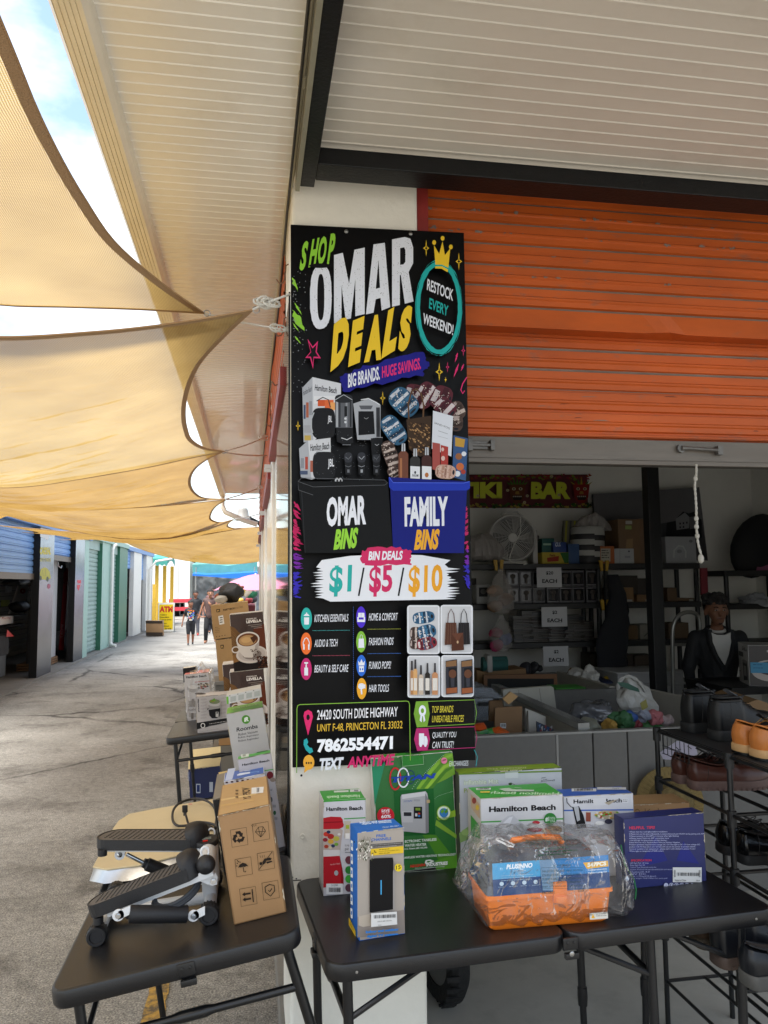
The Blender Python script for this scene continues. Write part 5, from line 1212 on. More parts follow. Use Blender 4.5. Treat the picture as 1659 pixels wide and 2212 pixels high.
# upright column and display
cb_=mR+Vector((-.003,0,0));ct=at(z5(1002,690),'y',mR.y)
b=MB(Wm);b.tube([cb_,cb_.lerp(ct,.28),cb_.lerp(ct,.3),cb_.lerp(ct,.98),ct],[.021,.021,.031,.031,.030],seg=28);b.build('column',ms)
ax=(ct-cb_).normalized()
b=MB(Kp);b.lathe(ct,(ax+Vector((0,-.15,0))),[(.031,-.002),(.034,.0),(.034,.008),(.030,.013),(0,.0145)],seg=30);dsp=b.build('display',ms)
axn=(ax+Vector((0,-.15,0))).normalized();top=ct+axn*.0145
uu=(Vector((1,0,0))-axn*axn.x).normalized();vv=axn.cross(uu)
b=MB(ink('6a6e68'));b.obox(top-uu*.013-vv*.006-axn*.001,uu*.026,vv*.014,axn*.002,bev=.0008);b.build('screen',dsp)
b=MB(ink('c02820'));b.obox(top-uu*.010-vv*.018-axn*.001,uu*.014,vv*.006,axn*.003,bev=.001);b.build('button',dsp)
def pedal(pts_near,y0,y1,th,name='pedal'):
    """pts_near: photo points along the near top edge, heel -> toe cup"""
    A=S_(*pts_near[0],y0[0]);C=S_(*pts_near[1],y0[1]);U=(C-A);L=U.length;U.normalize();W=Vector((U.y*-1,U.x,0)).normalized();W=(W-U*W.dot(U)).normalized()
    if W.y<0:W=-W
    Nn=U.cross(W).normalized()
    if Nn.z<0:Nn=-Nn
    wd=y1
    out=[]
    n=10
    for i in range(n+1):t=math.pi/2+math.pi*i/n;out.append((.045+.045*math.cos(t),wd/2+wd/2*math.sin(t)))
    out+=[(L,0),(L,wd)]
    P=[A+U*x+W*y for x,y in out]
    b=MB(Kp);
    # open topped tray: body below, raised rim
    body=[p-Nn*th for p in P]
    b.prism([p-Nn*.004 for p in P],-Nn*(th-.004))
    ctr=A+U*L/2+W*wd/2
    rim_in=[ctr+(p-ctr)*.965 for p in P]
    nP=len(P)
    vs=P+rim_in+[p-Nn*.004 for p in P];fs=[]
    for i in range(nP):
        j=(i+1)%nP;fs+=[(i,j,j+nP,i+nP),(i,i+2*nP,j+2*nP,j)]
    b.add(vs,fs);po=b.build(name,ms)
    b=MB(Tr);b.prism([p-Nn*.0035 for p in rim_in],Nn*.002);
    for i in range(17):
        for k in range(8):
            x=.03+(L-.055)*i/16;y=wd*(.14+.72*k/7)
            if i<2 and k in(0,7):continue
            b.obox(A+U*x+W*y-Nn*.0016,U*.0045,W*.006,Nn*.0012,Kp)
    b.build('tread',po)
    # toe cup: half bowl that rises at the front
    b=MB(Kp);c0=A+U*(L-.012)+W*wd/2
    def f(u,v):
        a=math.pi*(u*1.0)-math.pi/2;ph=v*math.pi*.62
        r=wd/2*1.02
        x=math.cos(a)*r*(.55+.45*math.sin(ph+.5))*1.0;y=math.sin(a)*r*(1.0-.06*v)
        z=-th+(th+.036)*math.sin(ph)*(.45+.55*math.cos(a));x-=.030*v*v*math.cos(a)*2
        return c0+U*x+W*y+Nn*z
    b.grid(f,22,14)
    def f2(u,v):
        p=f(u,v);return p-(p-c0).normalized()*.005
    b.grid(lambda u,v:f2(1-u,v),22,14)
    b.grid(lambda u,v:f(u,1).lerp(f2(u,1),v),22,1);b.build('toe_cup',po)
    return A,U,W,Nn,L,wd
p1=pedal(((288,1070),(880,838)),(capL.y-.01,capR.y-.01),.105,.034)
p2=pedal(((338,672),(905,672)),(capL.y+.17,capR.y+.11),.105,.030)
# white arms beneath pedals
A,U,W,Nn,L,wd=p1
b=MB(Wm);b.obox(A+U*.05+W*.02-Nn*.05,U*(L+.01),W*.03,Nn*.022,bev=.004);b.build('pedal_arm',ms)
pv=S_(1002,900,capR.y+.02)
b=MB(Wm);e=A+U*(L-.03)+W*.03-Nn*.045;b.prism([e,e+Nn*.05+U*.05,S_(1000,770,e.y),S_(1062,880,e.y),S_(1060,925,e.y),S_(1030,932,e.y),S_(930,895,e.y)],Yv*.006);b.build('side_plate',ms)
bl=MB(Chr);k=S_(1038,905,e.y-.002);bl.lathe(k,-Yv,[(.008,0),(.008,.003),(.005,.003),(.005,.007),(0,.007)],seg=14);bl.build('bolt',ms)
A2,U2,W2,N2,L2,wd2=p2
b=MB(Wm);b.obox(A2+U2*.03+W2*.03-N2*.044,U2*(L2-.02),W2*.03,N2*.016,bev=.004);b.build('pedal_arm',ms)
kn=S_(995,818,capR.y-.005)
b=MB(Wm);b.tube([kn+Yv*.01,kn+Yv*.16],.025,seg=22);b.build('pivot_tube',ms)
b=MB(Kp);b.lathe(kn+Yv*.012,-Yv,[(.026,0),(.026,.004),(.0225,.016),(.014,.024),(0,.027)],seg=26);b.build('pivot_cap',ms)
# dampers
d0=S_(545,1093,capR.y-.03);d1=S_(892,1092,capR.y-.01);dd=(d1-d0).normalized()
b=MB(Kp);b.tube([d0,d0+dd*.006,d0+dd*.008,d1-dd*.003,d1],[.012,.012,.0225,.0225,.020],seg=26);b.tube([d0-dd*.010,d0],.008,seg=14);b.build('damper',ms)
for x,y,yy,ln in((497,1100,d0.y,-1),(925,1103,d1.y,1)):
    o=S_(x,y,yy-.012);b=MB(Wm);b.lathe(o,Yv,[(0,0),(.015,0),(.015,.004),(0,.004)],seg=18);b.obox(o-Vector((.0,0,.012)),Vector((.03*(1 if ln>0 else-1)*(-1 if ln<0 else 1),0,.012)),Yv*.004,Vector((0,0,.022)));b.build('bracket',ms)
    b=MB(Chr);b.lathe(o-Yv*.001,-Yv,[(.0075,0),(.0075,.003),(.0045,.003),(.0045,.006),(0,.006)],seg=12);b.build('bolt',ms)
o=S_(506,756,A2.y+.02);r1=S_(545,752,A2.y+.03);r2=S_(640,800,A2.y+.035);r3_=S_(790,860,A2.y+.05)
b=MB(Chr);b.tube([r1,r2],.006,seg=12);b.build('damper_rod',ms)
b=MB(Kp);b.tube([r2,r2.lerp(r3_,.1),r2.lerp(r3_,.14),r3_],[.013,.014,.0185,.0185],seg=22);b.build('damper',ms)
b=MB(Wm);b.lathe(o,Yv,[(0,0),(.015,0),(.015,.02),(0,.02)],seg=18);b.build('bracket',ms)
b=MB(Chr);b.lathe(o-Yv*.001,-Yv,[(.0075,0),(.0045,.003),(0,.006)],seg=12);b.build('bolt',ms)
for(x,y,yy)in((1026,632,mR.y+.03),(990,738,capR.y+.01)):
    o=S_(x,y,yy);b=MB(Wm);b.tube([o+Vector((.0105*math.cos(t),0,.013*math.sin(t)))for t in[k*math.pi/8 for k in range(-2,11)]],.0028,seg=8);b.build('cord_loop',ms)
for x,y in((408,735),(384,1120)):
    o=S_(x,y,capL.y+(.16 if y<900 else 0));b=MB(Kp);b.tube([o+Vector((0,0,.006)),o-Vector((0,0,.012))],.0135,seg=16);b.build('stopper',ms)
# resistance band coil on the table under the pedal
rb=MB(mat('black_blue_cord','20252c',.5));pts=[]
cc=S_(830,972,capR.y+.03)
for k in range(3):
    for i in range(20):
        a=2*math.pi*i/20;pts.append(cc+Vector((.062*math.cos(a)*(1-.04*k),.045*math.sin(a),.022*math.sin(a+.2)+.018*math.cos(a)+.006*k)))
rb.tube(pts,.0055,seg=8);rb.build('resistance_cord',ms)

# ================================================================ beige topped tray appliance behind the stepper
tr_=thing('warming_tray','beige topped silver edged flat appliance lying behind the stepper','appliance',tuple(onp(z5(640,700),*PL2)))
OT=PL2[0]+TN*.062
def to(p,h=.062):return onp(z5(*p),PL2[0]+TN*h,TN)
out=[(352,822),(400,735),(470,600),(500,560),(560,522),(700,494),(1036,438),(1060,470),(1052,575),(1030,690),(900,742),(620,812),(430,836)]
Pt=[to(p)for p in out]
b=MB(mat('beige_enamel','c2b28e',.35,var=.05,dirt='8a7a5a',dscale=12,dlo=.64,dhi=.8,damt=.4));b.prism(Pt,-TN*.006);b.build('top_plate',tr_,bevel=.002)
ct_=sum(Pt,Vector())/len(Pt)
rr=[[ct_+(p-ct_)*s+TN*h for p in Pt]for s,h in((.99,-.006),(1.0,-.012),(1.06,-.034),(1.07,-.038),(1.05,-.040))]
b=MB(mat('brushed_aluminium','b4b4b2',.28,metal=.85,var=.1,vscale=20));loft(b,rr,smooth=True,capb=False);b.build('rim',tr_)
rr=[[ct_+(p-ct_)*s+TN*h for p in Pt]for s,h in((.98,-.041),(.94,-.0615))]
b=MB(Kp);loft(b,rr);b.build('base',tr_)
pw=MB(mat('black_power_cord','1c1a1a',.5))
cpt=[(1030,600,.065),(960,575,.075),(880,590,.07),(835,590,.075),(808,560,.08),(812,500,.09),(850,460,.09),(910,440,.085),(975,440,.085),(1030,470,.08),(1056,520,.07),(1050,600,.066)]
pw.tube(resample([to((x,y),h)for x,y,h in cpt],60),.0048,seg=8)
pw.tube(resample([to((x,y),.07)for x,y in((900,590),(960,572),(1030,580),(1055,598),(1030,612),(960,600),(900,604))],40),.0048,seg=8)
o=to((895,575),.07);pl_=to((877,515),.10)
pw.tube(resample([to((910,592),.068),o,o.lerp(pl_,.6),pl_],14),.004,seg=8);pw.build('power_cord',tr_)
b=MB(Kp);b.obox(pl_-Vector((.010,.004,0)),Vector((.020,0,0)),Vector((0,.010,0)),Vector((-.001,0,.026)),bev=.003);b.obox(pl_+Vector((-.006,-.002,-.012)),Vector((.012,0,0)),Vector((0,.008,0)),Vector((0,0,.014)),bev=.002);b.build('plug',tr_)
lab=MB(ink('c08a7a'));Gf=Face(lab,TN,lambda p:onp(p,OT,TN),start=.0004);px(Gf,z5).ell(908,468,12,5,'c49484');lab.build('sticker',tr_)
# ================================================================ boxes on the alley side table
z5q=z5r
c=carton('tall brown shipping box with six handling symbols on its front',z5(1060,535),z5(1361,477),.33,base=z5(1155,1157),plane=PL2,yaw=0,front='98744c',top='b3905f',side='7f5f3c',cat='shipping box',name='cardboard_box',bev=.004)
q=px(c.F,z5);t=px(c.T,z5r)
def sym(cx,cy):
    x0,y0=cx-50,cy-54
    P=[(cx-46,cy-40),(cx+44,cy-56),(cx+54,cy+42),(cx-36,cy+58),(cx-46,cy-40)];q.line(P,.9,'2a211a')
def sl(x,y,cx,cy,k=.14):return(cx+x+y*.10,cy+y-x*.17)
for i,(cx,cy)in enumerate(((1181,655),(1305,622),(1207,821),(1333,787),(1233,988),(1360,953))):
    sym(cx,cy);g=lambda L:[sl(x,y,cx,cy)for x,y in L];k='241c16'
    if i==0:
        for a in(0,120,240):
            ca,sa=math.cos(R_(a)),math.sin(R_(a));q.poly(g([(x*ca-y*sa,x*sa+y*ca)for x,y in((-14,-34),(12,-34),(22,-18),(28,-22),(22,2),(2,-4),(9,-9),(0,-20),(-12,-18))]),k)
    elif i==1:
        [q.line(g([a_,b_]),1,k)for a_,b_ in(((-28,-2),(-8,-26)),((-8,-26),(18,-24)),((18,-24),(30,4)),((30,4),(0,32)),((0,32),(-28,-2)),((-28,-2),(30,4)),((-8,-26),(-6,2)),((-6,2),(0,32)),((18,-24),(10,2)),((10,2),(0,32)))]
        for d in(-1,0,1):q.line(g([(-30+d*9,-34-abs(d)*0),(-34+d*12,-44)]),.8,k)
    elif i==2:
        q.poly(g([(-28,2),(-18,-14),(0,-22),(18,-14),(30,4),(18,0),(10,4),(0,-1),(-12,4),(-18,0)]),k);q.line(g([(0,0),(2,30),(10,32),(14,26)]),1.4,k)
        for x,y in((-30,-24),(-22,-32),(-34,-10),(-14,-28),(-28,-38)):q.ell(*sl(x,y,cx,cy),3,4,k,8)
    elif i==3:
        q.line(g([(-40,44),(44,-44)]),1.2,k);q.ell(*sl(-26,12,cx,cy),8,9,k);q.poly(g([(-18,8),(-4,-12),(26,-14),(38,-6),(30,2),(6,0),(0,14),(-14,20)]),k);q.poly(g([(4,8),(34,6),(40,12),(10,18)]),k)
        for d in range(3):q.line(g([(-22+9*d,-20),(-26+12*d,-34)]),.8,k)
    elif i==4:
        for yy in(-14,16):q.poly(g([(-30,yy),(-14,yy-12),(-14,yy-5),(18,yy-5),(18,yy+5),(-14,yy+5),(-14,yy+12)]),k)
        q.poly(g([(26,-36),(32,-36),(32,38),(26,38)]),k)
    else:
        q.line(g([(-26,-22),(0,-32),(26,-22),(26,8),(0,34),(-26,8),(-26,-22)]),2,k);q.line(g([(-10,0),(-2,8),(12,-8)]),2,k)
t.text('VOPSKY',(735,1180),(765,1390),(590,1190),'3a2c1c',bold=.03);
t.poly([(215,1395),(850,1290),(860,1310),(230,1425)],'cdb07c');t.poly([(210,1500),(800,1400),(810,1425),(220,1530)],'bf9c66');t.poly([(770,1190),(990,1172),(978,1280),(765,1300)],'d8d8d6');bars(t,860,1195,905,1275,-.1,'505054',8,3)
for k in range(3):t.rect(480,1230+k*60,530,1255+k*60,'6a5030')
c.fin()
c=carton('grey sided black fronted carton behind the tall brown shipping box',(459,1728),(545,1722),.35,y0=2.66,plane=PL2,front='1c1b1a',top='77726a',side='5e5a54',cat='carton',name='cardboard_box')
t=px(c.T,z5r);t.poly([(170,915),(330,880),(330,905),(185,945)],'c9b078');c.fin()
gB=c
c=carton('blue topped stick blender box lying on the grey carton',(483,1689),(572,1677),.12,y0=2.68,plane=PL2,front='c0b8b8',top='3f62ac',side='d4d2d4',group='boxes on the alley side table',h=.05)
t=px(c.T,z5r);t.poly([(345,850),(480,830),(420,1040),(290,1065)],'b4c0dc')
t.poly([(505,955),(560,925),(740,905),(742,930),(570,965),(510,972)],'d0d8e8');t.line([(742,915),(880,900),(905,890),(880,918)],1.2,'7aa0d8');t.poly([(830,765),(970,745),(955,820),(815,835)],'d4d6d8');bars(t,875,770,935,815,-.1,'606468',8,5)
for k in range(3):t.rect(640+0,845+k*22,750,858+k*22,'a8b8d8',-.08)
F_=px(c.F,z5r)
for k in range(7):F_.rect(300+k*95,1075-k*12,345+k*95,1105-k*12,'4a3438')
c.fin()
c=carton('slim white and green blender box standing behind the blue topped box',z5(1185,212),z5(1366,181),.045,base=z5(1258,752),plane=PL2,front='b0aaac',top='4fa04a',side='9c989a',group='boxes on the alley side table')
q=px(c.F,z5r);q.text('Hamilton Beach',(600,795),(1090,710),(598,755),'17171a',bold=.03);q.line([(560,935),(1160,855)],2,'4a9a44')
q.ell(1100,960,60,70,'6a2028');q.ell(1150,1040,50,40,'8a7a70');q.ell(1120,1400,26,48,'54585c');q.ell(1185,1635,26,40,'2f5a3c');q.text('nal',(1105,1240),(1140,1235),(1105,1200),'4a4a50')
for k in range(3):q.rect(1150+k*20,1490,1160+k*20,1540,'6c6c70');q.rect(1185+k*18,1710,1194+k*18,1760,'6c6c70')
t=px(c.T,z5r);t.poly([(575,590),(720,570),(718,625),(585,650)],'d0d8d0');bars(t,610,590,665,630,-.1,'606860',7,4);t.line([(860,560),(1060,520)],1.8,'2c6a2c');c.fin()
# robot vacuum box with a lifted lid
c=carton('white and green robot vacuum box with a lifted lid',z4(862,1432),z4(1226,1352),.15,y0=3.0,plane=PL2,front='b3b0ae',top='6fb03e',side='a29f9c',cat='vacuum box',yaw=0)
q=px(c.F,z4);t=px(c.T,z4)
q.ell(1058,1484,42,43,'4f8a2f',32);q.text('iR',(1040,1508),(1086,1500),(1042,1464),'dfe4da',bold=.06)
q.text('Roomba',(966,1605),(1174,1568),(966,1565),'222224',bold=.015)
for k,s_ in enumerate(('Robot Vacuum','Robot Aspirateur','Robot Aspirador')):q.text(s_,(984-4*(k==1),1645+33*k),(1172+14*(k>0),1612+33*k),(984-4*(k==1),1620+33*k),'3a3a3c')
q.text('Hamilton',(0,0),(1,0),(0,1),'b3b0ae')if 0 else None
t.text('Roomba Robot Vacuum',(1160,1330),(920,1375),(1162,1342),'c8dca8')
c.fin();rv=bpy.data.objects[-1]if 0 else None
ro=[o for o in bpy.data.objects if o.get('label','').startswith('white and green robot vacuum')][0];MW[ro.name]=Matrix()
LD=MB(mat('card_c4c2be','c4c2be',.5,var=.05));nF=-c.D
yl_=c.B.y-.01
P=[onp(z4(*p),c.B+nF*.01,nF)for p in((868,1335),(1215,1262),(1205,1178),(866,1250))]
LD.prism(P,c.D*.12);lo=LD.build('lid',ro);Lf=MB(ink('7ab850'));G=Face(Lf,nF,lambda p:onp(p,c.B+nF*.01,nF),start=.0015);q=px(G,z4)
q.poly([(866,1262),(885,1258),(888,1330),(870,1334)],'6fb03e')
for k in range(4):q.rect(905+k*78,1262-k*17,960+k*78,1312-k*17,'a8aaa4',-.21);q.ell(900+k*78,1252-k*17,5,5,'4a4a4c')
Lf.build('lid_print',ro)

# ================================================================ boxes on the far folding table
def levella(label,TL,TR,base=None,y0=None,plane=PL3,dh=0,h=None,yaw=0,full=True,Z=z4,off=(0,0),w=None,lean=0):
    c=carton(label,TL,TR,.22,base=base,y0=y0,plane=plane,dh=dh,h=h,w=w,yaw=yaw,front='3a2620',top='c4bfba',side='c9c6c4',group='coffee machine boxes stacked on the far table',cat='coffee machine box',lean=lean)
    q=c.f
    q.poly([(0,.25),(.3,.35),(.42,.5),(.2,.95),(0,.95)],'8a6238');q.poly([(0,.85),(.4,.8),(1,.85),(1,1),(0,1)],'1e1614')
    r5=random.Random(2)
    q.poly([(0,.2),(.12,.24),(.36,.42),(.2,.62),(0,.72)],'6e4e2e')
    for i in range(14):
        for j in range(10):
            x=.015+i*.024+(j%2)*.01;y=.27+j*.045+i*.018
            if x<.30 and y<.80:q.rect(x,y,x+.009,y+.012,'a07c4c')
    q.poly([(.66,.3),(1,.22),(1,.75),(.8,.8)],'5e2e1c')
    for k in range(5):q.line([(.3+.05*k,.45),(.26+.05*k,.3),(.34+.05*k,.18),(.3+.05*k,.05)],.012,'4e3a34')
    q.ell(.56,.73,.46,.155,'c9bfb8',36);q.ell(.56,.725,.40,.125,'b5aaa4',36);q.ell(.57,.735,.28,.085,'80746e',30)
    q.poly([(.14,.5),(.20,.66),(.34,.77),(.56,.79),(.72,.72),(.80,.58),(.82,.46)],'cdc4bd');q.poly([(.6,.78),(.72,.72),(.80,.58),(.82,.46),(.7,.55)],'a89e98');q.ell(.48,.465,.345,.135,'d4ccc6',40);q.ell(.48,.47,.305,.115,'6a4028',40);q.ell(.47,.48,.255,.092,'b08a5e',36);q.ell(.43,.47,.15,.05,'c49e6c',26);q.poly([(.55,.44),(.72,.40),(.76,.46),(.64,.54)],'4a2a1a')
    q.ering(.1,.62,.12,.06,.035,'cdc4bd',n=24,wy=.02)
    for i in range(80):q.ell(.72+.28*r5.random(),.78+.2*r5.random(),.022,.012,('3a2014','5c3420','24140e')[i%3],n=8)
    for i in range(20):q.ell(.55+.25*r5.random(),.64+.2*r5.random(),.018,.010,'3a2014',n=8)
    q.text('PREMIUM',(.48,.12),(.78,.12),(.48,.095),'d8d0cc',bold=.02);q.text('LEVELLA',(.48,.18),(.93,.18),(.48,.13),'e8e2de',bold=.05)
    for k in range(3):q.rect(.52+.08*k,.215+.03*k,.93,.222+.03*k,'9a8e88')
    l=c.l
    l.line([(.1,.05),(.1,.95)],.01,'6a6664');l.line([(.25,.1),(.25,.6)],.008,'a8a4a0');l.rect(.35,.3,.8,.7,'8a8684');l.rect(.4,.34,.75,.55,'2c2a2a')
    c.t.rect(.1,.35,.9,.6,'d8d4cc')
    return c
cL=levella('lower coffee machine box with a cup picture, under its twin',z4(905,1022),z4(1232,988),base=z4(940,1575))
cL.fin()
topz=cL.h+.001
cU=levella('upper coffee machine box with a cup picture, topmost of its stack',z4(905,455),z4(1226,425),base=z4(941,1015),dh=topz);cU.fin()
c=levella('third coffee machine box peeping out behind the lower one, its side turned',z4(825,948),z4(1150,905),y0=cL.B.y+.26,w=.24);c.fin()
c=carton('black and grey rice cooker box in front of the clear bagged boxes',z4(576,1262),z4(900,1195),.17,base=z4(580,1622),plane=PL3,front='a9a4a4',top='b4b0ae',side='3a3838',cat='rice cooker box',lean=-2)
q=px(c.F,z4);t=px(c.T,z4);L=px(c.L,z4)
q.poly([(574,1518),(900,1465),(900,1505),(576,1582)],'1a1a1c');q.text('proctorsilex',(606,1410),(600,1278),(583,1412),'2a2a2c',bold=.03)
tinytext(q,700,880,1525,9,-.16,'a8a4a4',4,1);tinytext(q,690,890,1548,7,-.16,'8a8888',6,1)
for k in range(7):tinytext(q,614,680,1286+k*30,5,-.16,'8a8686',k,2)
for k in range(6):tinytext(q,815,865,1270+k*36,5,-.16,'8a8686',k+9,2)
c.F.ering(*z4(636,1540),5,5.5,1.6,'c9c6c4',n=20);tinytext(q,600,800,1600,6,-.16,'8a8686',3)
q.poly([(690,1370),(808,1360),(800,1450),(770,1468),(725,1468),(700,1440)],'17171a');q.poly([(690,1340),(812,1325),(812,1368),(692,1388)],'8c8a8a');q.ell(750,1330,58,22,'a8a6a6');q.ell(750,1305,52,24,'6a7458');q.ell(730,1300,22,10,'a85a34');q.poly([(700,1312),(748,1270),(765,1300)],'5f8a34');q.rect(762,1405,790,1455,'a9a7a5');q.ell(776,1416,8,8,'2a2a2c');q.line([(688,1370),(682,1385)],2,'17171a')
L.text('proctorsilex',(510,1465),(498,1262),(494,1458),'a09c9c',bold=.03);L.rect(525,1280,552,1350,'8c8888',.1);L.rect(520,1420,545,1480,'706c6c',.1)
t.ell(610,1232,55,10,'2a2a2c');t.line([(700,1215),(790,1205)],1.2,'8a8684');c.fin()
c=carton('white pasta pot appliance box in a knotted clear bag, left on the far table',z4(452,1046),z4(690,1005),.21,base=z4(484,1500),plane=PL3,front='b4b0b0',top='c0706a',side='a4a0a0',cat='appliance box')
q=px(c.F,z4);q.text('Hamilton Beach',(470,1082),(670,1066),(470,1058),'1a1a1c',bold=.03);q.line([(555,1118),(700,1105)],1.2,'a03a34');q.ell(540,1180,62,40,'9a9694');q.ell(540,1165,52,20,'c4c0be')
for i in range(22):q.ell(580+110*r5_.random()if 0 else 590+100*r3.random(),1125+60*r3.random(),12,9,('8a3a34','4a4440','b8a890','6a5a44')[i%4],8)
q.text('Multi Cooker',(490,1400),(640,1385),(490,1385),'4a4846')
q.rect(490,1300,560,1360,'8c8886');q.rect(500,1420,580,1460,'9a9694');c.fin()
cw=c
c=carton('black topped white carton wedged at the left edge of the far table',z4(417,985),z4(560,962),.10,base=z4(474,1476),plane=PL3,front='b7b5b2',top='c9c4b8',side='1d1c1c',cat='carton',name='cardboard_box');q=px(c.F,z4);q.poly([(440,985),(560,965),(560,1100),(445,1120)],'1d1c1c');c.fin()
def fprof(w,h,d,sx=.02,g=.25):
    def f(u):
        x=-sx+(w+2*sx)*u;e=max(.05,min(1,u/.12,(1-u)/.12))**.4
        return x,(d/2+.012)*e,.0 if .1<u<.9 else .03,(h+.02)*e+(.05*math.exp(-((u-.5)/.1)**2))
    return f
bagmesh('plastic_bag','clear knotted bag pulled over the white appliance box on the far table',cw.B+cw.D*(cw.d/2),cw.U,cw.D,fprof(cw.w,cw.h,cw.d),None,9,.012)
# speaker cartons farther on, on a low pallet
pt=thing('stacking_crate','grey crate carrying the speaker cartons against the right hand wall','crate',(.0,8.2,0))
b=MB(mat('grey_crate_plastic','5a5854',.6));b.box(-.36,.10,8.15,8.65,.0,.70);b.build('body',pt)
b=MB(mat('grey_crate_lid','6a6864',.6));b.box(-.38,.12,8.13,8.67,.70,.735);b.build('lid',pt,bevel=.004)
PLC=(Vector((0,0,.736)),Vector((-math.sin(R_(3)),0,math.cos(R_(3)))))
def jbl(label,TL,TR,y0,h,dh=0,base=None):
    c=carton(label,TL,TR,.36,y0=y0,plane=PLC,dh=dh,h=h,front='9c7a4c',top='b89a68',side='86683e',cat='speaker box',group='brown speaker cartons stacked by the wall',name='cardboard_box',lean=3)
    q=c.f;q.rquad(.14,.13,.24,.22,.01,'2a221a');q.text('JBL',(.15,.21),(.23,.21),(.15,.15),'b8935c',bold=.04);return c
c=jbl('lower speaker carton, mostly behind the coffee machine boxes',z4(756,706),z4(1075,640),8.2,.42);c.fin()
hU=(at(z4(710,366),'y',8.2)-at(z4(756,706),'y',8.2)).z-.006
c=jbl('upper speaker carton with party speaker lettering',z4(710,366),z4(1072,302),8.2,hU);q=px(c.F,z4)
q.text('PARTYBOX',(833,420),(950,400),(833,402),'3a2c1c',bold=.05);q.text('ENCORE',(950,400),(1026,386),(950,384),'5a462c',bold=.0);q.poly([(785,470),(832,460),(846,545),(798,555)],'d0ccc4')
for k in range(3):q.rect(800,482+k*22,828,492+k*22,'4a4640',-.15)
for k in range(4):tinytext(q,755,800,580+k*16,5,-.1,'4a3824',k);q.ell(770+k*27,672-k*5,5,5,'3a2c1c',8)
c.fin()
# open navy carton and parcels under the far table
c=carton('navy carton with cream flaps open, on the asphalt under the far table',z5(892,272),z5(1075,250),.22,base=z5(905,445),plane=PLG,front='1c2550',top='cbb88a',side='182046',cat='carton',name='cardboard_box',yaw=0,lean=4)
q=px(c.F,z5);q.rect(940,352,965,405,'b4bac6');q.rect(1016,342,1036,398,'b4bac6');q.rect(944,358,961,398,'2a3a6a');q.text('CHEFMAN',(905,335),(903,285),(893,335),'8a94b8')
nm=[o for o in[c.fin()]][0];MW[nm.name]=Matrix()
fl=MB(mat('card_d4c090','cdb98a',.7,var=.06));fl.obox(c.B+c.V*(c.h+.002),c.U*c.w,c.D*.10+c.V*.07,Vector((0,0,.003)));fl.build('flap',nm)
fl=MB(mat('card_d4c090'));fl.obox(c.B+c.V*(c.h+.002)+c.D*c.d,c.U*c.w,c.D*.08+c.V*.09,Vector((0,0,.003)));fl.build('flap',nm)
c=carton('small brown parcel under the far table, behind the navy carton',z5(1068,92),z5(1140,84),.2,base=z5(1068,135),plane=(Vector((0,0,.25)),Vector((0,0,1))),front='9a7448',side='7c5c38',cat='parcel',name='cardboard_box')
B0=c.B;c.mb.obox(Vector((B0.x-.05,B0.y+.0,.004)),Vector((.3,0,0)),Vector((0,.3,0)),Vector((0,0,B0.z-.006)),mat('card_6f6a60','6f6a60',.7));c.fin()
# black backpack and clothes on the speaker cartons
bk=MB(mat('black_nylon','121316',.6,var=.2,bump=.5,bscale=60));o=at(z4(915,240),'y',8.35)
bk.ico(o,.145,sub=4,sc=(.85,.7,.72));bk.v=[tuple(Vector(v)+Vector((0,0,1))*.04*noise.noise(Vector(v)*9)+Vector((1,0,0))*.03*noise.noise(Vector(v)*14))for v in bk.v]
bo2=bk.build('backpack');tag(bo2,'black backpack lying on the speaker cartons','backpack')
for k,(x,y,cc,r_)in enumerate(((820,300,'a8a49c',.05),(800,275,'8a4a30',.04),(840,250,'c09a5c',.04),(985,190,'8a5a50',.04),(1010,245,'c8b060',.05),(1110,260,'2a7a60',.05),(1080,250,'c4c0b8',.05))):
    b=MB(mat('cloth_'+cc,cc,.8,bump=.3));oo=at(z4(x,y),'y',8.3+.1*k if k<4 else 9.6);b.ico(oo,r_,sub=3,sc=(1.3,1,.8));b.v=[tuple(Vector(v)+Vector((1,1,1))*.02*noise.noise(Vector(v)*22))for v in b.v]
    tag(b.build('garment'),('pale folded shirt','rust scarf','mustard cap','dusty pink pouch','yellow pouch','green bottle bag','white cup bag')[k]+' piled beside the black backpack','garment')
# ================================================================ storefront row across the alley
FX=-3.85;RX=-3.97
lb=thing('storefront_row','long low row of blue and green roll-up units across the alley','building',(FX,13,0))
zL=zf(0,1650,320,1089);z3=zf(0,1650,1000)
M_bluedoor=mat('blue_enamel_door','6f9bd0',.45,var=.08,vscale=3,dirt='4a5a70',dscale=5,dlo=.6,dhi=.8,damt=.4);M_grdoor=mat('grey_green_door','8aa39c',.5,var=.1,vscale=3,dirt='5a6a64',dscale=5,dlo=.55,dhi=.8,damt=.5)
M_green=mat('dark_green_trim','2f6a52',.45,var=.1);M_lgreen=mat('pale_green_trim','8fb0a4',.5,var=.08);M_blueh=mat('blue_header','5f87bc',.45,var=.08)
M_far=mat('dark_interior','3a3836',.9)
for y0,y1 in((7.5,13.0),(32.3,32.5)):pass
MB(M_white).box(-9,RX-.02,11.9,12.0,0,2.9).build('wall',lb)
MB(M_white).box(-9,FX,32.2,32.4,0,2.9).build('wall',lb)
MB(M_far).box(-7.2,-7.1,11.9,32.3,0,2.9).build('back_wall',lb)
MB(M_blueh).box(-9.5,FX+.05,9.5,20.0,2.80,2.94).build('eave',lb);MB(M_lgreen).box(-9.5,FX+.05,20.0,25.9,2.86,2.99).build('eave',lb);MB(M_blueh).box(-9.5,FX+.05,25.9,32.5,2.83,2.96).build('eave',lb)
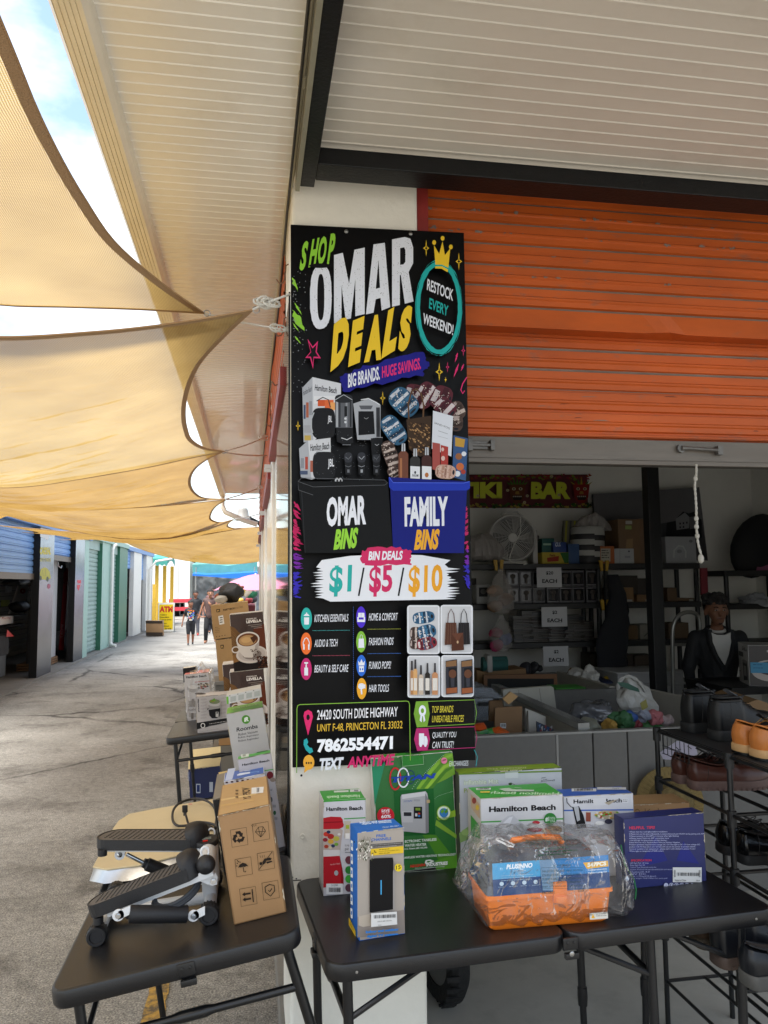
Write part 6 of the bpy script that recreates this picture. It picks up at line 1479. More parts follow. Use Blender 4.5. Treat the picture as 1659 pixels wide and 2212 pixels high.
def pillar(y0,y1,mfront,mside=None,d=.14,h=2.82):
    b=MB(mfront);b.box(FX-d,FX,y0,y1,0,h);
    if mside:b.box(FX-d,FX-.004,y0-.004,y0,0,h-.05,mside)
    b.build('post',lb)
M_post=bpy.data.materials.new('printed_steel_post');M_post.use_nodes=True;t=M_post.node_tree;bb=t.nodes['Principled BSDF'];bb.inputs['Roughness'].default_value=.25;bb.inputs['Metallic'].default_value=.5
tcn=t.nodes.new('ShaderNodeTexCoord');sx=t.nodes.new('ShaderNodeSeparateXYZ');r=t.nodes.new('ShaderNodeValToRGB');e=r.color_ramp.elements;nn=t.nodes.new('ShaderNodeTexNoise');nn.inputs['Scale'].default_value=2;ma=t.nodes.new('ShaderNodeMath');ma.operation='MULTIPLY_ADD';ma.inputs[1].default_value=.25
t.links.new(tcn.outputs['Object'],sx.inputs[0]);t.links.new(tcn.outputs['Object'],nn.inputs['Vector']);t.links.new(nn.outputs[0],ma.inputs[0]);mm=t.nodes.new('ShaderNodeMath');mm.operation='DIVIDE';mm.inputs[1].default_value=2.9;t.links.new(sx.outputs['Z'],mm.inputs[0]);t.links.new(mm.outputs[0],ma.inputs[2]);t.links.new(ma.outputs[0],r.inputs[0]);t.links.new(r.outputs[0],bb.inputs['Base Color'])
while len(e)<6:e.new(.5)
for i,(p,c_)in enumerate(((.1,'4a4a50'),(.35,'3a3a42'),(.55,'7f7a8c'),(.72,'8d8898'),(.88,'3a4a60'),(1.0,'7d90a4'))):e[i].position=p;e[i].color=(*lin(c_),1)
def rdoor(y0,y1,zb,m,zt=2.82,rail=True,label=None):
    d=MB(m);curtain(d,(RX,y0,0),Vector((0,y1-y0,0)),zt,zb,.11,Vector((1,0,0)),m,m,g=.03,d=.02);o=d.build('roller_door',lb)
    if rail:MB(M_alu).box(RX-.01,RX+.025,y0,y1,zb-.11,zb).build('bottom_rail',o)
    return o
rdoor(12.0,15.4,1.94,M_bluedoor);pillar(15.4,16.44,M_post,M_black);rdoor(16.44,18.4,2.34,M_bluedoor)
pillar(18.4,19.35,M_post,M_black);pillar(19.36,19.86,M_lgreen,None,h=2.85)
rdoor(19.86,21.6,.05,M_grdoor,zt=2.62,rail=False);MB(M_grdoor).box(RX-.02,RX+.05,19.86,21.6,2.62,2.86).build('header',lb)
pillar(21.6,22.9,M_lgreen,M_green,h=2.86);rdoor(22.9,24.4,.05,M_grdoor,zt=2.62,rail=False);MB(M_grdoor).box(RX-.02,RX+.05,22.9,24.4,2.62,2.86).build('header',lb)
pillar(24.4,25.9,M_green,M_green,h=2.86);rdoor(25.9,27.3,2.25,M_bluedoor,rail=False);pillar(27.3,29.2,M_white,M_white,h=2.83);rdoor(29.2,30.5,1.9,M_bluedoor,rail=False);pillar(30.5,32.3,M_white,M_white,h=2.83)
dp_=MB(M_white);dp_.tube([(FX+.06,22.75,.12),(FX+.06,22.75,2.70),(FX+.07,22.9,2.82),(FX+.07,23.2,2.86)],.045,seg=10);dp_.tube([(FX+.06,22.75,.16),(FX+.10,22.7,.08),(FX+.22,22.65,.06)],.045,seg=10);dp_.build('downpipe',lb)
dp_=MB(M_white);dp_.tube([(FX+.06,30.9,.1),(FX+.06,30.9,2.3),(FX+.3,30.9,2.62),(FX+.9,30.9,2.72)],.04,seg=10);dp_.build('downpipe',lb)
# paper scrap and car lettering on the first post
pp=MB(ink('d0cfcc'));G=Face(pp,(1,0,0),lambda p:at(p,'x',FX),start=.002);q=px(G,zL)
q.poly([(448,225),(588,240),(582,330),(545,318),(528,370),(490,350),(444,330)],'c9c8c5')
q.text('CARDEAL',(440,528),(560,530),(445,445),'cdc23a',bold=.05);q.text('AUTO PARTS',(440,605),(560,608),(442,565),'b8b46a',bold=.04)
q.poly([(440,740),(452,690),(490,670),(520,680),(550,720),(562,790),(520,810),(450,800)],'b4b43c');q.ell(450,790,12,26,'3a4a3a');q.ell(525,800,14,28,'3a4a3a');q.line([(470,700),(475,760),(505,765),(500,690)],.4,'2a3a4a');q.ell(540,880,18,28,'a04a6a')
pp.build('post_print',lb)
pp=MB(ink('c03a4a'));G=Face(pp,(1,0,0),lambda p:at(p,'x',FX),start=.002);q=px(G,zL)
q.poly([(855,810),(897,812),(895,850),(857,848)],'c03a4a');q.poly([(855,862),(892,862),(870,930),(852,900)],'c03a4a')
pp.build('post_print',lb)
# inside the first unit
sw=thing('slat_wall','beige slatted display wall inside the first open unit across the alley','display wall',(-5.6,14,0));b=MB(mat('beige_slatwall','7a7166',.6))
for k in range(22):b.box(-5.62,-5.6,12.05,22,.05+k*.12,.05+k*.12+.105)
b.build('panel',sw)
b=MB(ink('c8c4c0'));P=[at(zL(*p),'x',-4.6)for p in((215,860),(322,885),(262,1185),(108,1182))];b.prism(P,(-.03,0,0));o=b.build('leaning_panel');tag(o,'white leaning panel with a red round emblem inside the first open unit','panel')
b2=MB(ink('a02420'));G=Face(b2,(1,0,0),lambda p:at(p,'x',-4.6),start=.003);q=px(G,zL);q.ell(250,932,30,28,'a02420');q.poly([(238,930),(252,918),(262,940),(246,944)],'d8d0cc');b2.build('emblem',o)
ct=thing('tool_cart','black wheeled cart draped in dark cloth with a small red pennant','cart',tuple(at(zL(150,1850),'x',-4.25)*Vector((1,1,0)).length if 0 else(-4.5,14.0,.03)))
b=MB(mat('black_cart_board','141416',.5));b.box(-4.9,-4.2,12.6,14.75,.16,.80);b.build('body',ct,bevel=.01)
for x,y in((-4.3,12.9),(-4.3,13.6),(-4.3,14.5),(-4.8,14.5)):
    b=MB(M_black);b.cyl((x-.02,y,.10),(x+.02,y,.10),.07,seg=16);b.build('wheel',ct)
b=MB(mat('dark_cloth','1c1b1d',.9,bump=.6,bscale=20));b.grid(lambda u,v:Vector((-4.17-.03*abs(noise.noise(Vector((u*9,0,v*3))))if v<.6 else-4.17-(v-.6)*1.5,12.6+2.2*u,.55+.32*min(1,v/.6)-.03*math.sin(u*9)*(1-v))),30,10);b.build('cloth',ct)
b=MB(ink('b0302c'));b.prism([at(zL(*p),'x',-4.15)for p in((80,1360),(155,1435),(68,1440))],(.003,0,0));b.build('pennant',ct)
for k,(x0,x1,y0,y1,cc,lb_)in enumerate(((0,150,1205,1310,'c8c2be','white carton with script lettering on the black cart'),(160,290,1190,1215,'2a2a2c','flat dark case on the black cart'),(225,320,1040,1180,'17171a','black gear bag hanging by the first blue door'),(60,290,1290,1350,'3a3836','heap of grey cloths on the cart'),(75,135,870,950,'a4a09c','silver blister pack hanging on the slat wall'),(30,110,1030,1105,'8a8a3a','olive blister pack hanging on the slat wall'),(150,320,800,870,'202022','dark duffel bag hanging under the door'))):
    xx=-5.55 if 'blister' in lb_ else-4.35;a=at(zL(x0,y1),'x',xx);c_=at(zL(x1,y0),'x',xx);b=MB(mat('st_'+cc,cc,.6,bump=.3));ic='cloth' in lb_ or 'bag' in lb_
    if ic:b.ico((xx-.1,(a.y+c_.y)/2,(a.z+c_.z)/2),.5,sub=3,sc=(.4,abs(c_.y-a.y),abs(c_.z-a.z)));b.v=[tuple(Vector(v)+Vector((1,1,1))*.05*noise.noise(Vector(v)*6))for v in b.v]
    else:b.box(xx-.2 if xx>-5 else xx-.04,xx,a.y,c_.y,a.z,c_.z,bev=.004)
    o=b.build(('carton','case','gear_bag','cloth_heap','blister_pack','blister_pack','duffel_bag')[k]);tag(o,lb_,('carton','case','bag','cloth','blister pack','blister pack','bag')[k])
    if k==0:b2=MB(ink('a02c2c'));G=Face(b2,(1,0,0),lambda p:at(p,'x',xx),start=.003);px(G,zL).text('Racing',(15,1255),(120,1245),(17,1222),'a02c2c',shear=.3);b2.build('print',o)
# tall white panel with red stripe in the second unit
b=MB(ink('b8b8b8'));P=[at(zL(*p),'x',-4.2)for p in((608,640),(782,640),(735,1640),(565,1640))];b.box(-4.24,-4.2,16.5,18.3,.18,2.35);o=b.build('sport_panel');tag(o,'tall white panel with a red stripe reading SPORT in the second open unit','panel')
b2=MB(ink('a82028'));G=Face(b2,(1,0,0),lambda p:at(p,'x',-4.2),start=.003);q=px(G,zL)
q.poly([(700,840),(745,850),(705,1590),(650,1588)],'a82028');q.poly([(725,680),(750,680),(748,860),(700,830),(702,750)],'a82028');q.text('SPORT',(700,1300),(694,1455),(676,1300),'d4c4c4',bold=.0);q.line([(740,860),(728,1560)],.6,'a82028');b2.build('print',o)
b=MB(mat('pallet_wood','7a5a3c',.8,var=.3,vscale=8));
for k in range(3):b.box(-4.5,-4.15,16.5,18.3,.05+k*.05,.085+k*.05)
tag(b.build('pallet'),'low wooden pallet under the red striped panel','pallet')
b=MB(mat('dark_cabinet','262524',.5));b.box(-4.3,-4.12,16.4,16.75,.2,1.35);tag(b.build('cabinet'),'narrow dark cabinet beside the red striped panel','cabinet')
b=MB(M_steel);b.tube([(RX+.02,17.2,2.2),(RX+.03,17.2,2.12),(RX+.05,17.35,2.08),(RX+.04,17.45,2.13)],.012,seg=6);tag(b.build('door_hook'),'grey hook dangling from the second blue door','hook')
# dim stock in the far unit
for k,(y,z,h_,cc)in enumerate(((26.2,.03,.9,'6a4a34'),(26.7,.03,1.5,'3a3430'),(29.6,.03,1.2,'4a3c34'))):
    b=MB(mat('stock_'+cc,cc,.8,var=.3,vscale=6));b.box(-4.5,-4.15,y,y+.4,z,z+h_);b.box(-4.52,-4.13,y+.02,y+.38,z+h_*.5,z+h_*.52,M_black);tag(b.build('stock_crate'),('short brown crate just inside the far open unit','tall dark crate inside the far open unit','dark crate in the last half open unit')[k],'crate')

# ================================================================ far end of the alley
# box trailer
tr=thing('box_trailer','white box trailer closing the far end of the alley behind the yellow posts','trailer',(-4.3,44,0))
b=MB(M_white);b.box(-9,-3.25,44,50,.75,3.0);b.build('body',tr,bevel=.02)
for k in range(8):b=MB(mat('trailer_rib','b4b4b0',.4));b.box(-8.8+k*.7,-8.77+k*.7,43.98,44,.8,2.95);b.build('rib',tr)
for x in(-4.0,-7.6):
    for y in(45,48):b=MB(M_black);b.cyl((x-.1,y,.4),(x+.15,y,.4),.4,seg=20);b.build('wheel',tr)
# red bench
rb_=thing('red_bench','red slatted bench in front of the white trailer','bench',(-3.2,40,0));
for z in(.45,.85):b=MB(mat('red_paint','b83440',.5));b.box(-3.95,-2.85,39.95,40.0,z,z+.18);b.build('slat',rb_)
for x in(-3.9,-2.95):b=MB(mat('red_paint'));b.box(x,x+.08,39.9,40.4,0,1.05);b.build('leg',rb_)
# kiosk with teal canopy and yellow posts
ks=thing('kiosk','small kiosk of yellow posts under a scalloped teal canopy','kiosk',(-3.6,34,0));M_yel=mat('yellow_paint','c9a234',.6,var=.1)
for p0,yy in(((840,0),34.2),((882,0),35.2),((922,0),36.4),((828,1),33.6)):
    x=at(z3(p0[0]+4,500),'y',yy).x;b=MB(M_yel);b.box(x-.07,x+.07,yy,yy+.14,0,2.55 if not p0[1]else 1.75);b.build('post',ks)
b=MB(mat('teal_canvas','3a8a7e',.7,var=.1));xa=at(z3(826,330),'y',34).x;xb=at(z3(936,340),'y',37).x
b.grid(lambda u,v:Vector((-4.6+(xb+4.65)*u,33.8+3.4*v,2.82+.22*math.sin(math.pi*v)+.0*u)),8,8)
b.grid(lambda u,v:Vector((-4.6+(xb+4.65)*u,33.8,2.82-v*(.28+.03*math.sin(u*40)))),40,2);b.grid(lambda u,v:Vector((xb+.05,33.8+3.4*u,2.82+.22*math.sin(math.pi*u)-v*(.28+.03*math.sin(u*50)))),40,2);b.build('canopy',ks)
b=MB(M_yel);b.box(-4.4,xb-.2,34.3,36.6,.0,.95);b.build('counter',ks)
# ATM A-frame
at_=thing('atm_sign','yellow A-frame sign with red ATM lettering on the pale paving','sign',(-3.2,29.6,0))
a=at(z3(853,665),'y',29.6);c_=at(z3(938,668),'y',29.6);w_=c_.x-a.x;h_=1.07
b=MB(ink('d8d6cc'));b.box(a.x,c_.x,29.6,29.63,.03,h_);b.prism([(a.x,30.1,0),(c_.x,30.1,0),(c_.x,29.64,h_),(a.x,29.64,h_)],(0,.03,0));b.build('board',at_)
b=MB(ink('d8b820'));G=Face(b,(0,-1,0),lambda p:Vector((a.x+w_*p[0],29.6,.03+(h_-.03)*(1-p[1]))),start=.004,eps=.001);G.rect(.06,.06,.94,.93,'d8b820');G.text('ATM',(.08,.33),(.92,.33),(.08,.12),'b8342a',bold=.06)
for k,s_ in enumerate(('Available at','Princeton Market','Customer Service','Open daily','Cash withdrawal','Snack bar area')):G.text(s_,(.12,.44+k*.085+(.05 if k>2 else 0)),(.55+.3*((k*7)%3)/2,.44+k*.085+(.05 if k>2 else 0)),(.12,.39+k*.085+(.05 if k>2 else 0)),'4a4a20',bold=.02)
b.build('print',at_)
b=MB(mat('card_936f4a','8f6d48',.7,var=.08));a=at(z3(810,692),'z',.0);P=Vector((a.x,27.2,.035));b.obox(P,Vector((.54,.02,-.015)),Vector((0,.4,0)),Vector((-.02,0,.5)),bev=.006);k_=b.build('cardboard_box');tag(k_,'brown carton with dark bands standing by the last white post','carton')
b2=MB(ink('3a3028'));b2.obox(P+Vector((-.001,-.003,.0)),Vector((.54,.02,-.015)),Vector((0,.002,0)),Vector((-.006,0,.12)));b2.obox(P+Vector((-.018,-.003,.41)),Vector((.54,.02,-.015)),Vector((0,.002,0)),Vector((-.003,0,.09)));b2.build('print',k_)
# grey tarp wall, blue and teal canopies
M_tarp=mat('silver_tarp','85888c',.4,var=.2,vscale=3,bump=1.,bscale=6)
tw=thing('tarp_wall','wrinkled silver grey tarpaulin wall behind the pink umbrella','tarpaulin',(-1,46,0));b=MB(M_tarp)
b.grid(lambda u,v:Vector((-3.25+6*u,46+.12*noise.noise(Vector((u*14,v*5,0)))+.05*noise.noise(Vector((u*40,v*14,3))),2.75*v)),90,40);b.build('sheet',tw)
for x in(-3.2,-1.9,-.6):b=MB(M_steel);b.tube([(x,45.9,0),(x,45.9,2.8)],.025,seg=6);b.build('pole',tw)
bc=thing('blue_canopy','bright blue canopy edge under the teal tarpaulin roof','canopy',(-1,40,0));b=MB(mat('blue_tarp','1668c8',.5));
P=[at(z3(*p),'y',40)for p in((1040,360),(1110,366),(1200,364),(1390,352),(1390,382),(1250,386),(1120,376),(1040,372))];b.prism(P,(0,3,.15));b.build('sheet',bc)
for x in(-2.7,.2):b=MB(M_steel);b.tube([(x,40.5,0),(x,40.5,2.6)],.025,seg=6);b.build('pole',bc)
tc_=thing('teal_canopy','wide teal tarpaulin roof above the blue canopy edge','canopy',(-1,42,0));b=MB(mat('teal_tarp','4c8a80',.6,var=.15,vscale=2,bump=.6,bscale=5))
P=[at(z3(*p),'y',41.5)for p in((1038,312),(1130,308),(1230,318),(1390,296),(1390,350),(1200,362),(1110,364),(1040,358))];b.prism(P,(0,4,.3));b.build('sheet',tc_)
for x in(-2.9,-.1):b=MB(M_steel);b.tube([(x,43,0),(x,43,2.9)],.025,seg=6);b.build('pole',tc_)
# pink umbrella, table with dark red cloth
um=thing('market_umbrella','pink market umbrella on a white pole near the far stalls','umbrella',(-.1,20.5,0))
ctr=at(z3(1380,400),'y',20.5);b=MB(mat('pink_canvas','b86f84',.7,var=.05));n=8;R0=1.05
prof=lambda s:Vector((0,0,0))
vs=[];
for j in range(7):
    s=j/6
    for k in range(n*4):
        a_=2*math.pi*k/(n*4);rr_=R0*s*(1-.05*(k%4!=0)*s);vs.append((ctr.x+rr_*math.cos(a_),20.5+rr_*math.sin(a_),ctr.z+.17-.40*s**1.5+(.03*s if k%4==2 else 0)))
fs=[(j*32+k,(j+1)*32+k,(j+1)*32+(k+1)%32,j*32+(k+1)%32)for j in range(6)for k in range(32)]
b.add(vs,fs,None,True);b.build('canopy',um);b=MB(M_white);b.tube([(ctr.x,20.5,0),(ctr.x,20.5,ctr.z+.2)],.022,seg=8);b.build('pole',um)
tb=thing('stall_table','stall table under a dark red cloth by the right hand wall','table',(0,17,0));b=MB(mat('maroon_cloth','5a1a22',.8,bump=.4,bscale=20));b.box(-.16,.1,16.4,18.2,.35,1.28,bev=.02);b.build('cloth',tb)
for x,y in((-.14,16.5),(-.14,18.1)):b=MB(M_black);b.box(x,x+.03,y,y+.03,0,.36);b.build('leg',tb)
for k,(x,y,cc,r_)in enumerate(((1345,470,'8a2a30',.07),(1300,462,'c8a03c',.06),(1365,455,'2a2a30',.09),(1372,480,'d8d0c8',.05),(1318,475,'3a3a42',.07))):
    o_=at(z3(x,y),'y',17);b=MB(mat('good_'+cc,cc,.6));b.ico((min(o_.x,.05),17+.1*k,1.3+r_),r_,sub=2,sc=(1.2,1,1));b.v=[tuple(Vector(v)+Vector((1,1,1))*.015*noise.noise(Vector(v)*30))for v in b.v];tag(b.build('cap'),('dark red cap','mustard cap','black cap','white cap','charcoal cap')[k]+' on the stall table by the wall','cap')
# black flag pole edge at the end of the near building and lamp
wl=thing('wall_lamp','grey bullhorn wall lamp on a curved black conduit near the canopy end','lamp',(.0,13.2,2.7))
o_=at(zf(0,900,1000)(1312,1295),'y',13.1);b=MB(mat('grey_cast_metal','8c8a86',.5));b.lathe(o_+Vector((0,0,.13)),(0,0,-1),[(.0,0),(.07,0),(.09,.05),(.10,.14),(.13,.17),(.13,.2),(0,.2)],seg=16);b.build('housing',wl)
b=MB(M_black);b.tube([o_+Vector((.05,0,0)),o_+Vector((.25,0,-.1)),o_+Vector((.38,0,-.3)),o_+Vector((.38,0,-.62)),o_+Vector((.41,0,-.68))],.03,seg=8);b.build('conduit',wl)
# far trees
def tree(label,x,y,h,r,seed):
    root=thing('tree',label,'tree',(x,y,0));b=MB(mat('bark','5a4a3a',.9,bump=.5));b.tube([(x,y,0),(x+.1,y,h*.4),(x,y,h*.75)],[.18,.14,.06],seg=8)
    rr=random.Random(seed);b.tube([(x+.08,y,h*.45),(x+r*.5,y,h*.7)],[.08,.03],seg=6);b.tube([(x+.05,y,h*.5),(x-r*.5,y+.2,h*.75)],[.08,.03],seg=6);b.build('trunk',root)
    b=MB(mat('leaf_green','4c6a2c',.7,var=.3,vscale=3));m2=mat('leaf_dark','34501f',.7)
    for i in range(1500):
        c0=Vector((rr.gauss(0,1),rr.gauss(0,1),rr.gauss(0,1))).normalized()*(rr.random()**.4);k=1+.35*noise.noise(c0*2+Vector((seed,0,0)))
        p=Vector((x,y,h*.75))+Vector((c0.x*r,c0.y*r,c0.z*r*.7))*k;d1=Vector((rr.gauss(0,1),rr.gauss(0,1),rr.gauss(0,1))).normalized()*.14;d2=d1.orthogonal().normalized()*.09
        b.add([p-d1,p+d2,p+d1,p-d2],[(0,1,2,3)],None if i%3 else m2)
    b.build('crown',root)
tree('leafy green tree showing above the white trailer',-3.4,56,3.6,1.5,3)
# ================================================================ inside the open unit
zi4=zf(1500,1400,1000);zi5=zf(1500,1900,1000);zi6=zf(1500,2150,700);zs=zf(2000,2150,500,1475.)
# ---- shelving
M_shelf=mat('black_shelf_plastic','141415',.5,var=.15)
SYF=7.1
def shelf_unit(label,x0,x1,levels,ytop=None):
    t=thing('shelving_unit',label,'shelving unit',((x0+x1)/2,SYF+.2,.012),group='black shelving units along the back wall')
    for z in levels:b=MB(M_shelf);b.box(x0,x1,SYF,SYF+.42,z-.055,z);b.build('shelf',t,bevel=.006)
    zt=max(levels)
    for x in(x0+.03,x1-.03):
        for y in(SYF+.03,SYF+.39):
            for a,c_ in zip([.012]+sorted(levels)[:-1],sorted(levels)):b=MB(M_shelf);b.tube([(x,y,a),(x,y,c_-.055)],.024,seg=10);b.build('post',t)
    return t
xA0=at((1012,1216),'y',SYF).x-.35;xA1=at((1300,1216),'y',SYF).x;xB1=at((1512,1216),'y',SYF).x;xC0=at((1565,1230),'y',SYF).x
LV=(1.875,1.50,1.135,.72)
shelf_unit('black shelving unit with the fan on its top shelf',xA0,xA1,LV);shelf_unit('black shelving unit behind the steel column',xA1+.02,xB1,LV);shelf_unit('black shelving unit in the right hand back corner',xC0,5.42,(1.80,1.47,1.1))
cl_=thing('steel_column','thick black steel column standing among the grey bins','column',(3.3,6.0,.012));b=MB(M_black);xx=at((1409,1300),'y',6.0).x;b.box(xx,xx+.105,6.0,6.1,.02,3.0);b.build('shaft',cl_,bevel=.004);b=MB(M_black);b.box(xx-.04,xx+.145,5.96,6.14,.012,.024);b.build('base_plate',cl_)
def rectbox(Z,x0,y0,x1,y1,y,dep,m,zbase=None,bev=.004,mb=None):
    a=at(Z(x0,y1),'y',y);c_=at(Z(x1,y0),'y',y);zb=a.z if zbase is None else zbase
    b=mb or MB(m if not isinstance(m,str)else mat('stock_'+m,m,.6,var=.06,vscale=6));b.box(a.x,c_.x,y,y+dep,zb,c_.z,bev=bev);return b,a,c_
def item(name,label,cat,Z,r,y,dep,m,zb=None,pr=None,group=None,bev=.004):
    b,a,c_=rectbox(Z,*r,y,dep,m,zb,bev)
    if pr:
        G=Face(b,(0,-1,0),lambda p:at(p,'y',y),start=.001,eps=.0003);pr(px(G,Z))
    return tag(b.build(name),label,cat,group)
Z=zi4;T1,T2_,T3_,T4_=1.876,1.501,1.136,.721
item('small_box','dark green and teal box beside the fan on the top shelf','box',Z,(440,585,505,660),7.25,.15,'17504a',1.955,lambda q:q.rect(445,612,500,622,'9ab8a0'))
item('small_box','yellow snack box with red lettering under the blue and green boxes','box',Z,(441,660,582,720),7.18,.2,'a89420',T1,lambda q:(q.poly([(465,690),(530,680),(528,708),(468,712)],'8a2a1c'),q.text('Fiesta',(480,684),(510,682),(480,670),'6a1a14',bold=.03),q.poly([(535,662),(582,662),(582,718),(560,718)],'2a5a2a')))
item('small_box','blue box lettered O.S. on top of the yellow box','box',Z,(500,605,570,660),7.2,.2,'1c3a78',1.955,lambda q:q.text('O.S.',(510,630),(540,628),(511,606),'c8d0dc',bold=.03,shear=.2))
item('small_box','upright blue carton beside the rolled bags','box',Z,(583,615,645,722),7.2,.25,'2c4c78',T1)
vs_=thing('safety_vest','folded safety vest with yellow and grey stripes, upright on the top shelf','vest',tuple(at(Z(595,610),'y',7.3)));b,a,c_=rectbox(Z,556,488,630,615,7.35,.05,'5c5a4c',None,0);b.v=[tuple(Vector(v)+Vector((.03*math.sin(v[2]*12),0,0)))for v in b.v];G=Face(b,(0,-1,0),lambda p:at(p,'y',7.35),start=.004,eps=.001);q=px(G,Z)
for k in range(3):q.poly([(566+k*22,490),(576+k*22,490),(570+k*22,610),(560+k*22,610)],('8f8c30','3a3c3e','8f8c30')[k])
b.build('panel',vs_)
for k in range(6):
    o_=at(Z(684,552+k*29),'y',7.3);b=MB(mat('roll_%d'%(k%2),('b0b0ac','26262a','8fa4b0')[k%3]if 0 else('a4a4a0','232326')[k%2],.5));b.lathe(o_-Vector((0,0,.055)),(0,0,1),[(0,0),(.15,0),(.165,.02),(.165,.085),(.15,.105),(0,.105)],seg=20);tag(b.build('bag_roll'),'%s wrapped roll, %s of the roll stack beside the orange box'%(('pale','black')[k%2],('topmost','second from the top','third from the top','third from the bottom','second from the bottom','bottom one')[k]),'roll','rolls stacked beside the orange box')
bagmesh('plastic_bag','crumpled white bag with pink contents on the roll stack',at(Z(690,545),'y',7.35),Vector((1,0,0)),Vector((0,1,0)),lambda u:(-.16+.4*u,.1*math.sin(math.pi*u)+.01,0,.05+.12*math.sin(math.pi*u)),None,5,.03,m=mat('cloudy_plastic','9a9490',.35,alpha=.75),nu=30,nv=16)
item('small_box','orange box with a pale shipping label on the top shelf','box',Z,(742,628,828,722),7.15,.25,'a4592a',T1,lambda q:(q.rect(756,640,808,710,'a8a496'),tinytext(q,760,800,648,8,0,'4a4a44',2,4)))
item('small_box','plain white box right of the orange box','box',Z,(832,640,934,722),7.15,.25,'a4a6a8',T1,lambda q:(q.rect(858,642,860,720,'7a7c80'),q.ell(908,655,5,5,'4a4c50'),q.rect(885,680,915,690,'8a8c90')))
item('cardboard_box','tall taped brown carton in front of the grey canvas','carton',Z,(857,482,965,716),7.2,.3,'6e5438',T1,lambda q:(q.rect(890,490,925,508,'a8a49c'),q.rect(888,516,922,536,'8a9a5a'),q.poly([(895,590),(930,585),(928,650),(890,655)],'8a7050')))
item('cardboard_box','wide brown carton joined behind the steel column','carton',Z,(968,480,1060,716),7.22,.3,'684e34',T1,lambda q:q.rect(990,532,1018,552,'a8a49c',-.1))
item('appliance_box','white appliance box with an arch drawing under the house picture','box',Z,(1110,576,1268,712),7.2,.28,'8f9194',T1,lambda q:(q.line([(1150,690),(1152,650),(1175,625),(1200,628),(1215,655),(1215,690)],3,'a8aaac'),q.ell(1242,600,10,8,'6a6c70'),q.ell(1180,655,14,10,'7a7c80')))
pc_=thing('canvas_picture','large grey canvas picture of a seaside house leaning on the back wall','picture',tuple(at(Z(1000,700),'y',7.6)))
b=MB(mat('grey_canvas_print','5b5a5c',.8,var=.06));P=[at(Z(*p),'y',7.62)for p in((715,345),(1288,308),(1335,705),(740,712))];b.prism(P,(0,.04,0));G=Face(b,(0,-1,0),lambda p:at(p,'y',7.62),start=.001,eps=.0004);q=px(G,Z)
q.poly([(730,545),(860,540),(1110,500),(1300,480),(1332,700),(745,710)],'3c3c3e');q.poly([(1108,575),(1112,500),(1160,490),(1170,470),(1200,440),(1230,450),(1262,440),(1300,490),(1300,580)],'1f1f22');q.poly([(1160,480),(1210,445),(1235,470),(1232,530),(1165,540)],'77777a')
for x,y in((1180,500),(1198,498),(1216,495),(1180,520),(1198,518),(1240,500),(1255,498)):q.rect(x,y,x+8,y+10,'2a2a2c')
q.poly([(1232,470),(1270,465),(1275,530),(1235,535)],'5c5c5e');b.build('canvas',pc_)
bg_=MB(mat('black_soft_case','101012',.8));o_=at(Z(1600,625),'y',7.3);bg_.ico(o_,.34,sub=3,sc=(.85,.4,.98));bg_.v=[tuple(Vector(v)+Vector((.25*(v[2]-o_.z),0,0)))for v in bg_.v];tag(bg_.build('instrument_bag'),'tall rounded black soft bag on the corner shelf','bag')
item('small_box','pink and purple box beneath the black soft bag','box',Z,(1600,726,1700,750),7.2,.2,'8a4a6a',1.801)
bagmesh('plastic_bag','white wrapped blanket bag left of the fan',at(Z(110,712),'y',7.3),Vector((1,0,0)),Vector((0,1,0)),lambda u:(-.3+.6*u,.15*math.sin(math.pi*u)+.01,-.002,.03+.25*math.sin(math.pi*u)),None,8,.03,m=mat('cloudy_plastic'),nu=30,nv=16)
# ---- fan
fn=thing('floor_fan','round grey wind fan on the top shelf under the banner','fan',tuple(at(Z(285,718),'y',7.3)));fc=at(Z(280,582),'y',7.22);R0=.225
M_fan=mat('grey_fan_plastic','b0aeaa',.5);fa=Vector((-.22,-1,.05)).normalized()
b=MB(M_fan);b.lathe(fc,-fa,[(R0*.93,-.02),(R0*.99,-.025),(R0*1.03,.0),(R0*1.05,.05),(R0*1.0,.13),(R0*.8,.17),(0,.17)],seg=48);b.build('housing',fn)
b=MB(mat('pale_fan_grille','c8c6c2',.45));x_=fa.orthogonal().normalized();y_=fa.cross(x_)
for k in range(13):
    rr_=R0*(.2+.06*k);b.tube([fc+fa*.012+(x_*math.cos(t)+y_*math.sin(t))*rr_ for t in[i*math.pi/18 for i in range(36)]],.0022,seg=4,closed=True)
for k in range(20):
    t=k*math.pi/10;b.tube([fc+fa*.014+(x_*math.cos(t)+y_*math.sin(t))*R0*.18,fc+fa*.008+(x_*math.cos(t+.5)+y_*math.sin(t+.5))*R0*.95],.0022,seg=4)
b.lathe(fc+fa*.008,fa,[(.042,0),(.042,.008),(.034,.012),(0,.012)],seg=24);b.build('grille',fn)
b=MB(mat('dark_fan_blade','2e2e30',.5))
for k in range(5):
    t0=k*2*math.pi/5;P=[fc-fa*.03+(x_*math.cos(t0+a_)+y_*math.sin(t0+a_))*r_ for a_,r_ in((0,.04),(.15,R0*.85),(.5,R0*.88),(.85,R0*.8),(.9,.05))];b.prism(P,-fa*.004)
b.build('blade',fn)
b=MB(M_fan);b.tube([fc-fa*.08+Vector((-.10,0,R0+.005)),fc-fa*.08+Vector((-.06,0,R0+.04)),fc-fa*.08+Vector((.06,0,R0+.04)),fc-fa*.08+Vector((.12,0,R0-.01))],.011,seg=8);b.build('handle',fn)
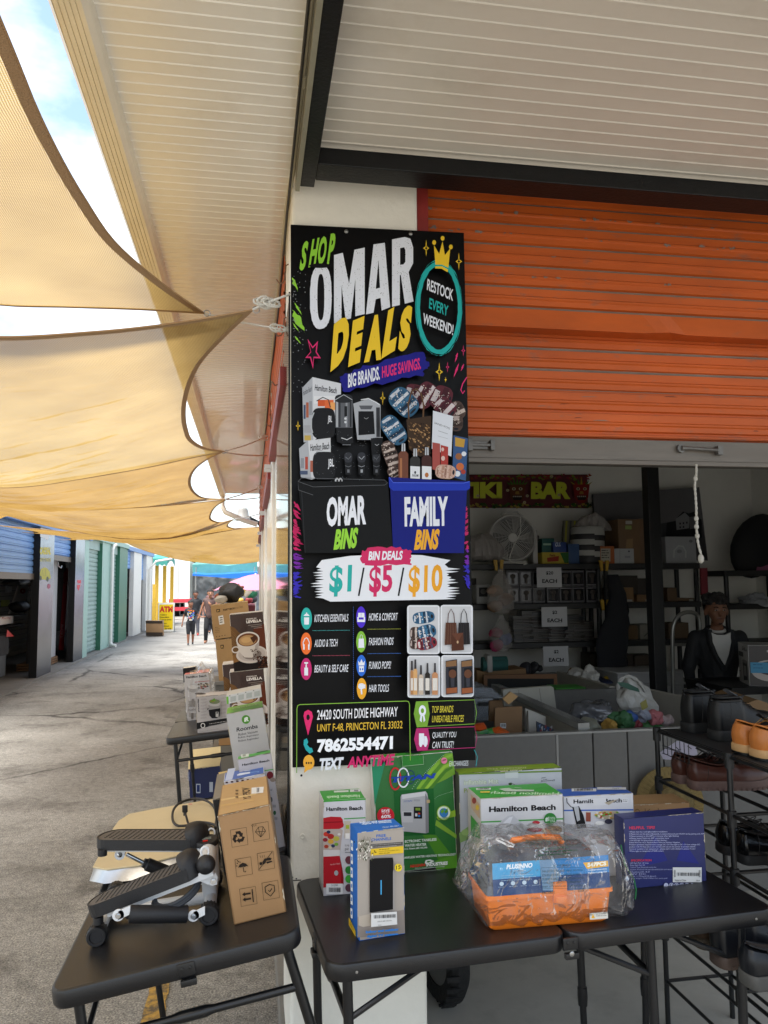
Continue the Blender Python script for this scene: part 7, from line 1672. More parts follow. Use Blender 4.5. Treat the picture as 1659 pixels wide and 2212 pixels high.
b=MB(M_fan);b.box(fc.x-.15,fc.x+.12,7.18,7.42,T1,T1+.03,bev=.01);b.box(fc.x+.21,fc.x+.26,7.24,7.4,T1,fc.z+.08,bev=.01);b.build('stand',fn);b=MB(M_shelf);b.cyl((fc.x+.26,7.3,fc.z),(fc.x+.29,7.3,fc.z),.03,seg=14);b.build('knob',fn)
b=MB(M_white);b.tube(resample([fc+Vector((.06,-.06,.2)),fc+Vector((.05,-.08,.05)),fc+Vector((-.03,-.09,-.1)),fc+Vector((-.06,-.08,-.22)),fc+Vector((.0,-.12,-.245)),fc+Vector((.1,-.12,-.25)),fc+Vector((.06,-.12,-.262))],30),.004,seg=6);b.build('cord',fn)
# ---- banner
bn=thing('wall_banner','dark red TIKI BAR banner with leaves and flowers on the back wall','banner',tuple(at(Z(360,420),'y',7.78)));b=MB(mat('banner_red','5a1a20',.7,var=.15,vscale=6));P=[at(Z(*p),'y',7.78)for p in((-60,240),(682,240),(688,422),(-60,420))];b.prism(P,(0,.004,0));G=Face(b,(0,-1,0),lambda p:at(p,'y',7.78),start=.001,eps=.0003);q=px(G,Z)
r6=random.Random(4)
for i in range(220):
    x=-50+730*r6.random();y=(244+22*r6.random())if i%2 else(398+20*r6.random());q.poly([(x,y),(x+14*r6.random()+4,y-6),(x+20,y+5),(x+6,y+9*r6.random()+2)],('3f5a1c','6a7a24','2a4418','8a3a24','a08a3c','8a2a3c')[i%6])
q.text('TIKI',(-30,372),(212,372),(-30,285),'c4c83a',bold=.06);q.text('BAR',(366,376),(578,376),(368,284),'c4c83a',bold=.06)
for cx in(293,636): # plain carved mask shapes
    q.poly([(cx-45,295),(cx+45,295),(cx+36,370),(cx+14,398),(cx-14,398),(cx-36,370)],'5a3016' if cx<400 else '7a1c18')
    for k in range(-3,4):q.poly([(cx+k*13-6,298),(cx+k*20,258+abs(k)*8),(cx+k*13+6,298)],('3f6a1c' if cx<400 else('a08a28','8a2a1c','3f6a1c')[k%3]))
    q.ell(cx-18,322,10,8,'a8a080');q.ell(cx+18,322,10,8,'a8a080');q.ell(cx-18,322,4,5,'1c1410');q.ell(cx+18,322,4,5,'1c1410');q.poly([(cx-8,335),(cx+8,335),(cx+12,350),(cx-12,350)],'8a6a2c');q.poly([(cx-28,358),(cx+28,358),(cx+20,382),(cx-20,382)],'1c0c0a')
    for k in range(-2,3):q.rect(cx+k*10-4,360,cx+k*10+3,366,'a8a090')
for x,y in((240,330),(345,360),(330,395),(475,255),(515,355),(80,360)):q.ell(x,y,9,8,'a89a80',8);q.ell(x,y,3,3,'a8842c',6)
b.build('cloth',bn)
# ---- price signs
for(Zz,r,s1,k)in((zi4,(412,742,543,850),'$20','white paper sign reading $20 EACH, hung above the toy boxes'),(zi5,(438,125,573,233),'$2','white paper sign reading $2 EACH, hung over the disc cases'),(zi5,(447,337,580,447),'$2','lowest white paper sign reading $2 EACH, under the disc shelf')):
    yy=7.06;a=at(Zz(r[0],r[3]),'y',yy);c_=at(Zz(r[2],r[1]),'y',yy);b=MB(ink('b6b6b8'));b.box(a.x,c_.x,yy,yy+.003,a.z,c_.z);G=Face(b,(0,-1,0),lambda p:at(p,'y',yy),start=.001,eps=.0003);q=px(G,Zz);cx=(r[0]+r[2])/2+2;h_=r[3]-r[1]
    hw=20 if s1=='$20' else 13
    q.text(s1,(cx-hw,r[1]+h_*.38),(cx+hw,r[1]+h_*.38),(cx-hw,r[1]+h_*.19),'1c1c1e',bold=.03);q.text('EACH',(cx-40,r[1]+h_*.77),(cx+40,r[1]+h_*.77),(cx-40,r[1]+h_*.58),'1c1c1e',bold=.03)
    for x,w_ in((cx-40,80),):q.rect(x-1,r[1]+h_*.765,x+79,r[1]+h_*.775,'1c1c1e')
    tag(b.build('price_sign'),k,'sign')
# ---- toy figure boxes, disc cases
def toybox(y):
    t=thing('toy_box','small windowed toy figure box in the two dim rows under the $20 sign','toy box',(0,0,0),group='toy figure boxes in two rows');w_,h_=.125,.155
    b=MB(mat('toybox_grey','38373a',.4));b.box(0,w_,0,.1,0,h_,bev=.002);b.build('box',t)
    b=MB(mat('toybox_window','1a1a1e',.15));b.box(.014,w_-.014,-.002,0,.022,h_-.022);b.build('window',t)
    b=MB(mat('toybox_figure','3c342e',.6));b.ico((w_/2,-.003,.10),.026,sub=2,sc=(1.1,.25,.9));b.obox((w_/2-.014,-.004,.03),(.028,0,0),(0,.003,0),(0,0,.05));b.build('figure',t)
    b=MB(mat('toybox_trim','6a696c',.4));b.box(0.004,w_-.004,-.0015,0,h_-.02,h_-.012);b.box(.004,w_-.004,-.0015,0,.010,.016);b.build('band',t);return t
OR_='first second third fourth fifth sixth seventh eighth ninth tenth eleventh twelfth thirteenth'.split()
tb0=toybox(0);x0=at(Z(245,900),'y',7.15).x;cnt=0
for row in range(2):
    for k in range(13):
        x=x0+k*.133
        if x>xA1-.1:continue
        o=tb0 if cnt==0 else copy_tree(tb0);o['label']='toy figure box, %s from the left in the %s dim row'%(OR_[k],('lower','upper')[row]);cnt+=1;o.location=(x,7.13+.01*(k%3),T2_+row*.157)
M_dvd=[mat('dvd_%d'%i,c_,.35)for i,c_ in enumerate(('101012','241414','181e26','34322e','2a221c','4a4844'))]
d0=[]
for m in M_dvd:
    b=MB(m);b.box(0,.19,0,.135,0,.0145,bev=.0015);b.box(.02,.15,-.0006,0,.005,.0095,mat('dvd_spine','55524c',.5));d0.append(b)
protos=[]
n=0
for s_i,(xz,top)in enumerate(((285,176),(335,150),(385,160),(475,182),(565,178),(612,210))):
    x=at(zi5(xz,300),'y',7.12).x;zt=at(zi5(xz,top),'y',7.12).z;k=0;z=T3_
    while z<zt:
        mi=rnd.randrange(6)
        if len(protos)<=mi or protos[mi]is None:
            while len(protos)<=mi:protos.append(None)
            o=d0[mi].build('disc_case');protos[mi]=o;tag(o,'thin disc case lying in one of the shelf stacks behind the $2 sign','disc case','disc cases stacked on the shelf')
        else:o=protos[mi].copy();COL.objects.link(o)
        k+=1;o['label']='%s disc case, %s from the bottom of the %s disc stack'%(('black','dark red','slate blue','grey','brown','pale grey')[mi],OR_[min(k,13)-1]if k<14 else('fourteenth','fifteenth','sixteenth','seventeenth','eighteenth','nineteenth','twentieth')[min(k-14,6)],('first','second','third','fourth','fifth','last')[s_i]);o.location=(x+rnd.random()*.015,7.12+rnd.random()*.02,z);z+=.0155
# ---- more stock on shelves
item('small_box','white box with a black mug picture on the second shelf','box',zi4,(86,835,155,926),7.15,.15,'a4a4a2',T2_,lambda q:(q.rect(98,850,145,900,'2a2a2c'),q.ell(122,872,16,14,'6a6866')))
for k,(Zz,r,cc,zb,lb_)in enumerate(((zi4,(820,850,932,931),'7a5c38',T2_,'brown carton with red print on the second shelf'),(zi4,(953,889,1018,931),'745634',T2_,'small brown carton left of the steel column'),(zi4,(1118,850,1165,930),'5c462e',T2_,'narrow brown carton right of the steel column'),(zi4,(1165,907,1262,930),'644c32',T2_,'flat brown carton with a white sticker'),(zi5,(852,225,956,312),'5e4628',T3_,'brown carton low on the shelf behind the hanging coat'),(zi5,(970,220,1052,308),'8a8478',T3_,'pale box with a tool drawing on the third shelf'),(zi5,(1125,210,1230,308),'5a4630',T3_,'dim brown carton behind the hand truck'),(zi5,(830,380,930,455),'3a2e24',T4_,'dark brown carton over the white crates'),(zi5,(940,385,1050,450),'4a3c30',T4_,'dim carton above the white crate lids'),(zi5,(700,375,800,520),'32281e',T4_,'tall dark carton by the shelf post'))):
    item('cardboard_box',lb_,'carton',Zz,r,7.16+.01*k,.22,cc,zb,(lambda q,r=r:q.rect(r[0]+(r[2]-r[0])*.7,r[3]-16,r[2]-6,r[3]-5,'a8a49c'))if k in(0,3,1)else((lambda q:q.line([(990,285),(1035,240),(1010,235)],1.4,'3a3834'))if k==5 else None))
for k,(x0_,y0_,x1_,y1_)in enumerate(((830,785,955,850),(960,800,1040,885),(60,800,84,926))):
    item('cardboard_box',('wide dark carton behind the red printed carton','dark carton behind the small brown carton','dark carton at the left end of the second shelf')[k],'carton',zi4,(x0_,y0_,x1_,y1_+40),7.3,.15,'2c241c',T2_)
# hanging clear bags, coat, red pennon, clamps
def hbag(label,Zz,cx,y0,y1,w,cols,seed):
    t_=at(Zz(cx,y0),'y',6.98);b_=at(Zz(cx,y1),'y',6.98);H_=t_.z-b_.z;W_=w*.4*7.2/1690
    r=thing('hanging_bag',label,'bag',tuple(t_));m=MB(mat('cloudy_hanging_bag','a8a29c',.25,alpha=.38))
    m.grid(lambda u,v:t_+Vector((math.cos(u*2*math.pi)*W_/2*(.12+.88*math.sin(min(1,v*1.15)*math.pi*.62)**1.2)*(1 if v<.93 else .6),math.sin(u*2*math.pi)*.07*(.2+v*.8),-H_*v))+Vector((1,0,0))*.03*noise.noise(Vector((u*6,v*6,seed))),28,20);m.build('film',r)
    for k,cc in enumerate(cols):
        q=MB(mat('good_'+cc,cc,.7,bump=.4));q.ico(b_+Vector(((k%2-.5)*W_*.4,0,H_*(.16+.17*k))),W_*.28,sub=2,sc=(1.1,.5,.8));q.v=[tuple(Vector(v)+Vector((1,1,1))*.02*noise.noise(Vector(v)*20))for v in q.v];q.build('content',r)
hbag('clear bag of beige goods hanging from the top shelf',zi4,215,750,990,150,('8a6a50','7a5c48','9a8270'),2);hbag('lower clear bag with pink and blue toys, hanging by the shelf',zi5,218,168,365,130,('a0305a','2c4a8a','8a2a44'),6)
ct_=MB(mat('dark_navy_coat','15161c',.85,bump=.5,bscale=12));tt=at(zi4(820,780),'y',6.95);ct_.grid(lambda u,v:tt+Vector((math.cos(u*6.283)*(.05+.1*min(1,v*2))+.04*math.sin(v*7),math.sin(u*6.283)*.05,-1.15*v))+Vector((1,0,0))*.03*noise.noise(Vector((u*5,v*9,1))),24,20);tag(ct_.build('hanging_coat'),'long dark coat hanging from a yellow clamp on the shelf','coat')
rp=MB(mat('red_nylon','6a1020',.6));P=[at(zi4(*p),'y',6.9)for p in((1296,745),(1332,745),(1335,870),(1318,905),(1300,890))];rp.prism(P,(0,.02,0));o=rp.build('red_pennon');tag(o,'narrow dark red printed strap hanging right of the rope','strap')
for k,(Zz,x,y)in enumerate(((zi4,206,730),(zi4,776,732),(zi4,783,945),(zi5,790,525))):
    a=at(Zz(x,y),'y',7.0);c_=thing('spring_clamp',('yellow clamp above the beige hanging bag','yellow clamp at the joint of the top shelves','yellow clamp on the second shelf over the dark coat','yellow clamp low on the shelf post by the crates')[k],'clamp',tuple(a));
    for s in(-1,1):b=MB(mat('yellow_clamp','a8841c',.5));b.prism([a+Vector((s*.015,0,.05)),a+Vector((s*.05,0,.05)),a+Vector((s*.035,0,-.05)),a+Vector((s*.012,0,-.05))],(0,.02,0));b.build('jaw',c_)
# ---- grey bins made of cubicle panels
M_pan=mat('grey_fabric_panel','686662',.85,var=.05,vscale=30,bump=.15,bscale=300);M_pan2=mat('pale_panel','a49f94',.8,var=.05);M_trim=mat('panel_trim','8c8a85',.4)
BZ=.90;BYF=4.05
def bxz(p,y=BYF):return at(p,'y',y).x
gb_=thing('bin_enclosure','front row of waist high grey panels boxed into merchandise bins','bin',(1.6,4.1,.012))
xs=[.62,bxz(zi6(741,570)),bxz(zi6(1018,570)),bxz(zi6(1285,570)),bxz(zi6(1560,570)),3.1]
for i in range(len(xs)-1):
    b=MB(M_pan);b.box(xs[i]+.004,xs[i+1]-.004,BYF,BYF+.045,.012,BZ-.012,bev=.004);b.build('front_panel',gb_)
for a,c_ in((xs[0],xs[2]),(xs[2],xs[5])):b=MB(M_trim);b.box(a,c_,BYF-.002,BYF+.047,BZ-.012,BZ,bev=.002);b.build('top_trim',gb_)
b=MB(M_trim);b.box(xs[1]-.006,xs[1]+.006,BYF-.004,BYF,.012,BZ-.012);b.build('joint_strip',gb_)
BYB=5.8
xd0=xs[2];xd1=at(zi6(330,255),'z',BZ);
b=MB(M_pan2);dA=Vector((xs[2]-.05,BYF+.05,.012));dB=Vector((xd1.x,BYB,.012));b.obox(dA,dB-dA,Vector((.045,0,0)),Vector((0,0,BZ-.02)));b.build('divider_panel',gb_)
ac2=MB(mat('clear_rail','9a9a96',.15,alpha=.75));ac2.obox(dA+Vector((-.01,0,BZ-.012)),dB-dA,Vector((.065,0,0)),Vector((0,0,.035)));ac2.build('clear_rail',gb_)
bk_=at(zi6(722,228),'z',BZ);br_=at(zi6(1475,247),'z',BZ)
b=MB(M_pan);b.box(1.0,br_.x,bk_.y,bk_.y+.045,.012,BZ-.004);b.build('rear_panel',gb_)
fr_=at(zi6(1659,290),'z',BZ);b=MB(M_pan2);A_=Vector((br_.x,bk_.y,.012));C_=Vector((3.05,BYF+.05,.012));b.obox(A_,C_-A_,Vector((.045,0,0)),Vector((0,0,BZ-.006)));b.build('side_panel',gb_)
e1=at(zi6(740,88),'z',BZ);e2=at(zi6(1165,212),'z',BZ);b=MB(M_pan2);A_=Vector((e1.x,e1.y,.012));C_=Vector((e2.x,bk_.y+.05,.012));b.obox(A_,C_-A_,Vector((.045,0,0)),Vector((0,0,BZ-.006)));b.build('side_panel',gb_);b=MB(M_pan);b.box(1.2,e1.x,e1.y,e1.y+.045,.012,BZ-.006);b.build('rear_panel',gb_)
b=MB(mat('bin_bottom','4a4845',.9));b.box(.7,3.0,BYF+.06,bk_.y,.45,.47);b.build('bin_floor',gb_)
def pris(name,label,cat,Z,P,y,dep,col,m=None,pr=None,tilt=0):
    b=MB(m or mat('stock_'+col,col,.65,var=.06,vscale=5));Q=[at(Z(*p),'y',y)for p in P];b.prism(Q,(0,dep,tilt))
    if pr:G=Face(b,(0,-1,0),lambda p:at(p,'y',y),start=.001,eps=.0003);pr(px(G,Z))
    return tag(b.build(name),label,cat)
Z=zi6
pris('cream_panel','big cream plastic crate lid standing upright in the left bin','crate lid',Z,((322,232),(345,222),(700,198),(716,210),(742,412),(740,430),(480,470),(350,470)),5.3,.04,'aaa69a',None,lambda q:(q.line([(445,228),(455,330),(520,440)],1.2,'8a867c'),q.line([(605,215),(630,380)],1.6,'8a867c'),q.rect(552,302,597,348,'8f8b82'),q.line([(560,330),(575,310),(590,325),(580,340)],1.2,'4a4844'),tinytext(q,495,545,308,6,0,'8a867c',2,3)))
pris('wooden_frame','wooden framed chalkboard lying on its long edge behind the left bin','frame',Z,((180,112),(742,106),(746,228),(180,230)),6.3,.04,'7a5434',None,lambda q:q.rect(205,140,718,228,'232322'))
pris('cardboard_box','open brown carton behind the chalkboard, left part','carton',Z,((124,72),(175,90),(180,205),(130,195)),6.5,.3,'8a6840');pris('cardboard_box','low brown carton between the teal towel and the chalkboard','carton',Z,((175,85),(310,80),(500,62),(505,105),(180,110)),6.55,.3,'86643e')
tw_=thing('rolled_towel','teal towel roll in a white paper band on the brown cartons','towel',tuple(at(Z(220,80),'y',6.6)))
for k in range(3):b=MB(mat('teal_towel','2c5c58',.9,bump=.5));o_=at(Z(164,12+k*26),'y',6.6-.05*(k%2));b.tube([o_,o_+Vector((.22,0,0))],.045,seg=14);b.build('roll',tw_)
a=at(Z(196,70),'y',6.54);c_=at(Z(236,2),'y',6.54);b=MB(ink('aaa8a4'));b.box(a.x,c_.x,6.5,6.62,a.z-.02,c_.z+.05,bev=.01);b.build('paper_band',tw_)
tt_=thing('storage_tote','clear plastic tote with grey clips in the left bin','tote',tuple(at(Z(150,480),'y',4.9)));M_cl=mat('cloudy_tote','9aa0a8',.25,alpha=.5)
a=at(Z(60,470),'y',4.9);c_=at(Z(225,330),'y',4.9);b=MB(M_cl);b.box(a.x,c_.x,4.9,5.4,a.z,c_.z,bev=.01);b.build('body',tt_);b=MB(M_cl);b.box(a.x-.01,c_.x+.015,4.88,5.42,c_.z,c_.z+.035,bev=.008);b.build('rim',tt_)
a2=at(Z(60,292),'y',5.05);c2=at(Z(235,212),'y',5.05);b=MB(M_cl);b.prism([a2,at(Z(330,290),'y',5.05),c2,at(Z(60,208),'y',5.05)],(0,.35,0));b.build('lid',tt_);b=MB(M_black);q1=at(Z(137,352),'y',4.87);q2=at(Z(222,322),'y',4.87);b.box(q1.x,q2.x,4.87,4.89,q1.z,q2.z);b.build('clip',tt_)
ob=thing('cardboard_box','open upright brown carton with a raised flap in the left bin','carton',tuple(at(Z(370,580),'y',4.5)))
for nm_,P,yy,cc in(('panel',((265,368),(345,360),(475,355),(472,582),(262,582)),4.45,'7e5f3e'),('panel',((222,312),(318,308),(330,360),(262,365),(262,470),(220,470)),4.6,'765838'),('flap',((325,298),(385,242),(442,278),(370,342)),4.5,'b08c5c')):
    b=MB(mat('stock_'+cc,cc,.7,var=.06));b.prism([at(Z(*p),'y',yy)for p in P],(0,.02,0));b.build(nm_,ob)
b=MB(ink('c4c4c2'));G=Face(b,(0,-1,0),lambda p:at(p,'y',4.45),start=.002);q=px(G,Z);q.rect(303,484,348,522,'c4c4c2');bars(q,308,490,344,512,0,n=9);b.build('sticker',ob)
for k,P in enumerate((((498,368),(655,432),(658,572),(505,575)),((520,390),(640,440),(645,575),(525,575)))):
    pris('canvas_board',('white wrapped canvas board leaning in the left bin','second white canvas board in front of its larger twin')[k],'canvas',Z,P,4.5-.06*k,.02,('aaa69c','b0aca2')[k])
pris('comic_book','colourful comic in a sleeve at the front of the left bin','comic',Z,((585,470),(715,528),(720,572),(590,572)),4.3,.01,'2a3444',None,lambda q:[q.poly([(600+9*i,500+(i*37)%60),(615+9*i,490+(i*37)%60),(612+9*i,525+(i*37)%45)],('6a7c9c','8a3a3c','a8a4a0','2c4c7c')[i%4])for i in range(11)]and None)
for k,(x,y,cc)in enumerate(((135,528,'c8501c'),(165,562,'2c7a34'),(215,562,'3a8a3c'),(245,565,'cc5418'),(290,572,'d05c1c'),(160,580,'2a4a9c'),(135,560,'3f8a3c'))):
    b=MB(mat('toy_'+cc,cc,.4));o_=at(Z(x,y),'y',4.35);b.ico(o_,.05,sub=2,sc=(1.2,.8,.7));b.v=[tuple(Vector(v)+Vector((1,1,1))*.025*noise.noise(Vector(v)*25))for v in b.v];tag(b.build('foam_toy'),('orange foam toy topmost in the left bin heap','green foam toy left of centre in the left bin heap','bright green foam toy in the middle of the left bin heap','orange foam toy right of the green ones','rightmost orange foam toy against the open carton','blue foam toy at the bottom of the heap','green foam toy nearest the black sign')[k],'toy')
# right bin: bags and bundles
def lump(name,label,cat,Z,cx,cy,rx,ry,y,col,dz=.6,nz=.05,fq=9,m=None,sub=4):
    o_=at(Z(cx,cy),'y',y);s=.28 if Z is zi6 else(.4 if Z in(zi4,zi5)else .225);W_=rx*s*y/1690*1.02;H_=ry*s*y/1690*1.02
    b=MB(m or mat('soft_'+col,col,.6,var=.15,vscale=12,bump=.5,bscale=20));b.ico(o_,1,sub=sub,sc=(W_,W_*dz,H_));sc_=max(W_,H_)
    b.v=[tuple(Vector(v)+(Vector(v)-o_).normalized()*(nz*1.5*abs(noise.noise(Vector(v)*fq))+nz*.7*noise.noise(Vector(v)*fq*3)))for v in b.v];b.sm=[False]*len(b.sm);return tag(b.build(name),label,cat)
M_gb=mat('grey_poly_film','55565a',.22,var=.2,vscale=14,bump=.8,bscale=18,spec=.7);M_wb=mat('white_carrier_film','b4b2ac',.4,var=.08,vscale=8,bump=.6,bscale=14)
lump('wrapped_garment','grey garment in a shiny clear sleeve lying in the right bin','garment',Z,1000,420,150,62,4.6,'',.8,.06,7,M_gb);lump('wrapped_garment','dark grey sleeved garment behind the lighter one in the right bin','garment',Z,1030,360,110,40,4.9,'',.8,.06,8,M_gb);lump('wrapped_garment','striped sleeved garment at the front rim of the right bin','garment',Z,970,500,90,36,4.4,'7a7a6c',.8,.04,9)
wb=lump('carrier_bag','tall white carrier bag with its handles up in the right bin','bag',Z,1340,320,125,155,4.9,'',.55,.07,6,M_wb)
MW[wb.name]=Matrix()
b=MB(M_wb);hA=[at(Z(*p),'y',4.85)for p in((1210,230),(1225,160),(1290,122),(1370,160),(1430,240))];b.tube(resample(hA,20),[.006+.008*abs(math.sin(i*.9))for i in range(21)],seg=6);b.build('bag_handle',wb);b=MB(mat('dark_green_print','1a4a3a',.5));b.prism([at(Z(*p),'y',4.72)for p in((1205,165),(1290,175),(1370,215),(1380,245),(1300,225),(1230,195))],(0,.004,0));b.build('print',wb);b=MB(mat('yellow_print','8a8440',.5));b.prism([at(Z(*p),'y',4.66)for p in((1385,330),(1430,300),(1445,360),(1400,385))],(0,.004,0));b.build('print',wb)
for k,(cx,cy,rx,ry,cc,lb_)in enumerate(((1150,510,60,40,'a8843c','bag of yellow and orange sweets at the rim of the right bin'),(1240,470,90,60,'2f5a34','green printed bag leaning beside the white carrier'),(1310,455,35,45,'2a4a86','bright blue packet in front of the white carrier'),(1350,490,40,34,'7a2c34','dark red packet in front of the white carrier'),(1400,430,60,40,'8a8e9c','blue lettered parcel under the white carrier'),(1500,450,50,42,'b0686c','pink bundle at the right end of the bin'),(1570,460,50,35,'a89694','clear bubble pack right of the pink bundle'),(1480,515,80,30,'5e9a5c','pale green lid at the rim of the right bin'),(1090,540,60,18,'2c2f5a','navy striped cloth at the rim of the right bin'),(1230,540,50,20,'3c6a3c','green leafy packet low in the right bin'))):
    lump('packet',lb_,'packet',Z,cx,cy,rx,ry,4.45+.03*k,cc,.8,.03,14,sub=3)
pris('green_strip','bright green strip lying in the rear bin','strip',Z,((735,212),(965,208),(968,222),(735,226)),5.95,.2,'3c8a2c');lump('crumpled_paper','crumpled white paper on the rear bin','paper',Z,965,120,80,40,6.4,'b0aea8',.8,.08,10)
for k,(cx,cy,rx,ry,cc)in enumerate(((880,90,45,22,'6a4c28'),(585,62,42,28,'1a1b1e'),(490,70,22,20,'22232a'),(1050,165,120,20,'1f2440'),(1140,165,30,14,'a08420'))):lump('stock_bundle',('brown bundle behind the rear bin','black bundle behind the low carton','small dark bundle beside the black one','navy cloth heap behind the rear bin','yellow tag on the navy heap')[k],'bundle',Z,cx,cy,rx,ry,6.7,cc,.8,.05,10,sub=3)
# stack of white crates
cs=at(zi5(830,600),'y',6.55);ce=at(zi5(1192,470),'y',6.55)
for k in range(6):
    z0=.25+k*((ce.z-.03-.25)/6);t_=thing('white_crate','nested white crate by the steel column, %s of the stack'%('bottom one','second from the bottom','third from the bottom','third from the top','second from the top','topmost')[k],'crate',(cs.x,6.5,z0),group='nested white crates by the column');b=MB(mat('white_crate_plastic','9a9a9a',.5));b.box(cs.x+.01,ce.x-.01,6.5,6.95,z0,z0+.125,bev=.01);b.build('body',t_);b=MB(mat('white_crate_rim','a4a4a4',.45));b.box(cs.x-.01,ce.x+.01,6.48,6.97,z0+.126,z0+.14,bev=.004);b.build('rim',t_)
# hand truck
ht=thing('hand_truck','grey steel hand truck with a curved handle behind the seller','hand truck',tuple(at(zi5(1148,460),'y',6.35)));P=[at(zi5(*p),'y',6.35)for p in((1146,700),(1146,460),(1143,290),(1150,215),(1175,175),(1215,155),(1260,158),(1282,178),(1290,230),(1292,460))];b=MB(mat('dull_steel_tube','8c8c88',.35,metal=.8));b.tube(resample(P,40),.018,seg=10);b.build('frame',ht);b=MB(mat('dull_steel_tube'));a=at(zi5(1146,330),'y',6.35);c_=at(zi5(1292,330),'y',6.35);b.tube([a,c_],.013,seg=8);b.build('rung',ht)
# rope on the shutter
rp_=MB(mat('grey_rope','b4b0a6',.9,bump=.6,bscale=300));Z=zi4;P=resample([at(Z(*p),'y',2.83)for p in((1272,185),(1272,230),(1268,262),(1264,300),(1268,360),(1272,420),(1272,460),(1275,500),(1272,525),(1276,560),(1280,600),(1288,640),(1296,665),(1298,700))],60)
rp_.tube(P,[.0046+.001*math.sin(i*2.1)for i in range(61)],seg=8)
for x,y in((1268,262),(1272,478),(1273,522),(1277,572)):rp_.ico(at(Z(x,y),'y',2.83),.009,sub=2,sc=(1,1,1.3))
rp_.ico(at(Z(1297,695),'y',2.83),.013,sub=2,sc=(.9,.9,1.5));tag(rp_.build('pull_rope'),'knotted white pull rope hanging from the half open shutter','rope')
# coffee machine box on a black stand at the right
st_=thing('side_stand','low black stand under the coffee machine box at the right edge','stand',(3.2,5.2,.012));a=at(zi5(1440,560),'y',5.2);b=MB(M_black);b.box(a.x,a.x+1.1,5.15,5.75,a.z-.05,a.z);b.build('top',st_)
for x,y in((a.x+.03,5.2),(a.x+1.0,5.2),(a.x+.03,5.7),(a.x+1.0,5.7)):b=MB(M_black);b.tube([(x,y,.012),(x,y,a.z-.05)],.02,seg=8);b.build('leg',st_)
PLS=(Vector((0,0,a.z+.001)),Vector((0,0,1)))
c=carton('white sided coffee machine box with a blue tag, right of the seller',zi5(1550,332),zi5(1800,332),.32,y0=5.22,plane=PLS,yaw=-22,front='241c18',side='aaa8a6',top='8a8886',w=.36,cat='coffee machine box')
q=c.l;q.text('PREMIUM',(.4,.09),(.75,.09),(.4,.07),'2a2624',bold=.03);q.text('LEVELLA',(.4,.17),(.9,.17),(.4,.10),'2a2624',bold=.05);q.rect(.05,.22,.5,.34,'2a2826');q.poly([(.4,.42),(.85,.42),(.85,.88),(.45,.93),(.42,.55)],'2c2a2a');q.rect(.45,.40,.8,.48,'7a7876');q.rect(.5,.55,.75,.8,'8a8886');tinytext(q,.06,.36,.4,.012,0,'6a6866',3,8);q.ell(.22,.72,.05,.02,'2c2a2a')
q=c.f;q.text('LEVELLA',(.35,.17),(.85,.17),(.35,.12),'aaa4a0',bold=.05);q.ell(.4,.62,.36,.26,'a49c96',30);q.ell(.42,.56,.28,.17,'3a2418',30);q.ell(.42,.56,.22,.12,'6a4a30',26);q.rect(.03,.42,.36,.68,'3f7c9c');tinytext(q,.08,.3,.47,.02,0,'1c3c50',2,2,4)
c.fin()
pris('paper_bag','brown paper sheet spread at the right edge behind the boots','paper',zi5,((1540,650),(1600,625),(1700,660),(1700,735),(1600,700)),4.0,.3,'6a5030',tilt=.02)
lump('clear_pack','row of clear wrapped packs on the corner shelf','pack',zi4,1600,925,90,26,7.2,'8a8c90',.8,.05,10)
# straw hat hung on the bins
hx=at(zs(530,1350),'y',3.95);sh=thing('straw_hat','wide woven straw hat leaning against the grey bins behind the rack','hat',tuple(hx));axh=Vector((-.25,-1,.12)).normalized();M_straw=mat('straw','6e5e38',.85,var=.3,vscale=30,bump=.8,bscale=70)
b=MB(M_straw);b.lathe(hx,axh,[(.170,.0),(.175,.006),(.168,.010),(.14,.022),(.115,.03),(.10,.055),(.085,.09),(.05,.105),(0,.11)],seg=48)
xh=axh.orthogonal().normalized();yh=axh.cross(xh)
for k in range(9):
    rr_=.122+k*.0058;b.tube([hx+axh*(.027-.0022*k)+(xh*math.cos(t)+yh*math.sin(t))*(rr_+(.002 if i%2 else-.002))+axh*(.002 if i%2 else 0)for i,t in enumerate([j*math.pi/40 for j in range(80)])],.0026,mat('straw_light','8e7a4c',.85),seg=4,closed=True)
b.build('brim',sh)
# lilac paper behind the rack
pris('paper_sheet','pale lilac paper with black pen marks behind the brown shoes','paper',zs,((437,885),(600,775),(770,770),(800,900),(650,960),(470,950)),3.3,.002,'9490a0',None,lambda q:(q.line([(480,840),(600,870),(640,850)],1.6,'1a1a22'),q.line([(590,830),(620,860)],1.6,'1a1a22'),q.line([(700,820),(740,850)],1.6,'1a1a22')))
# garden cart under the table
z7=zf(900,2900,1600);gc=thing('garden_cart','green sided cart with a black tyre under the front table','cart',tuple(onp(z7(590,380),*PLG)));a=at(z7(525,235),'y',3.3);c_=at(z7(648,235),'y',3.3);b=MB(mat('teal_green_board','3f5f58',.6));b.box(a.x-.15,c_.x-.06,3.35,3.9,.36,.72,bev=.005);b.build('body',gc)
wc=at(z7(598,300),'y',3.15);b=MB(mat('black_rubber','141414',.8,bump=.5,bscale=80));n=28
prof=[(.10,-.035),(.155,-.04),(.175,-.02),(.175,.02),(.155,.04),(.10,.035)];b.lathe((wc.x-.02,3.25,.19),(1,.25,0),prof,seg=36);
for k in range(24):t=k*math.pi/12;r_=Vector((0,math.cos(t),math.sin(t)));b.obox(Vector((wc.x-.045,3.25,.19))+r_*.172,Vector((.05,0,0)),Vector((0,-r_.z,r_.y))*.02,r_*.008)
b.build('tyre',gc);b=MB(M_steel);b.cyl((wc.x-.05,3.24,.19),(wc.x+.02,3.26,.19),.10,seg=24);b.build('rim',gc)
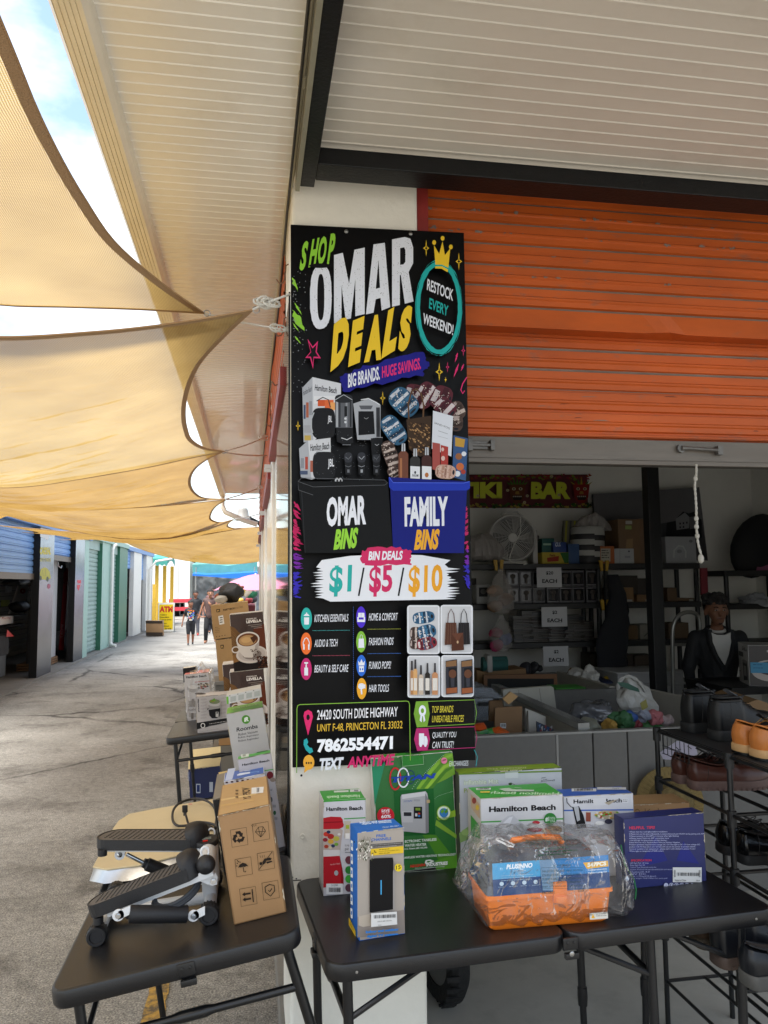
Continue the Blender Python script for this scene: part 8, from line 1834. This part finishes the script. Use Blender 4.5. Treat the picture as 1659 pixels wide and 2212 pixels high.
b=MB(M_black);b.tube([(wc.x-.2,3.5,.19),(wc.x-.2,3.5,.37)],.012,seg=8);b.build('strut',gc)
# ================================================================ shoe rack
RKX=1.585;RKD=.27;LEV=(1.12,.93,.745,.56,.37,.18)
rk=thing('shoe_rack','black tube shoe rack standing at the right end of the front table','shoe rack',(RKX,2.4,.012));YP=(2.93,2.455,1.98)
for x in(RKX,RKX+RKD):
    for y in YP:
        b=MB(M_tube);b.tube([(x,y,.012),(x,y,1.115)],.0095,seg=12);b.build('post',rk)
        for z in LEV[:-1]:b=MB(M_shelf);b.tube([(x,y,z-.045),(x,y,z+.006)],.0155,seg=14);b.obox((x-.01,y-.014,z-.022),(.02,0,0),(0,.028,0),(0,0,.026),bev=.003);b.build('connector',rk)
for i,z in enumerate(LEV):
    for k in range(2):
        y0,y1=YP[k+1],YP[k]
        for x in((RKX,RKX+.16,RKX+RKD)if i else(RKX,RKX+RKD)):b=MB(M_tube);b.tube([(x,y0,z-.008),(x,y1,z-.008)],.0065,seg=8);b.build('rail',rk)
        if i==0:b=MB(mat('dark_shelf_sheet','1e1f21',.6));b.box(RKX+.004,RKX+RKD-.004,y0+.012,y1-.012,z-.006,z);b.build('shelf_sheet',rk)
    for y in YP:b=MB(M_tube);b.tube([(RKX,y,z-.008),(RKX+RKD,y,z-.008)],.0065,seg=8);b.build('cross_rail',rk)
b=MB(M_tube)
for k in range(7):b.tube([(RKX+.01,2.90-k*.03,1.10),(RKX+.01,2.90-k*.03,1.03)],.0018,seg=4)
for z in(1.06,1.03):b.tube([(RKX+.01,2.91,z),(RKX+.01,2.70,z)],.0018,seg=4)
b.build('wire_basket',rk)
# ================================================================ shoes: heel at the origin, toe along +x
def shoe(label,o,rz,L=.30,kind='low',up='3a1d1a',sole='57413c',soleh=.03,group=None,rough=.32,lace='1a1412',collar=None,brogue=False,lug=False,k=1.):
    M=Matrix.Translation(Vector(o))@Matrix.Rotation(rz,4,'Z');t=thing('shoe' if kind=='low' else 'boot',label,'shoe' if kind=='low' else 'boot',M=M,group=group)
    mu=mat('leather_'+up,up,rough,var=.14,vscale=14,bump=.08,bscale=90,spec=.35);msl=mat('sole_'+sole,sole,.7,var=.15,vscale=30)
    W=lambda s:.036+.014*math.sin(min(1,s*1.05)*math.pi)+.010*math.exp(-((s-.68)/.2)**2)if s<.93 else .036*math.sqrt(max(0,(1-s)/.07))+.006
    def hw(s):
        e=1.
        if s<.06:e=math.sqrt(max(0.,1-((.06-s)/.06)**2))
        if s>.80:e=math.sqrt(max(0.,1-((s-.80)/.20)**2))
        return(.033+.006*math.sin(s*math.pi)+.010*math.exp(-((s-.66)/.2)**2))*e+.001
    hi=(.118 if kind=='boot' else .078)
    def top(s):
        if kind=='boot':return hi*1.0 if s<.34 else hi-(hi-.062)*min(1,(s-.34)/.34)**.85 if s<.68 else .062-.030*((s-.68)/.32)**2.2
        return(hi-.024*math.sin(min(1,s/.42)*math.pi*.5)**1.2+(.016*math.exp(-((s-.48)/.09)**2)))if s<.55 else .058-.028*((s-.55)/.45)**2
    bx=lambda s,v:.006*math.sin(v*math.pi)*(1 if s<.1 else 0)
    op=.36 if kind=='boot' else .44 # foot opening reaches this far
    nS,nV=40,9;b=MB(mu);b.T=M;rows=[]
    for i in range(nS+1):
        s=(i/nS);s=s**1.5;row=[];T=top(s)
        for side in(1,-1):
            seq=range(nV+1)if side==1 else range(nV-1,-1,-1)
            for j in seq:
                v=j/nV
                if s<op:cap=.62+.38*(1-v**3)if kind!='boot' else .80+.2*(1-v**2);y=hw(s)*(1+.10*math.sin(v*math.pi))*cap*side;z=soleh+T*v
                else:
                    f=min(1,(s-op)/.14);a=v*math.pi/2;y0=hw(s)*math.cos(a)**.7 if v<1 else 0;y1=hw(s)*(.62+.38*(1-v**3));y=(y1*(1-f)+y0*f)*side;z=soleh+T*(v*(1-f)+math.sin(a)**.85*f)
                lean=-.010*math.sin(v*math.pi*.9)+.012*v if s<.12 else 0
                row.append((s*L+lean*(1-s/.12 if s<.12 else 0),y,z))
        rows.append(row)
    n=len(rows[0]);vs=[p for r in rows for p in r];fs=[]
    iop=max(i for i in range(nS+1)if(i/nS)**1.5<op)
    for i in range(nS):
        for j in range(n-1):
            if i<=iop and j in(nV-1+0,nV)and False:continue
            fs.append((i*n+j,i*n+j+1,(i+1)*n+j+1,(i+1)*n+j))
    b.add(vs,fs,None,True);b.add(rows[0],[tuple(range(n))],None,True)
    # close the top of the quarters with a dark lining set slightly lower
    lin_=mat('shoe_lining_'+(collar or '2a2422'),collar or '2a2422',.85)
    uo=b.build('upper',t)
    b=MB(lin_);b.T=M;P=[(rows[i][nV-0][0]+.002,rows[i][nV][1]*.86,rows[i][nV][2]+.0012)for i in range(0,iop+1)];Q=[(x,-y,z)for x,y,z in P]
    b.add(P+Q,[(i,i+1,i+1+len(P),i+len(P))for i in range(len(P)-1)],None,True);b.build('lining',t)
    # collar rim
    b=MB(mu);b.T=M;rim=[(x,y*1.1,z)for x,y,z in P];loop=[(rim[0][0]-.004,0,rim[0][2])]+rim+[(q[0],-q[1],q[2])for q in rim[::-1]]
    r_=.0048 if kind=='boot' else .0028;b.tube(loop,r_,seg=8,closed=True)
    if kind=='boot':b.tube([(x*1.0-.0015,y*1.05,z-.013)for x,y,z in loop],.006,seg=8,closed=True)
    b.build('collar',t)
    # seams
    b=MB(mat('stitch_dark','120c0a',.7));b.T=M
    for sd in(1,-1):s_=.16;b.tube([(s_*L+.012*v,sd*(hw(s_)*(1+.10*math.sin(v*math.pi))*((.62+.38*(1-v**3))if kind!='boot' else(.8+.2*(1-v*v)))+.0004),soleh+top(s_)*v)for v in[q/8 for q in range(9)]],.0011,seg=4)
    if brogue:
        for sd in(1,-1):
            for q in range(16):s_=.17+.018*q;v=.90;b.ico((s_*L,sd*(hw(s_)*(1+.1*math.sin(v*math.pi))*(.62+.38*(1-v**3))+.0002),soleh+top(s_)*v),.0016,sub=1)
    b.build('seam',t)
    # tongue and laces
    b=MB(mat('grey_felt','5c5e62',.9,bump=.5,bscale=200)if kind=='boot' else lin_);b.T=M;z0=soleh+top(op)-.01
    b.grid(lambda u,v:((op*L-.028+.05*(1-v)-.010*v),(u-.5)*.045*(1-.2*v),z0+(.034 if kind=='boot' else .03)*v+.01-.008*(2*u-1)**2),8,6);b.build('tongue',t)
    b=MB(mat('lace_'+lace,lace,.8));b.T=M
    for q in range(4):s_=op+.03+.055*q;z_=soleh+top(s_)+.002;w_=hw(s_)*.42;b.tube([(s_*L,-w_,z_-.006),(s_*L+.006,0,z_+.002),(s_*L,w_,z_-.006)],.0019,seg=5)
    s_=op+.02;z_=soleh+top(s_)+.004
    for sd in(1,-1):b.tube([(s_*L+.02*math.sin(a),sd*(.004+.018*abs(math.sin(a/2))),z_+.008*math.sin(a))for a in[q*math.pi/5 for q in range(10)]],.0017,seg=5,closed=True);b.tube([(s_*L,sd*.004,z_),(s_*L-.015,sd*.022,z_+.004),(s_*L-.03,sd*.036,z_-.016)],.0016,seg=5)
    b.build('lace',t)
    # sole
    b=MB(msl);b.T=M;ol=[(s*L,hw(s)*1.06+.003)for s in[(q/28)**1.5 for q in range(29)]];ring=[(x,y)for x,y in ol]+[(x,-y)for x,y in ol[::-1]]
    ring=[(x*1.02-.004,y)for x,y in ring]
    cx=L*.5;rr=[]
    for sc_,z in((.985,.0),(1,.003),(1,soleh-.004),(.99,soleh),(.975,soleh+.003)):rr.append([(cx+(x-cx)*sc_,y*sc_,z+(.010*max(0,(x/L-.75)/.25)**2))for x,y in ring])
    loft(b,[r[::-1]for r in rr],smooth=True)
    if lug:
        for q in range(15):
            x=.006+q*(L-.02)/14;s=x/L
            for sd in(1,-1):b.obox((x,sd*(hw(s)*1.06+.0035)-.002,-.000),(.010,0,0),(0,.004,0),(0,0,.010))
    b.build('sole',t)
    if sole in('b08a5c',):b=MB(M_black);b.T=M;loft(b,[[(cx+(x-cx)*1.0,y*1.0,z)for x,y in ring][::-1]for z in(-.006,.002)],smooth=True);b.build('outsole',t)
    return t
def sp(p,z):return onp(p,Vector((0,0,z)),Vector((0,0,1)))
def Rz(a):return R_(a)
GA='shoes and boots on the rack'
def put(label,pz,z,rz,**k):q=sp(zs(*pz),z);return shoe(label,(q.x+.035,q.y+.02*0,z),R_(rz),group=GA,**k)
put('black padded boot on the top shelf, nearer of its pair',(860,768),1.122,8,L=.30,kind='boot',up='060607',sole='0b0c0d',soleh=.034,collar='3c3e42',lace='2a2b2e',rough=.45)
put('black padded boot on the top shelf, farther of its pair',(600,690),1.122,8,L=.30,kind='boot',up='060607',sole='0b0c0d',soleh=.034,collar='3c3e42',lace='2a2b2e',rough=.45)
put('tan brogue on the top shelf, nearer of its pair',(1255,935),1.128,4,L=.30,up='b06a30',sole='b08a5c',soleh=.024,lace='a07a44',brogue=True,collar='1c1816',rough=.35)
put('tan brogue on the top shelf, farther of its pair',(1085,880),1.128,4,L=.30,up='b06a30',sole='b08a5c',soleh=.024,lace='a07a44',brogue=True,collar='1c1816',rough=.35)
put('dark brown lace-up shoe on the second shelf, nearer of its pair',(640,1232),.932,-6,L=.31,up='46271f',sole='5c4640',soleh=.030,lug=True)
put('dark brown lace-up shoe on the second shelf, farther of its pair',(490,1170),.932,-6,L=.31,up='46271f',sole='5c4640',soleh=.030,lug=True)
put('black dress shoe on the third shelf, nearer of its pair',(1105,1945),.747,0,L=.30,up='0d0e10',sole='141517',soleh=.028,rough=.18)
put('black dress shoe on the third shelf, farther of its pair',(925,1850),.747,0,L=.30,up='0d0e10',sole='141517',soleh=.028,rough=.18)
put('dark slip-on with a cork sole at the right edge of the second shelf',(1470,1590),.932,6,L=.29,up='181a22',sole='b08a5c',soleh=.022)
put('russet shoe at the right edge of the third shelf',(1450,2130),.747,8,L=.29,up='8a4a24',sole='1a1c1c',soleh=.030)
zt=zf(2150,2550,350,989)
def put2(label,pz,z,rz,**k):q=sp(zt(*pz),z);return shoe(label,(q.x+.03,q.y,z),R_(rz),group=GA,**k)
put2('brown boot with a rugged sole on the fourth shelf, seen under the table',(420,1680),.562,4,L=.30,kind='boot',up='15161a',sole='3c2f28',soleh=.03,lug=True)
put2('brown suede shoe behind the rugged soled boot on the fourth shelf',(230,1500),.562,4,L=.30,up='3a2a1c',sole='3a3024',soleh=.03,rough=.7)
put2('black shoe with a thick grey sole, fourth shelf near the table leg',(690,1870),.562,4,L=.30,up='101216',sole='3a3a38',soleh=.034)
# ================================================================ people: one continuous body each, hair and clothes as children
def person(label,loc,H,yaw,J,parts,skin,voxel=.012,hair=None,turn=0.,fingers=True):
    """J: joints in body units (height 1, facing -y). parts: capsules (a, b, ra, rb, material)"""
    M=Matrix.Translation(Vector(loc))@Matrix.Rotation(yaw,4,'Z')@Matrix.Scale(H,4)
    Ms=mat('skin_'+skin,skin,.55,var=.04,vscale=10)
    caps=[]
    def cap(a,b_,ra,rb,m):caps.append((Vector(a),Vector(b_),ra,rb,m))
    hc=Vector(J['head']);nk=Vector(J['neck'])
    Rt=Matrix.Rotation(turn,3,'Z')
    g=lambda x,y,z:hc+Rt@Vector((x,y,z))
    cap(g(0,.004,.018),g(0,.016,.022),.056,.056,Ms);cap(g(0,-.012,-.012),g(0,-.016,-.036),.044,.034,Ms);cap(g(0,-.026,-.052),g(0,-.028,-.054),.022,.020,Ms)
    cap(g(0,-.052,.006),g(0,-.064,-.012),.007,.011,Ms);cap(g(-.014,-.046,-.034),g(.014,-.046,-.034),.008,.008,Ms);cap(g(-.02,-.046,.016),g(.02,-.046,.016),.010,.010,Ms)
    for s in(-1,1):cap(g(s*.055,.006,.006),g(s*.057,.010,-.014),.010,.008,Ms)
    cap(nk,hc+Vector((0,.006,-.03)),.031,.028,Ms)
    for c_ in parts:cap(*c_)
    if fingers:
        for s in(0,1):
            w=Vector(J['wrist'][s]);h=Vector(J['hand'][s]);d=(h-w).normalized();sd=Vector((1,0,0))if abs(d.x)<.7 else Vector((0,0,1));sd=(sd-d*sd.dot(d)).normalized();cu=d.cross(sd)*(1 if s else-1)
            pal=w+d*.045;cap(w,pal,.0135,.0185,Ms)
            for k,(o_,l)in enumerate(((-.0135,.034),(-.0045,.040),(.0045,.038),(.0135,.030))):
                r0=pal+sd*o_+d*.006;k1=r0+d*l*.55+cu*.004;cap(pal+sd*o_*.7,r0,.009,.0062,Ms);cap(r0,k1,.0062,.0056,Ms);cap(k1,k1+(d*.8+cu*.6)*l*.45,.0056,.0048,Ms)
            th=w+d*.012+sd*.012;cap(th,th+sd*.018+d*.018,.0085,.007,Ms);cap(th+sd*.018+d*.018,th+sd*.022+d*.036,.007,.0055,Ms)
    b=MB(Ms)
    for a,c_,ra,rb,m in caps:
        n=5;L=(c_-a).length
        pts=[a.lerp(c_,i/n)for i in range(n+1)]if L>1e-5 else[a,a+Vector((0,0,1e-4))];rs=[ra+(rb-ra)*i/n for i in range(n+1)]if L>1e-5 else[ra,ra]
        b.tube(pts,rs,seg=12);b.ico(a,ra,sub=2);b.ico(c_,rb,sub=2)
    me=bpy.data.meshes.new('t');me.from_pydata(b.v,[],b.f);o=bpy.data.objects.new('t',me);COL.objects.link(o)
    rm=o.modifiers.new('r','REMESH');rm.mode='VOXEL';rm.voxel_size=voxel/H;sm=o.modifiers.new('s','SMOOTH');sm.iterations=2;sm.factor=.5
    dg=bpy.context.evaluated_depsgraph_get();ev=bpy.data.meshes.new_from_object(o.evaluated_get(dg));bpy.data.objects.remove(o)
    ms_=[]
    for c_ in caps:
        if c_[4]not in ms_:ms_.append(c_[4])
    for m in ms_:ev.materials.append(m)
    idx=[]
    for p in ev.polygons:
        q=Vector(p.center);best=1e9;bi=0
        for a,c_,ra,rb,m in caps:
            ab=c_-a;t_=max(0,min(1,(q-a).dot(ab)/max(1e-9,ab.dot(ab))));dd=(q-a-ab*t_).length-(ra+(rb-ra)*t_)
            if dd<best:best=dd;bi=ms_.index(m)
        idx.append(bi)
    ev.polygons.foreach_set('material_index',idx);ev.polygons.foreach_set('use_smooth',[True]*len(idx));ev.update()
    ob=bpy.data.objects.new('person',ev);COL.objects.link(ob);ob.matrix_world=M;MW[ob.name]=M;tag(ob,label,'person')
    def child(name,mb):mb.T=None;mb.v=[tuple(M@Vector(v))for v in mb.v];return mb.build(name,ob)
    b=MB(mat('eye_white','8f8880',.4));k_=mat('eye_dark','120c0a',.2)
    for s in(-1,1):b.ico(g(s*.021,-.0535,.010),.0075,sub=2,sc=(1.1,.4,.5));b.ico(g(s*.021,-.0575,.010),.0040,k_,sub=2,sc=(1,.5,1));b.tube([g(s*.011,-.0585,.0235),g(s*.021,-.0605,.0265),g(s*.032,-.0555,.024)],.0028,k_,seg=5)
    child('eyes',b)
    b=MB(mat('lips','5a342c',.5));b.tube([g(-.016,-.0525,-.034),g(0,-.0575,-.0335),g(.016,-.0525,-.034)],[.002,.0042,.002],seg=6);child('mouth',b)
    if hair:
        hb=MB(mat('hair_'+hair[0],hair[0],.7,var=.3,vscale=60,bump=1.,bscale=150));b2=MB(None)
        b2.ico(g(0,.016,.030),.064,sub=4,sc=(.98,1.02,.98));pr=[]
        for v in b2.v:
            v=Vector(v);lv=Rt.transposed()@(v-hc);pr.append(v)
        fs=[f for f in b2.f if all((lambda l:(l.z>.030 or(l.y>.012 and l.z>hair[1])))(Rt.transposed()@(Vector(b2.v[i])-hc))for i in f)]
        hb.add([v+(v-hc).normalized()*hair[2]*noise.noise(v*38)for v in pr],fs,None,True);
        if len(hair)>3:hair[3](hb,g)
        child('hair',hb)
    return ob,child,g
def std(arms,legs,shirt,pants,shoe_,skin,bulk=1.,sleeve=.5,waist=.0,pantlen=1.):
    """builds joints and clothed capsules from arm and leg joint lists"""
    Ms=mat('skin_'+skin,skin,.55,var=.04,vscale=10);P=[]
    sh=[(-.098*bulk,0,.800),(.098*bulk,0,.800)]
    P+=[((-.03,.014,.832),(-.08,.004,.808),.024,.030,shirt),((.03,.014,.832),(.08,.004,.808),.024,.030,shirt)]
    P+=[((0,0,.60),(0,.0,.745),.078*bulk,.078*bulk,shirt),((-.03,0,.60),(-.055*bulk,0,.775),.058,.060,shirt),((.03,0,.60),(.055*bulk,0,.775),.058,.060,shirt),(sh[0],sh[1],.036,.036,shirt),((0,0,.52),(0,0,.61),.080*bulk,.076*bulk,shirt if waist else pants),((-.035,.005,.50),(.035,.005,.50),.074*bulk,.074*bulk,pants)]
    for s in(0,1):
        e,w=Vector(arms[s][0]),Vector(arms[s][1]);a=Vector(sh[s]);m=a.lerp(e,sleeve)
        P+=[(a,m,.036*bulk,.033*bulk,shirt)]
        if sleeve<1:P+=[(m,e,.026,.022,Ms),(e,w,.022,.0145,Ms)]
        else:P+=[(e,w.lerp(e,.12),.031,.024,shirt),(w.lerp(e,.12),w,.016,.0145,Ms)]
        hpt=Vector((-.046 if s==0 else .046,0,.49));kn,an=Vector(legs[s][0]),Vector(legs[s][1]);low=kn.lerp(an,max(0,pantlen*2-1))
        P+=[(hpt,kn,.062*bulk,.044*bulk,pants)]
        P+=[(kn,low,.043*bulk,.033,pants)]if pantlen>.5 else[]
        P+=[(low,an,.036,.021,Ms)]
        P+=[(an+Vector((0,.01,-.022)),an+Vector((0,-.055,-.028)),.022,.019,shoe_),(an,an+Vector((0,0,-.02)),.022,.024,shoe_)]
    J=dict(head=(0,-.012,.935),neck=(0,.004,.845),wrist=[arms[0][1],arms[1][1]],hand=[arms[0][2],arms[1][2]]);return J,P
blk=lambda h,r=.8:mat('fabric_'+h,h,r,bump=.3,bscale=40)
# seller inside the unit
J,P=std([((-.15,.01,.64),(-.16,-.10,.53),(-.15,-.18,.50)),((.15,.0,.64),(.10,-.13,.55),(.06,-.2,.53))],[((-.055,0,.27),(-.06,0,.05)),((.055,0,.27),(.06,0,.05))],blk('0f1013'),blk('14151a'),blk('1a1a1c'),'6e4a36',bulk=1.12,sleeve=1.,waist=1)
sx_=at(zi5(1378,120),'y',5.9)
ob,child,g=person('person in an open black hooded jacket over a white T-shirt, standing behind the bins',(sx_.x,5.9,.012),(at(zi5(1375,98),'y',5.9).z-.0)/.995,R_(-20),J,P,'6e4a36',voxel=.009,turn=R_(6),hair=('14100e',-.01,.016,lambda hb,g:[hb.ico(g(.05*math.cos(a),.01+.03*math.sin(a*3),.068+.018*math.sin(a)),.022,sub=2)for a in[k*math.pi/7 for k in range(8)]]+[hb.ico(g(.062*math.sin(t)*math.cos(q),.012+.06*math.sin(t)*math.sin(q),.032+.058*math.cos(t)),.013,sub=1)for t,q in[(.2+1.15*((k*37)%50)/50,k*2.4)for k in range(70)]if math.sin(q)>-.75 or t<.9]))
b=MB(blk('b0aeaa'));b.tube([(.036*math.sin(a),.004-.034*math.cos(a)-.012,.838-.008*math.cos(a))for a in[k*math.pi/8 for k in range(16)]],.008,seg=6,closed=True);b.prism([(-.052,-.080,.832),(-.02,-.092,.818),(.02,-.092,.818),(.052,-.080,.832),(.046,-.090,.78),(.030,-.098,.72),(.008,-.1,.665),(-.018,-.099,.71),(-.042,-.094,.77)],(0,.02,0));child('t_shirt',b)
b=MB(blk('131418'));b.tube([(-.054,-.066,.842),(-.054,-.084,.78),(-.034,-.102,.71),(.0,-.106,.64)],[.014,.013,.011,.009],seg=8);b.tube([(.054,-.066,.842),(.058,-.084,.78),(.042,-.1,.71),(.006,-.106,.64)],[.014,.013,.011,.009],seg=8);b.tube([(-.058,-.01,.832),(-.04,.045,.845),(.04,.045,.845),(.058,-.01,.832)],.017,seg=8);child('hood',b)
b=MB(mat('hair_14100e','14100e'));b.tube([g(-.007,-.05,-.058),g(0,-.052,-.062),g(.007,-.05,-.058)],.004,seg=6);child('goatee',b)
# boy in printed T-shirt
def gp(p):return onp(p,Vector((0,0,.005)),Vector((0,0,1)))
fb=gp(z4(512,756));tee=blk('17181c')
J,P=std([((-.155,.03,.66),(-.185,-.0,.50),(-.195,-.01,.44)),((.16,.0,.68),(.25,-.03,.63),(.30,-.03,.64))],[((-.05,-.02,.28),(-.05,-.02,.05)),((.055,.03,.28),(.05,.09,.06))],tee,blk('1c1d22'),blk('2a2c30'),'8a5a42',bulk=1.02,sleeve=.55,waist=1,pantlen=.56)
ob,child,g=person('boy in a colourful printed black T-shirt and long shorts, holding a hand',fb,1.24,R_(4),J,P,'8a5a42',voxel=.014,turn=R_(25),hair=('15110f',-.02,.008))
b=MB(blk('c85a2c'));cols=[blk(c_)for c_ in('c8502a','d8782c','3a66b8','2c8ab8','c8c4bc','c83a34','d8b43c','3a5ac0')];rb2=random.Random(8)
for i in range(90):
    u=(rb2.random()-.5)*.15;v=rb2.random();z=.56+.24*v;k=0 if v>.85 else(2+int(6*rb2.random()));s_=.008+.012*rb2.random();y=-math.sqrt(max(0,.086**2-(u*.75)**2))-.006
    b.prism([(u-s_,y,z),(u+s_,y,z-s_*.6),(u+s_*.5,y-.001,z+s_),(u-s_*.6,y,z+s_*.8)],(0,.003,0),cols[k if v<=.85 else int(rb2.random()*2)])
child('shirt_print',b)
# second boy behind
fb2=gp(z4(560,660));J,P=std([((-.15,.02,.66),(-.15,-.04,.52),(-.14,-.06,.48)),((.16,.02,.66),(.17,-.04,.52),(.17,-.07,.47))],[((-.05,-.02,.28),(-.05,.02,.05)),((.05,.0,.28),(.06,-.05,.05))],blk('1a1b1f'),blk('4a4a50'),blk('b02a34'),'80523c',sleeve=.5,waist=1)
person('boy in a plain black T-shirt with red shoes, half hidden behind the first boy',fb2,1.48,0,J,P,'80523c',voxel=.016,turn=R_(10),hair=('15110f',-.02,.008))
# woman in brown top and black leggings
fw=gp(z4(662,738));J,P=std([((-.16,.0,.66),(-.20,-.02,.52),(-.22,-.03,.47)),((.13,-.02,.66),(.05,-.13,.70),(.03,-.15,.74))],[((-.055,-.06,.28),(-.075,-.02,.05)),((.06,.03,.28),(.085,.10,.07))],blk('4e3a36'),blk('15161a'),blk('9a6a50'),'9a6a50',bulk=1.1,sleeve=.02,waist=1)
J['head']=(.01,-.035,.925)
ob,child,g=person('woman in a brown sleeveless top and black leggings, holding the boy by the hand',(fw.x+.12,fw.y,.005),1.56,R_(-14),J,P,'9a6a50',voxel=.014,turn=R_(20),hair=('1c1412',-.03,.006,lambda hb,g:hb.ico(g(0,.05,.075),.028,sub=2)))
b=MB(M_black);b.obox((.0,-.19,.745),(.04,0,0),(0,.006,.01),(0,-.02,.07),bev=.002);child('phone',b)if 0 else None
# person far behind her
ff=gp(z4(722,640));J,P=std([((-.15,.02,.66),(-.15,-.04,.52),(-.14,-.06,.48)),((.15,.02,.66),(.15,-.04,.52),(.15,-.07,.47))],[((-.05,0,.28),(-.05,.02,.05)),((.05,.0,.28),(.06,-.05,.05))],blk('6a4a48'),blk('2a2c38'),blk('2a2a2c'),'8f6048',sleeve=.5,waist=1)
person('person in a dull rose top walking behind the woman',(ff.x,ff.y,.005),1.60,0,J,P,'8f6048',voxel=.018,hair=('1a1210',-.03,.006))
